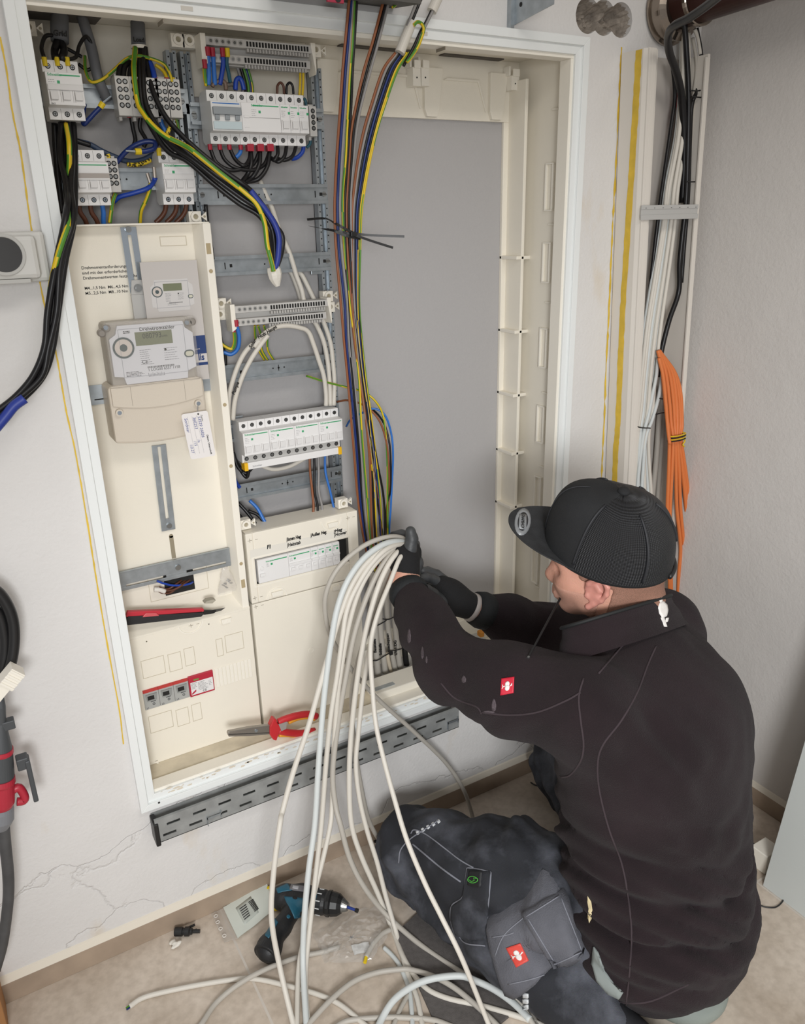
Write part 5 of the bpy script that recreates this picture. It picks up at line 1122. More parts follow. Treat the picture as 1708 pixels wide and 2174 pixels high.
for i, (x_, m_) in enumerate(((430, M_GREY), (455, M_BLACK), (475, M_GRN), (490, M_DBLUE), (505, GY))):
    W([Z2(x_, 480), Z2(x_ + 25, 560), Z2(x_ + 45, 640), Z2(x_ + 50, 700)], [.14], .0028, m_, '%s wire fanning down behind the residual current device' % ('grey', 'black', 'green', 'dark blue', 'green and yellow')[i], group='wires behind the top row')
for i, x_ in enumerate((765, 835)):
    W([Z2(x_ - 25, 710), Z2(x_ - 22, 650), Z2(x_, 625), Z2(x_ + 22, 650), Z2(x_ + 28, 710)], [.125], .0022, M_DBROWN if i == 0 else M_BLACK, '%s wire loop above the single breakers' % ('thin brown', 'thin black')[i])
for i, x_ in enumerate((912, 935)):
    W([Z2(x_ + 2, 515), Z2(x_ + 2, 620), Z2(x_ - 4, 720)], [.12], .0022, M_YEL, 'thin yellow wire from the strip to the last breaker, %s of two' % ('left', 'right')[i], group='yellow wires at the right end')
W([Z2(940, 740), Z2(960, 790), Z2(985, 1020), Z2(990, 1080), Z2(965, 1115)], [.14], .0028, mat('teal_insulation', '#1f5464', .4), 'teal wire beside the narrow terminal block')
for i, pts in enumerate(([(231, 1110), (280, 1225), (380, 1285), (480, 1275), (560, 1240), (608, 1140)], [(305, 1110), (345, 1205), (430, 1268), (550, 1285), (640, 1245), (682, 1150)], [(378, 1110), (425, 1205), (490, 1250), (530, 1200), (538, 1130)], [(538, 1120), (545, 1230), (520, 1310), (480, 1365)], [(612, 1120), (605, 1240), (560, 1330), (500, 1372)], [(685, 1130), (665, 1260), (600, 1350), (510, 1375)], [(742, 1095), (745, 1160), (720, 1210), (690, 1190)], [(812, 1095), (795, 1180), (750, 1222), (700, 1195)], [(885, 1095), (855, 1180), (790, 1210), (720, 1190)])):
    W([Z2(*p) for p in pts], [.115, .10, .115], .0040 if i > 2 and i < 6 else .0034, M_BLACK, 'black jumper wire looping under the top breaker row, %s from the left' % ('first', 'second', 'third', 'fourth', 'fifth', 'sixth', 'seventh', 'eighth', 'ninth')[i], group='black jumper wires under the top row')
W([Z2(942, 1095), Z2(930, 1150), Z2(890, 1190), Z2(850, 1200)], [.12], .0038, M_BLUE, 'dark blue jumper wire at the right end under the top row')
W([Z2(465, 1105), Z2(462, 1150), Z2(440, 1180), Z2(425, 1190)], [.115], .0036, M_LBLUE, 'light blue wire under the main switch')
fs = empty('ferrule', at(*Z2(450, 1110), .1), 'row of red wire sleeves under the top breaker row', 'ferrules', None)
for x_ in (231, 305, 378, 463): sleeve(fs, *Z2(x_, 1090), .112, M_FERR, .009, .0040)
for x_ in (536, 612, 686): 
    p = at(*Z2(x_, 1115), .108); MB().box(p.x - .006, p.x + .006, .104, .116, p.z - .006, p.z + .006).build('square_sleeve', M_FERR, fs, bevel=.0006)
W([Z2(200, 1545), Z2(215, 1700), Z2(240, 1850), Z2(255, 1960)], [.14], .0036, M_BLACK, 'black wire running down behind the left middle upright')
# --- white cables in the middle field
gl = 'white cables in the middle field'
def wc(pts, ys, lab, r=.0046): return W([Z4(*p) if isinstance(p, tuple) and len(p) == 2 else p for p in pts], ys, r, M_SHEATH, lab, name='white_cable', cat='cable', group=gl, n=12)
c1_ = wc([(196, 1300), (200, 1050), (236, 880), (295, 730), (360, 640), (440, 590)], [.12, .10], 'white cable rising at the left of the middle field, outer of the two cut ends')
c2_ = wc([(232, 1200), (248, 1050), (300, 880), (368, 740), (440, 630), (502, 548)], [.12, .095], 'white cable rising at the left of the middle field, inner of the two cut ends')
c3_ = wc([(395, 640), (450, 560), (540, 497), (640, 476), (740, 490), (810, 522), (852, 620), (892, 740), (930, 860), (948, 1000), (948, 1090)], [.10, .11, .12], 'white cable arching over to the right with handwriting on its crest')
wc([(440, -640), (490, -520), (532, -430), (594, -246), (663, -94), (700, 20), (720, 90), (760, 200), (785, 310), (830, 400), (880, 480), (930, 600), (960, 750), (975, 900), (982, 1090)], [.16, .155, .14, .13, .12], 'white cable behind the strip, middle of the three going down to the twelve-pole row')
wc([(740, 60), (770, 100), (820, 200), (872, 310), (930, 450), (980, 600), (1000, 750), (1012, 900), (1008, 1090)], [.16, .14, .12], 'white cable nearest the right upright going down to the twelve-pole row')
wc([(440, -450), (520, -300), (600, -120), (650, 20), (690, 90), (735, 210), (760, 300)], [.17], 'grey-white cable lying furthest back behind the rails', .0042)
wc([(430, 1545), (540, 1580), (660, 1560), (760, 1510), (830, 1470)], [.14], 'grey-white cable sagging below the yellow-ended busbar', .0042)
for s_, p0, p1, o_ in (('Solar', (372, 655), (405, 600), c1_), ('Holz Haupt', (430, 580), (560, 500), c3_), ('Pumpe', (243, 1010), (292, 890), c2_)):
    a = at(*Z4(*p0), .088); b = at(*Z4(*p1), .088); d_ = (b - a).normalized(); text(s_, a, d_, Vector((-d_.z, 0, d_.x)), .009, M_INK, o_, 'handwriting', ext=.0002, shear=.2, bold=.0003)
W([Z4(260, 470), Z4(280, 560), Z4(270, 650), Z4(220, 695), Z4(160, 680)], [.11, .13], .0038, M_LBLUE, 'blue wire curling from the lower terminal strip to the left')
W([Z4(240, 510), Z4(245, 600), Z4(220, 655), Z4(150, 620), Z4(130, 580)], [.11, .13], .0032, GY, 'yellow wire curling from the lower terminal strip to the left')
fs = empty('ferrule', at(*Z4(255, 440), .1), 'two red wire sleeves at the left end of the lower terminal strip', 'ferrules', None)
sleeve(fs, *Z4(257, 432), .103, M_FERR, .012, .0040); sleeve(fs, *Z4(237, 485), .11, M_FERR, .010, .0036)
for i, x_ in enumerate((400, 425, 470)):
    W([Z4(x_, 475), Z4(x_ + 5 + 20 * (i > 0), 560), Z4(x_ + 30, 660), Z4(x_ + 75, 740)], [.13, .16], .0022, GY, 'thin green and yellow wire below the lower terminal strip, %s of three' % ('left', 'middle', 'right')[i], group='thin wires below the lower strip')
W([Z4(120, 420), Z4(135, 560), Z4(170, 700), Z4(175, 780)], [.15], .0036, M_BLACK, 'black wire behind the lower terminal strip at the left')
for i, (x_, m_) in enumerate(((822, M_BROWN), (855, M_BLACK), (888, M_GREY), (940, M_LBLUE))):
    W([Z4(x_, 1450), Z4(x_ + 4, 1600), Z4(x_ + (20 if i == 0 else 5 if i < 3 else 40), 1750), Z4(x_ + (30 if i < 3 else 70), 1880), Z4(x_ + (15 if i < 3 else 110), 1990)], [.14, .13, .12], .0026, m_, '%s wire dropping from the twelve-pole row to the handwritten cover' % ('brown', 'black', 'grey', 'light blue')[i], group='wires dropping behind the handwritten cover')
for i, pts in enumerate(([(235, 1450), (270, 1560), (330, 1610), (380, 1570), (420, 1545)], [(250, 1500), (300, 1600), (340, 1640), (360, 1560)], [(270, 1540), (310, 1590), (320, 1510)])):
    W([Z4(*p) for p in pts], [.13, .11], .0036, M_BLACK, 'black wire looping under the yellow-ended busbar, %s one' % ('longest', 'lowest', 'shortest')[i], group='black wires under the busbar')
for i, (pts, m_) in enumerate((([(275, 1840), (340, 1910), (400, 1990), (440, 2070)], M_BLACK), ([(350, 1900), (420, 1930), (470, 1990), (500, 2060)], M_BLACK), ([(360, 1820), (420, 1880), (470, 1970), (520, 2050)], M_LBLUE), ([(280, 1930), (330, 2000), (380, 2080)], M_BLACK))):
    W([Z4(*p) for p in pts], [.15, .12], .0036, m_, '%s wire diving behind the handwritten cover at its left' % ('upper black', 'right black', 'blue', 'lower black')[i], group='wires diving behind the handwritten cover')
W([Z4(240, 1640), Z4(262, 1690), Z4(285, 1720)], [.15], .0040, M_BLUE, 'short blue wire above the lowest rail at its left end')
# --- thick labelled cables at the bottom of the empty field
TK = [((788, 1200), (790, 1283), (796, 1340), (800, 1411), (806, 1470), 'Baustelle', .0078), ((802, 1200), (805, 1283), (808, 1345), (815, 1405), (821, 1462), 'Schleife', .0072), ((822, 1385), (823, 1395), (826, 1411), (831, 1430), (838, 1452), '', .0045), ((817, 1190), (820, 1283), (825, 1345), (835, 1405), (843, 1440), 'Holzschuppen', .0066), ((830, 1180), (835, 1283), (840, 1345), (847, 1405), (852, 1432), 'UV-1.OG', .0072)]
for i, (a, b, c, d, e, s_, r) in enumerate(TK):
    o = W([a, b, c, d, e], [.115, .115, .12, .125], r, mat('beige_sheath', '#c9bda8', .5) if not s_ else M_SHEATHG, ('thick grey cable handwritten %s standing at the bottom of the empty field' % s_) if s_ else 'thin beige cable between the thick labelled cables', name='thick_cable', cat='cable', group='labelled cables at the bottom of the empty field', n=16)
    if s_:
        y_ = .12 - r - .0012; q0 = at(c[0] + 2, c[1] + 46, y_); q1 = at(c[0] - 2, c[1] - 20, y_); d_ = (q1 - q0).normalized(); text(s_, q0 + Vector((.001, 0, 0)), d_, Vector((-1, 0, .1)), .0105, M_INK, o, 'handwriting', ext=.0003, shear=.15, bold=.0003)
W([(850, 1290), (856, 1350), (861, 1400), (866, 1428)], [.125], .0072, M_BLK, 'thick black cable at the right of the labelled grey cables', name='thick_cable', cat='cable')
for i, pts in enumerate(([(786, 1329), (800, 1328), (812, 1322), (820, 1317)], [(812, 1314), (824, 1315), (838, 1309)], [(786, 1402), (800, 1402), (815, 1393), (832, 1384)], [(828, 1382), (842, 1380), (856, 1376)])):
    o = W(pts, [.106, .104, .106], .0013, M_BLK, 'black cable tie round the labelled cables, %s' % ('upper left', 'upper right', 'lower left', 'lower right')[i], name='cable_tie', cat='cable tie', group='cable ties round the labelled cables')
o = MB().box(at(830, 1387, .1).x - .004, at(830, 1387, .1).x + .004, .098, .104, at(830, 1387, .1).z - .004, at(830, 1387, .1).z + .004).build('tie_head', M_BLK, o)

# --- orange and white cables, white duct and pipe at the right
DY = -.075
dt = at(1382, 100, DY); dtr = at(1507, 95, DY); dbl = at(1337, 1000, DY); dbr = at(1440, 1000, DY)
sl = (dbl.x - dt.x) / (dbl.z - dt.z)
def lean(z): return Vector((dt.x + (z - dt.z) * sl, DY, z))
wdt = ((dtr.x - dt.x) + (dbr.x - dbl.x)) / 2
zbt, ztp = 0.05, dt.z
duct = empty('cable_duct', (dt.x + wdt / 2, 0, zbt), 'open white plastic cable duct running up the wall in the corner', 'cable duct')
def sweep(poly, name, m, z0=zbt, z1=ztp, mi=0, parent=duct, bevel=.0006):
    k = MB(); n = len(poly); b0, b1 = lean(z0).x, lean(z1).x
    vs = [(b0 + u, v, z0) for u, v in poly] + [(b1 + u, v, z1) for u, v in poly]
    k.add(vs, [(i, (i + 1) % n, n + (i + 1) % n, n + i) for i in range(n)] + [tuple(range(n))[::-1], tuple(range(n, 2 * n))]); return k.build(name, m, parent, bevel=bevel)
M_DUCT = mat('duct_white', '#dcd6cd', .45)
sweep([(-.004, 0), (.004, 0), (.004, DY), (-.004, DY)], 'left_wall', M_DUCT); sweep([(-.0085, -.004), (-.004, -.004), (-.004, DY + .004), (-.0085, DY + .012)], 'wall_bead', M_DUCT)
sweep([(.004, DY), (.016, DY), (.016, DY + .006), (.004, DY + .006)], 'cover_lip', M_DUCT); sweep([(.016, DY + .004), (.021, DY + .004), (.021, DY + .016), (.016, DY + .016)], 'cover_groove', M_DUCT); sweep([(.021, DY + .010), (.030, DY + .010), (.030, DY + .014), (.021, DY + .014)], 'inner_lip', M_DUCT)
sweep([(0, 0), (wdt, 0), (wdt, -.004), (0, -.004)], 'back_plate', mat('duct_back_shaded', '#bcb6b0', .55)); sweep([(wdt - .003, -.004), (wdt + .003, -.004), (wdt + .003, DY), (wdt - .003, DY)], 'right_wall', M_DUCT); sweep([(wdt - .009, DY - .0005), (wdt + .003, DY - .0005), (wdt + .003, DY + .004), (wdt - .009, DY + .004)], 'right_lip', M_DUCT, z1=ztp - .006)  # back plate: duct white darkened, shadow inside the duct put into the colour
L_, R_ = [], []
rj = random.Random(4)
for p in spline([(1355, 106, 0), (1350, 200, 0), (1342, 330, 0), (1332, 480, 0), (1322, 640, 0), (1316, 760, 0), (1311, 890, 0), (1306, 960, 0), (1303, 1060, 0)], 10):
    r_ = ray(p.x, p.y); q0 = Vector(CP)
    t_ = 1.0
    for _ in range(6):
        z_ = CP[2] + r_[2] * t_; t_ = (lean(z_).x - .0094 - CP[0]) / r_[0]
    q0 = Vector(CP + r_ * t_); L_.append(q0 + Vector((0, .008 + rj.uniform(-.001, .001), 0))); R_.append(q0 + Vector((0, -.008 + rj.uniform(-.001, .001), 0)))
k = MB(); k.grid([L_, R_, [p + Vector((.0007, 0, 0)) for p in R_]]); o = k.build('yellow_paint_line', M_YTAPE); tag(o, 'broad yellow paint line down the left side of the open white duct', 'paint line', 'yellow paint lines on the wall')
ba, bb2 = at(1360, 436, DY - .002), at(1477, 464, DY - .002)
br = MB(); br.box(ba.x, bb2.x, DY - .004, DY - .0015, bb2.z + .004, ba.z); br.box(ba.x - .001, bb2.x + .001, DY - .006, DY - .004, bb2.z, bb2.z + .010); br.box(ba.x - .001, bb2.x, DY - .0055, DY - .004, ba.z - .008, ba.z)
for i in range(7): 
    xx = ba.x + .01 + i * (bb2.x - ba.x - .02) / 6; br.box(xx, xx + .003, DY - .0062, DY - .0055, ba.z - .006, ba.z - .005, 1)
o = br.build('retaining_clip', [M_GREYP, M_INK], bevel=.0005); tag(o, 'grey retaining clip bridging the open cable duct', 'retaining clip')
gw = 'white cables in the open duct'
def RW_(pts, y, r, m, lab, group=gw, name='duct_cable'):
    ys = [y] if not isinstance(y, list) else y
    return W(pts, ys, r, m, lab, name=name, cat='cable', group=group, n=12)
top = [(1451, 60), (1458, 60), (1466, 60), (1449, 75), (1455, 75), (1462, 75)]
for i in range(8):
    u = i / 7
    p = [(1447 + 14 * u, 70), (1444 + 16 * u, 180), (1434 + 20 * u, 290), (1412 + 26 * u, 400), (1404 + 28 * u, 470), (1386 + 32 * u, 580), (1368 + 34 * u, 690), (1357 + 34 * u, 790), (1350 + 34 * u, 870), (1346 + 32 * u, 905), (1340 + 36 * u, 960), (1332 + 50 * u, 1060), (1326 + 56 * u, 1160)]
    RW_(p, [-.03 - .006 * (i % 3), -.05 - .006 * (i % 2)], .0046, M_SHEATH if i % 3 else M_SHEATHB, '%s white cable of the bundle in the open duct, counted from the left' % ('first', 'second', 'third', 'fourth', 'fifth', 'sixth', 'seventh', 'eighth')[i])
for i, pts in enumerate(([(1396, 760), (1392, 800), (1384, 840), (1376, 880), (1366, 920), (1356, 990), (1350, 1060)], [(1399, 755), (1404, 790), (1398, 840), (1384, 890), (1370, 930), (1364, 1000), (1360, 1080)])):
    RW_(pts, [-.055], .0044, M_SHEATHB, 'bluish white cable looping over at the right of the duct bundle, %s one' % ('inner', 'outer')[i])
for i, (x0_, x1_) in enumerate(((1392, 1384), (1402, 1396))):
    RW_([(x0_ + 12, 820), (x0_ + 6, 900), (x0_, 980), (x1_, 1060), (x1_ - 8, 1180)], [-.02], .0066, M_SHEATHG, 'thick grey cable deep in the duct behind the bundle, %s one' % ('left', 'right')[i])
RW_([(1480, 200), (1478, 300), (1470, 420), (1458, 520), (1440, 640), (1425, 760), (1415, 860), (1404, 950), (1395, 1060)], [-.018], .0066, M_SHEATHG, 'thick grey cable along the right side deep in the duct')
gb = 'black cables in the open duct'
RW_([(1425, 120), (1432, 200), (1425, 260), (1412, 350), (1398, 450), (1385, 560), (1372, 680), (1362, 780), (1352, 900), (1342, 1010)], [-.03, -.04], .0042, M_BLACK, 'black cable along the left of the white duct bundle', gb)
RW_([(1452, 50), (1456, 100), (1461, 200), (1460, 300), (1456, 420), (1448, 500), (1442, 560), (1440, 620), (1420, 680), (1405, 740), (1395, 800)], [-.055, -.05], .0056, M_BLACK, 'thick black cable crossing in front at the right of the white bundle', gb)
RW_([(1478, 60), (1487, 110), (1488, 150), (1480, 190), (1468, 225), (1464, 300), (1460, 420), (1452, 520), (1446, 600)], [-.05], .0042, M_BLACK, 'black cable bulging out to the right at the top of the duct', gb)
RW_([(1470, 80), (1478, 140), (1470, 220), (1464, 320)], [-.045], .0036, M_SHEATHG, 'grey cable beside the bulging black cable at the duct top', gw)
RW_([(1436, 190), (1440, 240), (1436, 300)], [-.02], .0045, M_RED, 'red tube behind the cables near the top of the duct', None, 'red_tube')
RW_([(1341, 930), (1336, 960), (1334, 1000)], [-.02], .0050, M_BLUE, 'bright blue cable end at the left inside the duct', None)
RW_([(1420, 880), (1418, 950), (1412, 1040), (1414, 1120), (1408, 1200)], [-.015], .010, M_BLK, 'wide black sleeve at the right inside the duct', None, 'black_sleeve')
for i, (pts, lab) in enumerate((([(1345, 903), (1360, 908), (1380, 909)], 'round the white duct bundle'), ([(1468, 205), (1478, 206), (1487, 207)], 'upper one near the duct top'), ([(1465, 192), (1478, 193), (1486, 192)], 'topmost one near the duct top'), ([(1456, 385), (1465, 386), (1474, 386)], 'on the right just above the grey clip'), ([(1400, 846), (1406, 847), (1412, 846)], 'beside the orange cables, upper'), ([(1392, 880), (1402, 877), (1412, 876)], 'beside the orange cables, lower'))):
    W(pts, [-.064], .0014, M_BLK, 'small black cable tie %s' % lab, name='cable_tie', cat='cable tie', group='small cable ties in the duct')
go = 'orange cables hanging by the duct'
OR = [[(1396, 744), (1404, 780), (1410, 840), (1414, 880), (1420, 930), (1419, 995), (1416, 1077), (1417, 1159), (1420, 1225), (1421, 1300)],
      [(1397, 744), (1412, 790), (1420, 850), (1424, 900), (1428, 932), (1426, 995), (1422, 1077), (1420, 1159), (1424, 1225), (1425, 1300)],
      [(1398, 745), (1419, 790), (1428, 850), (1431, 900), (1433, 932), (1434, 1000), (1436, 1080), (1444, 1160), (1440, 1225), (1437, 1300)],
      [(1398, 745), (1425, 790), (1435, 850), (1437, 900), (1437, 932), (1441, 1000), (1444, 1080), (1450, 1150), (1452, 1225), (1446, 1300)],
      [(1399, 745), (1428, 788), (1440, 840), (1443, 900), (1441, 932), (1448, 1000), (1456, 1090), (1456, 1160), (1448, 1230), (1441, 1300)],
      [(1399, 746), (1431, 790), (1444, 835), (1447, 900), (1445, 932), (1456, 1010), (1465, 1093), (1466, 1175), (1473, 1225), (1467, 1300)],
      [(1398, 746), (1422, 800), (1431, 860), (1435, 905), (1438, 935), (1452, 1010), (1459, 1090), (1463, 1160), (1460, 1220), (1451, 1300)]]
for i, pts in enumerate(OR):
    W(pts, [-.06, -.088 - .003 * (i % 2), -.095], .0044, M_ORANGE, 'orange cable hanging by the duct, %s of the bundle from the left' % ('first', 'second', 'third', 'fourth', 'fifth', 'last', 'sixth')[i], name='orange_cable', cat='cable', group=go, n=10)
W([(1398, 760), (1407, 800), (1413, 860), (1417, 910), (1421, 943)], [-.07, -.098], .0042, M_ORANGE, 'short orange cable with a cut end at the left of the orange bundle', name='orange_cable', cat='cable', group=go)
tp = MB(); c0, c1 = at(1421, 931, -.093), at(1449, 930, -.093)
for k in range(4): 
    zz = c0.z + .006 - k * .004
    tp.tube(spline([(c0.x - .001, -.088, zz - .001), (c0.x, -.100, zz), ((c0.x + c1.x) / 2, -.1035, zz), (c1.x, -.100, zz + .001), (c1.x + .001, -.088, zz + .001)], 4), .0016, 6, mi=k % 2)
o = tp.build('tie_wrap', [M_YEL, M_INK]); tag(o, 'yellow and black striped wrap tied round the orange cables', 'wrap')
o = W([(1449, 930), (1453, 936), (1449, 944), (1452, 948)], [-.1], .0018, M_YEL, 'loose knot end of the yellow and black wrap', name='wrap_end', cat='wrap')
# pipe through the wall at the top right corner
pc = at(1415, 30, 0); pr = .062
pc = Vector((min(pc.x, XR - pr - .006), 0, pc.z))
pp_ = empty('pipe', pc, 'large brown pipe with shiny collars leaving the wall at the top right corner', 'pipe')
PB = mat('pipe_brown', '#4a2a25', .35, .2, var=.25, vscale=14)
k = MB(); k.lathe([(.046, -.01), (.046, .9)], pc + Vector((.004, 0, .012)), (0.01, -1, .035), 40); k.build('pipe_body', PB, pp_, smooth='angle')
k = MB(); k.lathe([(.060, .002), (.064, .004), (.064, .008), (.058, .010), (.056, .028), (.060, .030), (.060, .034), (.047, .040)], pc + Vector((0, 0, .004)), (0.01, -1, .035), 40); k.build('collar', mat('chrome_collar', '#9a8f84', .18, .95), pp_, smooth=False)
k = MB(); k.lathe([(.050, .010), (.0565, .012), (.0565, .020), (.050, .024)], pc + Vector((0, 0, .004)), (0.01, -1, .035), 40); k.build('inner_sleeve', PB, pp_)
k = MB(); k.lathe([(.050, .075), (.052, .077), (.052, .084), (.050, .086)], pc + Vector((.004, 0, .012)), (0.01, -1, .035), 40); k.build('joint_ring', mat('chrome_collar', '#9a8f84', .18, .95), pp_)
a = at(1561, 31, -.30); k = MB()
dirp = Vector((.01, -1, .035)).normalized(); org = pc + Vector((.004, 0, .012)); vv = a - org; ax_ = org + dirp * vv.dot(dirp); rad = Vector(CP) - ax_; rad = (rad - dirp * rad.dot(dirp)).normalized(); rad = (rad + Vector((0, 0, -.9))).normalized(); sd_ = rad.cross(dirp)
cc = ax_ + rad * .0465
k.add([cc + dirp * math.cos(t) * .034 + sd_ * math.sin(t) * .012 for t in [i * math.pi / 8 for i in range(16)]], [tuple(range(16))]); k.build('worn_patch', mat('worn_copper', '#b98a5c', .5), pp_)
W([(1540, -20), (1500, 12), (1462, 38), (1430, 55), (1418, 75), (1420, 110), (1434, 150), (1444, 190), (1450, 250), (1452, 330), (1448, 430)], [-.33, -.24, -.17, -.12, -.08, -.055, -.045, -.04], .0075, M_BLACK, 'thick black cable bent over the brown pipe down into the duct', name='duct_cable', cat='cable')
W([(1474, 62), (1482, 85), (1486, 115)], [-.05], .0040, M_SHEATH, 'short white sheath bend below the pipe', name='duct_cable', cat='cable')
# shelf bracket and dark board above the cabinet
k = MB(); a = at(1079, 57, .0); k.box(a.x - .004, a.x + .004, -.012, 0, a.z - .004, a.z + .2); b_ = at(1183, 0, -.1)
k.prism([(0, a.z + .0), (-.12, a.z + .012), (-.12, a.z + .3), (0, a.z + .3)], a.x + .004, a.x + .006, 'yz')
for yy_ in (-.03,): k.cyl((a.x + .0035, yy_, a.z + .03), (a.x + .004, yy_, a.z + .03), .004, n=10, mi=1)
o = k.build('ceiling_bracket', [M_GALV, M_HOLE]); tag(o, 'galvanised steel bracket standing out from the wall above the cabinet', 'bracket')
k = MB(); p0 = at(590, -6, -.005); p1 = at(836, 26, -.002); k.prism([(-.0005, p1.z + .006), (-.09, p1.z - .006), (-.09, p1.z + .03), (-.0005, p1.z + .03)], at(560, 0, 0).x, p1.x + .0, 'yz'); o = k.build('dark_tray', mat('dark_board', '#55534f', .7)); tag(o, 'dark grey tray lip above the top edge of the cabinet', 'tray')
a = at(712, 2, -.094); k = MB(); k.box(a.x - .014, a.x + .014, -.0945, -.0905, a.z - .002, a.z + .012); k.cyl((a.x + .004, -.0952, a.z + .003), (a.x + .004, -.0945, a.z + .003), .005, n=12, mi=1); o = k.build('red_label', [mat('label_magenta', '#a3203f', .5), M_INK]); tag(o, 'small red label on the dark tray lip above the cabinet', 'label')
# ================================================================== implicit surfaces for the figure
from mathutils.bvhtree import BVHTree
def V3(*a): return np.array(a, dtype=np.float64)
class Field:
    def __init__(s, lo, hi, h):
        s.lo = np.array(lo, float); s.h = h; s.n = np.ceil((np.array(hi) - s.lo) / h).astype(int) + 1
        s.F = np.full(s.n, .25, np.float32)
    def coords(s, lo, hi):
        i0 = np.maximum(((lo - s.lo) / s.h).astype(int), 0); i1 = np.minimum(((hi - s.lo) / s.h).astype(int) + 2, s.n)
        ax = [s.lo[k] + s.h * np.arange(i0[k], i1[k]) for k in range(3)]
        X, Y, Z = np.meshgrid(*ax, indexing='ij', sparse=False)
        return tuple(slice(i0[k], i1[k]) for k in range(3)), X.astype(np.float32), Y.astype(np.float32), Z.astype(np.float32)
    def mix(s, sl, d, k):
        a = s.F[sl]
        if k <= 0: s.F[sl] = np.minimum(a, d); return
        h_ = np.maximum(k - np.abs(a - d), 0) / k; s.F[sl] = np.minimum(a, d) - h_ * h_ * k * .25
    def cut(s, sl, d, k=.004):
        a = s.F[sl]; d = -d; h_ = np.maximum(k - np.abs(a - d), 0) / k; s.F[sl] = np.maximum(a, d) + h_ * h_ * k * .25
    def cap(s, a, b, ra, rb=None, k=.02):
        a = np.array(a, float); b = np.array(b, float); rb = ra if rb is None else rb; m = max(ra, rb) + k + .04
        sl, X, Y, Z = s.coords(np.minimum(a, b) - m, np.maximum(a, b) + m)
        ab = b - a; L2 = max(ab @ ab, 1e-9)
        t = np.clip(((X - a[0]) * ab[0] + (Y - a[1]) * ab[1] + (Z - a[2]) * ab[2]) / L2, 0, 1)
        d = np.sqrt((X - a[0] - t * ab[0]) ** 2 + (Y - a[1] - t * ab[1]) ** 2 + (Z - a[2] - t * ab[2]) ** 2) - (ra + (rb - ra) * t)
        s.mix(sl, d, k); return s
    def chain(s, pts, rs, k=.02):
        for i in range(len(pts) - 1): s.cap(pts[i], pts[i + 1], rs[i], rs[i + 1], k)
        return s
    def ell(s, c, r, axes=None, k=.03, sub=False):
        c = np.array(c, float); A = np.eye(3) if axes is None else np.array(axes, float); m = max(r) + k + .04
        sl, X, Y, Z = s.coords(c - m, c + m); q_ = [X - c[0], Y - c[1], Z - c[2]]
        u = [(A[i][0] * q_[0] + A[i][1] * q_[1] + A[i][2] * q_[2]) for i in range(3)]
        k0 = np.sqrt(sum((u[i] / r[i]) ** 2 for i in range(3))); k1 = np.sqrt(sum((u[i] / r[i] ** 2) ** 2 for i in range(3))) + 1e-6
        d = k0 * (k0 - 1) / k1
        (s.cut if sub else s.mix)(sl, d, k); return s
    def displace(s, fn):
        sl, X, Y, Z = s.coords(s.lo, s.lo + s.n * s.h); s.F[sl] = s.F[sl] + fn(X, Y, Z).astype(np.float32); return s
    def mesh(s, name, mats, parent=None, smooth_iter=1):
        F = s.F; n = F.shape; sg = F < 0
        c = np.zeros((n[0] - 1, n[1] - 1, n[2] - 1), np.int8)
        for dx in (0, 1):
            for dy in (0, 1):
                for dz in (0, 1): c += sg[dx:n[0] - 1 + dx, dy:n[1] - 1 + dy, dz:n[2] - 1 + dz]
        act = (c > 0) & (c < 8); idx = np.argwhere(act); ids = np.full(act.shape, -1, np.int64); ids[act] = np.arange(len(idx))
        acc = np.zeros((len(idx), 3)); cn = np.zeros(len(idx))
        I, J, K = idx.T
        cor = [(a, b, e) for a in (0, 1) for b in (0, 1) for e in (0, 1)]
        for p in cor:
            for ax in range(3):
                if p[ax]: continue
                q_ = list(p); q_[ax] = 1
                fa = F[I + p[0], J + p[1], K + p[2]].astype(float); fb = F[I + q_[0], J + q_[1], K + q_[2]].astype(float)
                m = (fa < 0) != (fb < 0); t = np.where(m, fa / np.where(m, fa - fb, 1), 0)
                pos = np.tile(np.array(p, float), (len(idx), 1)); pos[:, ax] += t
                acc[m] += pos[m]; cn[m] += 1
        V = s.lo + s.h * (idx + acc / cn[:, None])
        faces = []
        for ax in range(3):
            o1, o2 = [(1, 2), (2, 0), (0, 1)][ax]
            a = sg.take(range(n[ax] - 1), ax); b = sg.take(range(1, n[ax]), ax)
            for flip, mm in ((0, a & ~b), (1, ~a & b)):
                e = np.argwhere(mm); ok = (e[:, o1] > 0) & (e[:, o2] > 0) & (e[:, o1] < n[o1] - 1) & (e[:, o2] < n[o2] - 1); e = e[ok]
                def g(d1, d2):
                    f_ = e.copy(); f_[:, o1] -= d1; f_[:, o2] -= d2; return ids[f_[:, 0], f_[:, 1], f_[:, 2]]
                quad = np.stack([g(1, 1), g(0, 1), g(0, 0), g(1, 0)], 1)
                faces.append(quad[:, ::-1] if flip else quad)
        Fc = np.concatenate(faces); Fc = Fc[(Fc >= 0).all(1)]
        for _ in range(smooth_iter):
            S_ = np.zeros_like(V); w_ = np.zeros(len(V))
            for i in range(4):
                a, b = Fc[:, i], Fc[:, (i + 1) % 4]; np.add.at(S_, a, V[b]); np.add.at(w_, a, 1); np.add.at(S_, b, V[a]); np.add.at(w_, b, 1)
            V = V * .5 + .5 * S_ / np.maximum(w_, 1)[:, None]
        me = bpy.data.meshes.new(name); me.from_pydata(V.tolist(), [], Fc.tolist())
        for m_ in (mats if isinstance(mats, list) else [mats]): me.materials.append(m_)
        me.polygons.foreach_set('use_smooth', [True] * len(me.polygons)); me.update()
        o = bpy.data.objects.new(name, me); COL.objects.link(o)
        if parent is not None: o.parent = parent; o.matrix_parent_inverse = Matrix.Translation(-parent_loc(parent))
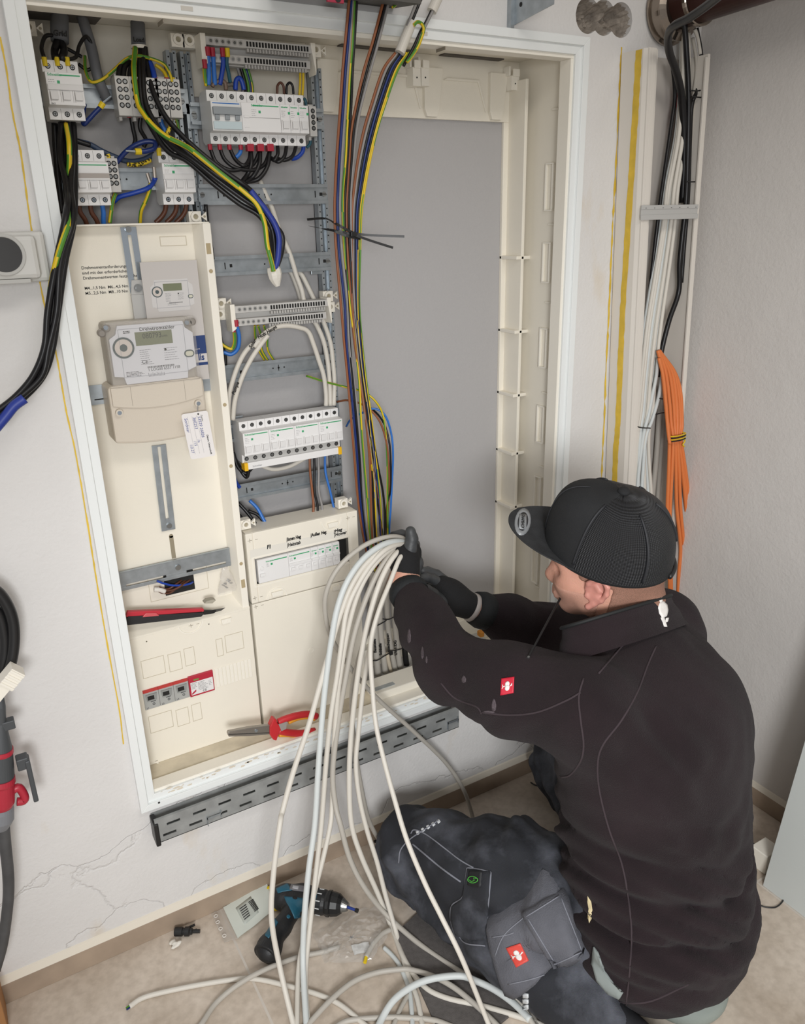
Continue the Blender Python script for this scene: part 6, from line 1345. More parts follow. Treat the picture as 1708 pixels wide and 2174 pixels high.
        o_V[o.name] = (V, Fc)
        return o
o_V = {}
def bvh(*objs):
    vs, fs = [], []
    for o in objs:
        me = o.data; k = len(vs); vs += [v.co.copy() for v in me.vertices]; fs += [tuple(i + k for i in p.vertices) for p in me.polygons]
    return BVHTree.FromPolygons(vs, fs)
def hit(B, px, py):
    d = Vector(ray(px, py)).normalized(); h_ = B.ray_cast(Vector(CP), d)
    if h_[0] is None: return None
    n_ = h_[1]
    if n_.dot(d) > 0: n_ = -n_
    return h_[0], n_, h_[3]
def patch(B, poly, name, m, parent, off=.002, under=.002, rings=7, bulge=0.0, sub=6, fallback=None):
    """cloth patch laid on the surface the camera rays meet; has thickness and a rim"""
    pl_ = []
    for i in range(len(poly)):
        a, b = poly[i], poly[(i + 1) % len(poly)]
        for k in range(sub): pl_.append((a[0] + (b[0] - a[0]) * k / sub, a[1] + (b[1] - a[1]) * k / sub))
    cx_ = sum(p[0] for p in pl_) / len(pl_); cy_ = sum(p[1] for p in pl_) / len(pl_); P = []
    last = hit(B, cx_, cy_) or fallback
    if last is None: return None
    for r in range(rings + 1):
        s_ = r / rings; row = []
        for p in pl_:
            h_ = hit(B, cx_ + (p[0] - cx_) * s_, cy_ + (p[1] - cy_) * s_)
            if h_ is None or abs(h_[2] - last[2]) > .09:
                dd = Vector(ray(cx_ + (p[0] - cx_) * s_, cy_ + (p[1] - cy_) * s_)).normalized(); h_ = (Vector(CP) + dd * last[2], last[1], last[2])
            row.append(h_[0] + h_[1] * (off + bulge * (1 - s_ * s_)))
        P.append(row)
    n_ = last[1]; P.append([q_ - n_ * (off + under) for q_ in P[-1]])
    k = MB(); k.grid(P, closed=True); return k.build(name, m, parent, smooth=True)
def seam(B, pts, r, m, parent, name='seam', off=.0, dash=False):
    sp = spline([(p[0], p[1], 0) for p in pts], 6); out = []; last = None
    for p in sp:
        h_ = hit(B, p.x, p.y)
        if h_ is None: continue
        if last and abs(h_[2] - last) > .08: continue
        last = h_[2]; out.append(h_[0] + h_[1] * off)
    if len(out) < 3: return None
    k = MB()
    if dash:
        for i in range(0, len(out) - 1, 2): k.cyl(out[i], out[i + 1], r, n=6)
    else: k.tube(out, r, 6)
    return k.build(name, m, parent, smooth=not dash)
# ================================================================== the electrician
TL = V3(-.953, -.303, 0); TF = V3(-.303, .953, 0); TU = V3(0, 0, 1); TA = [TL, TF, TU]
def T(l, f_, u, o=(.79, -.56, 0)): return np.array(o) + TL * l + TF * f_ + TU * u
per = empty('person', (.79, -.6, 0), 'person in black cap, dark fleece jacket and work trousers kneeling at the cabinet', 'person')
LSH = V3(.632, -.548, .636); RSH = V3(.955, -.41, .630); LEL = np.array(at(950, 1408, -.30)); LWR = np.array(at(857, 1240, -.11))
REL = V3(.90, -.14, .50); RWR = np.array(at(990, 1284, -.10)); NB = V3(.80, -.475, .69)
LHP, RHP = V3(.70, -.60, .175), V3(.89, -.53, .175); LKN, RKN = V3(.525, -.205, .125), V3(.985, -.13, .125)
LAN, RAN = V3(.60, -.66, .075), V3(.86, -.52, .07)
ho = V3(.770, -.437, .846); HF = V3(-.702, .711, -.05); HL = V3(-.702, -.702, -.12); HU = V3(-.12, -.049, .992)
HF /= np.linalg.norm(HF); HL = HL - HF * (HL @ HF); HL /= np.linalg.norm(HL); HU = np.cross(HF, HL)
if HU[2] < 0: HU = -HU
HA = [HF, HL, HU]
co_ = V3(.7685, -.4386, .8524); CF = V3(-.728, .676, .114); CF /= np.linalg.norm(CF); CL = V3(-.677, -.684, -.27); CL = CL - CF * (CL @ CF); CL /= np.linalg.norm(CL); CU = np.cross(CF, CL)
def Hc(f_, l, u): return co_ + CF * f_ + CL * l + CU * u
def H(f_, l, u): return ho + HF * f_ + HL * l + HU * u
SKIN = mat('skin', '#d09a85', .5, var=.12, vscale=22, bump=.25, bscale=350, sss=.15)
# --- continuous body: head, neck, torso, arms, legs
def head_prims(F):
    F.ell(H(-.008, 0, .004), (.095, .075, .086), HA, .02)
    F.ell(H(.036, 0, -.058), (.062, .058, .062), HA, .03)
    F.ell(H(.030, 0, -.088), (.055, .050, .035), HA, .02)
    F.ell(H(.066, 0, -.112), (.022, .026, .018), HA, .02)
    F.ell(H(.075, 0, -.012), (.022, .050, .022), HA, .02)           # brow
    for s_ in (1, -1):
        F.ell(H(.060, .034 * s_, -.050), (.030, .026, .026), HA, .02)  # cheek
        F.ell(H(.014, .056 * s_, -.075), (.035, .016, .032), HA, .02)  # jaw angle
    F.cap(H(.086, 0, -.024), H(.105, 0, -.056), .0080, .0105, .012); F.ell(H(.098, 0, -.062), (.011, .015, .008), HA, .008)
    F.ell(H(.094, 0, -.084), (.010, .022, .0055), HA, .006); F.ell(H(.092, 0, -.093), (.010, .019, .006), HA, .006)
    for s_ in (1, -1): F.ell(H(.092, .030 * s_, -.030), (.014, .015, .009), HA, .006, sub=True)
bd = Field((.36, -.90, 0.02), (1.12, 0.06, 1.0), .0065)
head_prims(bd)
bd.chain([H(-.028, 0, -.06), H(-.035, 0, -.12), NB - V3(0, 0, .02)], [.056, .054, .058], .03)
bd.ell(T(0, -.01, .5), (.165, .105, .17), TA, .05).ell(T(0, -.01, .33), (.145, .10, .15), TA, .05).ell(T(0, -.03, .19), (.15, .115, .11), TA, .05)
bd.cap(LSH, RSH, .05, .05, .05)
bd.chain([LSH, LEL, LWR, np.array(at(858, 1205, -.100))], [.052, .040, .0285, .026], .02).chain([RSH, REL, RWR], [.052, .040, .026], .02)
bd.chain([LHP, LKN, LAN], [.08, .058, .042], .02).chain([RHP, RKN, RAN], [.08, .058, .042], .02)
body = bd.mesh('body', SKIN, per)
# finer head on the same skin: ear and face details
def ear(side):
    e = Field(H(.045, .115 * side, -.10) - .06, H(-.03, .06 * side, 0) + .06, .0022)
    c0 = H(.034, .066 * side, -.046)
    out = HL * side; up = HU * .97 - HF * .22; up /= np.linalg.norm(up); bk = -(HF + HU * .15); bk /= np.linalg.norm(bk)
    def Q(b_, u, o_): return c0 + bk * b_ + up * u + out * o_
    rim = [Q(-.004, .004, .004), Q(-.004, .018, .009), Q(.004, .030, .013), Q(.016, .033, .017), Q(.026, .024, .020), Q(.028, .008, .019), Q(.023, -.008, .015), Q(.014, -.020, .010), Q(.006, -.029, .007)]
    e.chain(rim, [.0035, .0040, .0042, .0044, .0044, .0042, .0040, .0044, .0064], .004)
    e.chain([Q(.008, .018, .009), Q(.016, .010, .011), Q(.014, -.004, .009), Q(.006, -.012, .006)], [.004, .0042, .004, .004], .006)
    e.ell(Q(.012, .004, .004), (.016, .024, .0055), [bk, up, out], .008); e.ell(Q(-.002, -.008, .006), (.004, .006, .004), [bk, up, out], .004)
    return e.mesh('ear', mat('ear_skin', '#c98a7d', .5, bump=.15, bscale=300, sss=.1), per)
ear(1); ear(-1)
for s_ in (1, -1):
    c_ = H(.068, .029 * s_, -.032); k = MB()
    k.lathe([(.0118 * math.sin(t), -.0118 * math.cos(t)) for t in [i * math.pi / 10 for i in range(1, 10)]], c_, HF, 16); k.build('eye', mat('eye_white', '#dcd6cf', .2), per, smooth=True)
# short hair and beard stubble lie just over the skin
def shell(name, m, off, keep):
    F = Field(H(0, 0, -.02) - .16, H(0, 0, -.02) + .16, .0035); head_prims(F)
    F.chain([H(-.028, 0, -.06), H(-.035, 0, -.12), NB - V3(0, 0, .02)], [.056, .054, .058], .03)
    F.F -= off
    sl, X, Y, Z = F.coords(F.lo, F.lo + F.n * F.h)
    q_ = [X - ho[0], Y - ho[1], Z - ho[2]]; a = [HA[i][0] * q_[0] + HA[i][1] * q_[1] + HA[i][2] * q_[2] for i in range(3)]
    F.F[sl] = np.maximum(F.F[sl], keep(*a).astype(np.float32)); return F.mesh(name, m, per)
M_HAIR = mat('short_hair', '#765a4a', .8, var=.2, vscale=900, col2='#a87a68', bump=.3, bscale=900, ramp=(.3, .7))
M_STUB = mat('beard_stubble', '#b08474', .7, var=.2, vscale=900, col2='#c79580', bump=.2, bscale=900, ramp=(.3, .7))
def hairkeep(f_, l, u):   # behind the ear, above the nape, and a sideburn
    nape = np.maximum(f_ + .004 + .25 * (u + .05), -(u + .098))
    side = np.maximum(f_ - .052 + .0 * u, -(u + .042 - .25 * np.maximum(f_, 0)))
    return np.minimum(nape, side)
shell('hair', M_HAIR, .0022, hairkeep)
shell('stubble', M_STUB, .0012, lambda f_, l, u: np.maximum(np.maximum(u + .052 + .0 * f_, f_ - .098), np.maximum(.012 - f_ - .25 * (u + .05), -(u + .135))))
# --- trousers
fold = lambda X, Y, Z, d, fr, ph=0: np.sin((X * d[0] + Y * d[1] + Z * d[2]) * fr + ph + 2.2 * np.sin(X * 13 + Z * 9 + 1.3) + 1.7 * np.sin(Y * 15 - Z * 11))
tro = Field((.33, -.93, .012), (1.16, 0.03, .40), .0065)
tro.ell(T(0, -.02, .18), (.165, .125, .12), TA, .05)
tro.chain([LHP + V3(0, 0, .005), (LHP + LKN) / 2 + V3(0, 0, .015), LKN], [.098, .105, .082], .03); tro.chain([RHP, RKN], [.112, .085], .03)
tro.ell(LKN + V3(-.018, .03, -.02), (.075, .075, .078), None, .04)
tro.chain([LKN - V3(.01, .02, .05), (LKN + LAN) / 2 - V3(0, 0, .02), LAN], [.068, .078, .058], .03); tro.chain([RKN - V3(0, 0, .04), RAN], [.070, .056], .03)
tro.displace(lambda X, Y, Z: .0060 * fold(X, Y, Z, (.9, -.7, 1.2), 55) * np.clip((Y + .55) * 3, 0, 1) ** .5 + .0028 * fold(X, Y, Z, (.2, 1, .8), 80, 1.) + .002 * fold(X, Y, Z, (1, .2, -.6), 120, 2.))
def trouser_mat():
    m = bpy.data.materials.new('trouser_cloth'); m.use_nodes = True; nt = m.node_tree; L = nt.links.new; b = nt.nodes['Principled BSDF']; b.inputs['Roughness'].default_value = .85
    tc = N(nt, 'ShaderNodeTexCoord'); O = tc.outputs['Object']
    n1 = N(nt, 'ShaderNodeTexNoise', Scale=7.0, Detail=6.0, Roughness=.6); L(O, n1.inputs['Vector']); n2 = N(nt, 'ShaderNodeTexNoise', Scale=420.0, Detail=2.0); L(O, n2.inputs['Vector'])
    r = N(nt, 'ShaderNodeValToRGB'); e = r.color_ramp.elements; e[0].position = .46; e[0].color = lin('#282a30'); e[1].position = .76; e[1].color = lin('#6a6d77'); L(n1.outputs['Fac'], r.inputs['Fac'])
    mx = N(nt, 'ShaderNodeMix', data_type='RGBA', blend_type='MULTIPLY'); mx.inputs[0].default_value = .5; L(r.outputs['Color'], mx.inputs[6]); L(n2.outputs['Color'], mx.inputs[7])
    mm = N(nt, 'ShaderNodeMix', data_type='RGBA'); mm.inputs[0].default_value = .6; L(r.outputs['Color'], mm.inputs[7]); L(mx.outputs[2], mm.inputs[6]); L(mm.outputs[2], b.inputs['Base Color'])
    bp = N(nt, 'ShaderNodeBump'); bp.inputs['Strength'].default_value = .5; bp.inputs['Distance'].default_value = .001; L(n2.outputs['Fac'], bp.inputs['Height']); L(bp.outputs['Normal'], b.inputs['Normal']); return m
M_TRO = trouser_mat()
trousers = tro.mesh('trousers', M_TRO, per)
# --- jacket
jk = Field((.30, -.94, .015), (1.20, 0.0, .80), .0065)
jk.ell(T(.012, -.045, .185, (.785, -.565, 0)), (.191, .161, .165), TA, .06); jk.ell(T(.010, -.02, .34), (.180, .152, .18), TA, .06)
jk.ell(T(.0, -.005, .50, (.80, -.54, 0)), (.215, .155, .19), TA, .06); jk.cap(LSH - V3(0, 0, .02), RSH - V3(.02, 0, .02), .078, .085, .06)
jk.cap(NB - V3(.0, 0, .10), NB - V3(-.004, .0, .055), .095, .082, .05)
jk.chain([LSH, (LSH + LEL) / 2 - V3(0, 0, .012), LEL - V3(0, 0, .004), (LEL + LWR) / 2, LWR + (LEL - LWR) * .10], [.078, .076, .058, .049, .034], .03)
jk.chain([RSH, REL, (REL + RWR) / 2, RWR + (REL - RWR) * .20], [.068, .062, .052, .036], .03)
def jfold(X, Y, Z):
    u = (X - .79) * TL[0] + (Y + .56) * TL[1]
    waist = np.exp(-((Z - .30) / .13) ** 2); w = 2.0 * np.sin(u * 14 + 1) + 1.5 * np.sin(X * 17 + Y * 9)
    side_ = np.clip(.55 + u * 5, .12, 1.0); rdg = lambda q: 1 - 2 * np.abs(np.sin(q)); a = .0135 * waist * side_ * rdg(Z * 42 + u * 17 + .7 * w) + .0070 * waist * side_ * rdg(Z * 75 - u * 22 + 1.0 * w) + .0022 * waist * np.sin(Z * 140 + u * 40 + 2.0 * w)
    arm = np.clip((.60 - X) * 8, 0, 1) * np.clip((Z - .42) * 8, 0, 1)
    a += .0044 * arm * rdg((X * .8 - Y * .6 - Z * .3) * 44 + .9 * np.sin(Z * 40 + Y * 18))
    sh = np.exp(-(((X - .66) / .07) ** 2 + ((Z - .58) / .10) ** 2)); a += .006 * sh * np.sin((X * 1.1 + Z * .5) * 90 + Y * 20)
    return a + .0016 * np.sin(X * 48 + 2 * np.sin(Z * 22)) * np.sin(Z * 39 + 2 * np.sin(Y * 25)) + .0012 * np.sin(X * 90 + Y * 60 + 2 * np.sin(Z * 50))
jk.displace(jfold)
# trim the hem and the front opening round the lap
sl, X, Y, Z = jk.coords(jk.lo, jk.lo + jk.n * jk.h)
lapd = (X - .79) * TF[0] + (Y + .56) * TF[1]
jk.F[sl] = np.maximum(jk.F[sl], (.032 + .35 * np.clip(lapd + .06, 0, 1) - Z).astype(np.float32))
M_JAC = mat('fleece', '#251c1f', .95, sheen=.05, var=.22, vscale=9, bump=.9, bscale=650, spec=.2)
jacket = jk.mesh('jacket', M_JAC, per)
M_SEAM = mat('fleece_seam', '#3a3034', .95)
BJ = bvh(jacket); BT = bvh(trousers)
for pts in ([(1238, 1440), (1228, 1480), (1232, 1530), (1238, 1580), (1232, 1615), (1210, 1645), (1190, 1650)], [(1392, 1372), (1375, 1410), (1352, 1470), (1318, 1530), (1280, 1580), (1268, 1620), (1272, 1680), (1292, 1760), (1318, 1830), (1332, 1900), (1340, 1980), (1336, 2060), (1328, 2138)],
            [(1018, 1512), (1080, 1518), (1140, 1512), (1200, 1488), (1232, 1470)], [(935, 1450), (965, 1482), (1010, 1500), (1022, 1516)], [(1270, 1430), (1300, 1395), (1330, 1360)], [(1205, 1372), (1300, 1392), (1380, 1376), (1440, 1345)], [(1200, 2060), (1290, 2118), (1370, 2128), (1460, 2090)]):
    seam(BJ, pts, .0017, M_SEAM, jacket)
# collar, standing round the neck
k = MB(); P = []
Ct = Vector(atd(1310, 1298, 1.38)); Ax = (Vector(atd(1426, 1262, 1.41)) - Vector(atd(1193, 1332, 1.35))) / 2; Bx = Vector(ray(1300, 1300)).normalized() * .082
for v in range(8):
    t = v / 7; row = []; c_ = Ct + Vector((0, 0, -.062)) * (1 - t) + Vector((.012, -.010, 0)) * (1 - t); s_ = 1 + .22 * (1 - t) ** 1.6 + (.03 if v in (3, 4) else 0)
    for i in range(44):
        an = i / 44 * 2 * math.pi; row.append(c_ + Ax * s_ * math.cos(an) + Bx * s_ * math.sin(an))
    P.append(row)
Pi = [[c + (Ct + Vector((0, 0, c.z - Ct.z)) - c).normalized() * .004 for c in r] for r in P]
k.grid(P + Pi[::-1], closed=True); col_ = k.build('collar', M_JAC, per, smooth=True)
md = col_.modifiers.new('sub', 'SUBSURF'); md.levels = 1; md.render_levels = 1
rim_ = MB(); rim_.tube(P[-1] + [P[-1][0]], .0032, 8); rim_.build('collar_binding', mat('binding_black', '#17191a', .7), per, smooth=True)
BC = bvh(col_, jacket)
M_EMB = mat('emblem_white', '#e6e2de', .6)
for i, poly in enumerate(([(1396, 1272), (1402, 1268), (1404, 1276), (1400, 1281)], [(1398, 1280), (1406, 1276), (1414, 1284), (1416, 1296), (1413, 1308), (1406, 1312), (1399, 1302), (1396, 1290)], [(1402, 1312), (1407, 1310), (1411, 1322), (1414, 1331), (1409, 1331), (1406, 1322)], [(1413, 1312), (1417, 1311), (1415, 1320), (1411, 1322)])):
    patch(BC, poly, 'embroidery', M_EMB, per, off=.0022, rings=3, sub=3)
# sleeve label: red square with white emblem
def label_sq(B, poly, m_, par, nm):
    q_ = patch(B, poly, nm, m_, par, off=.0022, rings=5, sub=5)
    c_ = [sum(p[i] for p in poly) / 4 for i in (0, 1)]; ux = ((poly[1][0] - poly[0][0]) / 2, (poly[1][1] - poly[0][1]) / 2); uy = ((poly[0][0] - poly[3][0]) / 2, (poly[0][1] - poly[3][1]) / 2)
    def tp(a, b): return (c_[0] + ux[0] * a + uy[0] * b, c_[1] + ux[1] * a + uy[1] * b)
    for sh_ in ([(-.34 + .36 * math.cos(t) + .34, .22 + .30 * math.sin(t)) for t in [i * math.pi / 5 for i in range(10)]], [(.36 * math.cos(t), -.26 + .34 * math.sin(t)) for t in [i * math.pi / 5 for i in range(10)]], [(.3, -.06), (.62, .04), (.62, .22), (.74, .24), (.74, -.02), (.34, -.14)], [(-.3, .04), (-.62, .0), (-.74, .24), (-.80, .20), (-.72, -.04), (-.82, -.26), (-.74, -.28), (-.62, -.08), (-.3, -.06)]):
        patch(B, [tp(a, b) for a, b in sh_], 'emblem', M_EMB, q_ or par, off=.0034, under=.0005, rings=2, sub=1)
label_sq(BJ, [(1064, 1441), (1092, 1437), (1090, 1471), (1062, 1476)], mat('label_red', '#c21f36', .5), jacket, 'sleeve_label')
m = patch(BJ, [(1247, 1901), (1254, 1912), (1257, 1932), (1254, 1952), (1250, 1960), (1247, 1948), (1249, 1930), (1246, 1914)], 'torn_hole', mat('hole_lining', '#d9c9a0', .8), jacket, off=.0008, rings=3, sub=2)
# dusty scuffs on the sleeve
for i, (x_, y_, a_, b_) in enumerate(((868, 1350, 4, 16), (896, 1385, 3, 14), (984, 1442, 5, 8), (1048, 1497, 5, 14), (1036, 1512, 14, 3), (905, 1400, 2, 8))):
    patch(BJ, [(x_ + a_ * math.cos(t) * (1 + .3 * math.sin(3 * t)), y_ + b_ * math.sin(t)) for t in [j * math.pi / 4 for j in range(8)]], 'dust_scuff', mat('dust_scuff', '#4f464a', .95, var=.35, vscale=500), jacket, off=.0006, rings=2, sub=1)
# cuffs
def cuff(a, b, r0, r1, m_, nm, par=per, n=24):
    k = MB(); k.lathe([(r0, 0), (r0 + .001, (Vector(b) - Vector(a)).length * .5), (r1, (Vector(b) - Vector(a)).length)], a, Vector(b) - Vector(a), n); return k.build(nm, m_, par, smooth=True)
M_CUFF = mat('knit_cuff', '#16191b', .8, bump=.6, bscale=300)
cuff(LWR + (LEL - LWR) * .17, LWR + (LEL - LWR) * .03, .039, .034, M_CUFF, 'cuff')
cuff(RWR + (REL - RWR) * .24, RWR + (REL - RWR) * .09, .040, .036, M_CUFF, 'cuff')
# --- gloves, five separate fingers each
M_GLK = mat('glove_knit', '#121214', .85, bump=.7, bscale=700); M_GLR = mat('glove_coating', '#3f4143', .5, var=.2, vscale=60, bump=.2, bscale=300)
def A(px, py, y): return np.array(at(px, py, y))
lg = Field(A(858, 1180, -.07) - .11, A(858, 1180, -.07) + .11, .0028)
lg.chain([A(860, 1211, -.103), A(858, 1188, -.094)], [.0290, .030], .012)
lg.chain([A(866, 1196, -.086), A(870, 1172, -.074), A(868, 1160, -.066)], [.020, .020, .017], .014); lg.chain([A(848, 1192, -.095), A(850, 1172, -.086)], [.018, .016], .014)
lg2 = Field(A(858, 1170, -.06) - .10, A(858, 1170, -.06) + .10, .0026)
lg2.chain([A(866, 1184, -.100), A(870, 1164, -.100), A(874, 1144, -.098), A(871, 1128, -.094)], [.015, .0125, .0118, .0105], .006)     # thumb
lg2.chain([A(872, 1160, -.066), A(868, 1141, -.050), A(852, 1134, -.046), A(834, 1137, -.054)], [.0112, .0105, .0098, .0085], .003)   # index
lg2.chain([A(881, 1174, -.060), A(880, 1156, -.034), A(860, 1153, -.024), A(842, 1158, -.036)], [.0112, .0108, .0100, .0088], .003)   # middle
lg2.chain([A(884, 1192, -.064), A(884, 1178, -.036), A(864, 1176, -.024), A(846, 1180, -.036)], [.0108, .0102, .0095, .0084], .003)   # ring
lg2.chain([A(880, 1208, -.074), A(880, 1198, -.048), A(864, 1198, -.038), A(850, 1200, -.046)], [.0100, .0092, .0086, .0076], .003)   # little
lg2.chain([A(878, 1216, -.090), A(880, 1196, -.078), A(874, 1172, -.070)], [.013, .016, .014], .01)
g_l = empty('glove', A(858, 1226, -.108), 'left glove', '') if False else None
gl1 = lg.mesh('glove', M_GLK, per); lg2.mesh('glove_fingers', M_GLR, gl1)
rg = Field(A(950, 1262, -.08) - .12, A(950, 1262, -.08) + .12, .0028)
rg.chain([A(990, 1284, -.100), A(968, 1274, -.092), A(948, 1258, -.082), A(934, 1246, -.076)], [.030, .031, .030, .024], .012); rg.ell(A(955, 1266, -.086), (.034, .026, .030), None, .015)
rg2 = Field(A(920, 1240, -.06) - .10, A(920, 1240, -.06) + .10, .0026)
rg2.chain([A(946, 1236, -.066), A(926, 1220, -.060), A(908, 1213, -.060), A(896, 1212, -.066)], [.0125, .0112, .0102, .0088], .003)
rg2.chain([A(940, 1244, -.078), A(918, 1230, -.076), A(903, 1226, -.080), A(893, 1228, -.084)], [.0125, .0112, .0102, .0088], .003)
rg2.chain([A(936, 1256, -.060), A(916, 1246, -.050), A(900, 1244, -.050), A(890, 1246, -.056)], [.0120, .0108, .0098, .0085], .003)
rg2.chain([A(934, 1266, -.050), A(916, 1260, -.040), A(904, 1258, -.040), A(896, 1260, -.046)], [.0110, .0098, .0088, .0078], .003)
rg2.chain([A(958, 1284, -.095), A(936, 1276, -.098), A(918, 1262, -.100), A(906, 1250, -.098)], [.016, .0140, .0125, .0105], .006)
gl2 = rg.mesh('glove', M_GLK, per); rg2.mesh('glove_fingers', M_GLR, gl2)
k = MB(); a = A(1006, 1291, -.104); b = A(994, 1286, -.1); k.lathe([(.0300, 0), (.0315, .002), (.0315, .009), (.030, .011)], Vector(a), Vector(b - a), 24); k.build('wrist_band', mat('wrist_grey', '#a39c98', .5), per, smooth=True)
# --- cap
CAPM = mat('cap_cotton', '#1c1d1f', .85, var=.12, vscale=30, bump=.5, bscale=800)
def mesh_mat():
    m = bpy.data.materials.new('cap_netting'); m.use_nodes = True; nt = m.node_tree; L = nt.links.new; b = nt.nodes['Principled BSDF']; b.inputs['Roughness'].default_value = .5
    uv = N(nt, 'ShaderNodeUVMap'); sx = N(nt, 'ShaderNodeSeparateXYZ'); L(uv.outputs[0], sx.inputs[0])
    def wv(s_, sc):
        a = N(nt, 'ShaderNodeMath', operation='MULTIPLY'); L(sx.outputs[s_], a.inputs[0]); a.inputs[1].default_value = sc; c = N(nt, 'ShaderNodeMath', operation='SINE'); L(a.outputs[0], c.inputs[0]); return c.outputs[0]
    p, q_ = wv('X', 1000.0), wv('Y', 330.0); ad = N(nt, 'ShaderNodeMath', operation='ADD'); L(p, ad.inputs[0]); L(q_, ad.inputs[1])
    r = N(nt, 'ShaderNodeValToRGB'); e = r.color_ramp.elements; e[0].position = .1; e[0].color = lin('#0c0c0d'); e[1].position = .9; e[1].color = lin('#2a2b2f')
    mr = N(nt, 'ShaderNodeMapRange'); mr.inputs[1].default_value = -2; mr.inputs[2].default_value = 2; L(ad.outputs[0], mr.inputs[0]); L(mr.outputs[0], r.inputs['Fac']); L(r.outputs['Color'], b.inputs['Base Color'])
    bp = N(nt, 'ShaderNodeBump'); bp.inputs['Strength'].default_value = .9; bp.inputs['Distance'].default_value = .0018; L(mr.outputs[0], bp.inputs['Height']); L(bp.outputs['Normal'], b.inputs['Normal']); return m
CAPN = mesh_mat()
cap_ = None
def crown_pt(az, t):
    """az 0 = front; t 0 rim .. 1 top"""
    fr = math.cos(az); rf = .110 if fr > 0 else .117; e = (1 - t ** 2.5) ** .5 if t < 1 else 0
    hgt = .100 * t + .024 * max(fr, 0) * math.sin(math.pi * t ** 1.5)
    sag = -.022 * (1 - fr) * .5 * (1 - t) - .014 * (1 - t)
    pk = .004 * math.sin(t * math.pi) * math.cos(az * 3 + .4)
    return Vector(Hc(rf * fr * (e * .98 + .0) + pk * fr + .006 * (1 - t), .092 * math.sin(az) * e + pk * math.sin(az), hgt + sag + .012))
k = MB(); NA, NT = 96, 22; P = [[crown_pt(2 * math.pi * i / NA, j / NT) for i in range(NA)] for j in range(NT + 1)]
k.grid(P, closed=True)
for fi in range(len(k.f)):
    i = fi % NA; az = (i + .5) / NA * 2 * math.pi; az = az if az < math.pi else az - 2 * math.pi
    j = fi // NA; k.mi[fi] = 0 if abs(az) < 1.25 else (1 if j > 0 else 0)
    back = abs(abs(az) - math.pi) < .42 and j < 6
k.f = [f for fi, f in enumerate(k.f) if not ((abs(((fi % NA) + .5) / NA * 2 * math.pi - math.pi) < .30 * math.sqrt(max(0, 1 - ((fi // NA) / 3.5) ** 2))) and 1 <= (fi // NA) < 4)] if True else k.f
k.mi = k.mi[:0]
import itertools
me_f = k.f
for f in me_f:
    i = f[0] % NA; j = f[0] // NA; az = (i + .5) / NA * 2 * math.pi; az = az if az < math.pi else az - 2 * math.pi
    k.mi.append(0 if (abs(az) < 1.02 or j == 0) else 1)
cap_ = k.build('cap', [CAPM, CAPN], per, smooth=True)
uvl = cap_.data.uv_layers.new(name='UVMap')
for p in cap_.data.polygons:
    for li in p.loop_indices:
        vi = cap_.data.loops[li].vertex_index; u_ = (vi % NA) / NA
        if p.vertices and max((v % NA) for v in p.vertices) == NA - 1 and vi % NA == 0: u_ = 1.0
        uvl.data[li].uv = (u_, (vi // NA) / NT)
sm = cap_.modifiers.new('solid', 'SOLIDIFY'); sm.thickness = .0015; sm.offset = -1
for az in (0, 1.02, -1.02, 2.1, -2.1, math.pi):
    k = MB(); k.tube([crown_pt(az, t / 20) + (crown_pt(az, t / 20) - Vector(Hc(0, 0, .02))).normalized() * .0006 for t in range(2 if abs(az) < 3 else 8, 19)], .0022 if abs(az) > 1 else .0011, 6); k.build('panel_seam', mat('seam_tape', '#26272b', .6), cap_, smooth=True)
k = MB(); tp_ = crown_pt(0, 1); k.lathe([(.0095, -.002), (.0105, .002), (.008, .0052), (.001, .0065)], tp_, Vector(CU), 16); k.build('top_button', CAPM, cap_, smooth=True)
k = MB(); k.tube([crown_pt(math.pi + a, .03 / 1) + Vector(CF) * -.0015 for a in [(-.42 + .84 * i / 12) for i in range(13)]], .0045, 8); k.build('snap_strap', M_BLK, cap_, smooth=True)
# brim
k = MB(); P = []
for j in range(10):
    v = j / 9; row = []
    for i in range(33):
        az = (-1.08 + 2.16 * i / 32); base = crown_pt(az, .02); fwd = .066 * (math.cos(az * 1.28) ** .55 if abs(az * 1.28) < 1.57 else 0) * v
        side = math.sin(az); row.append(base + Vector(CF) * fwd + Vector(CL) * (-.004 * side * v) + Vector(CU) * (-.016 * side * side * (v ** .8) * 1.0 + .020 * v + .004))
    P.append(row)
Pb = [[p - Vector(CU) * .003 for p in r] for r in P]
k.grid(P); k.grid(Pb); k.grid([P[-1], Pb[-1]]); k.grid([P[0], Pb[0]]); k.grid([[r[0] for r in P], [r[0] for r in Pb]]); k.grid([[r[-1] for r in P], [r[-1] for r in Pb]])
brim = k.build('brim', mat('brim_cotton', '#2a2b2d', .8, var=.35, vscale=45, bump=.5, bscale=700), cap_, smooth=True)
BB = bvh(brim)
def ellp(cx_, cy_, a_, b_, rot, n=20): return [(cx_ + a_ * math.cos(t) * math.cos(rot) - b_ * math.sin(t) * math.sin(rot), cy_ + a_ * math.cos(t) * math.sin(rot) + b_ * math.sin(t) * math.cos(rot)) for t in [2 * math.pi * i / n for i in range(n)]]
stk = patch(BB, ellp(1109, 1108, 17, 29, .12), 'sticker', mat('sticker_silver', '#9c9fa2', .35, .3), cap_, off=.0008, rings=4, sub=1)
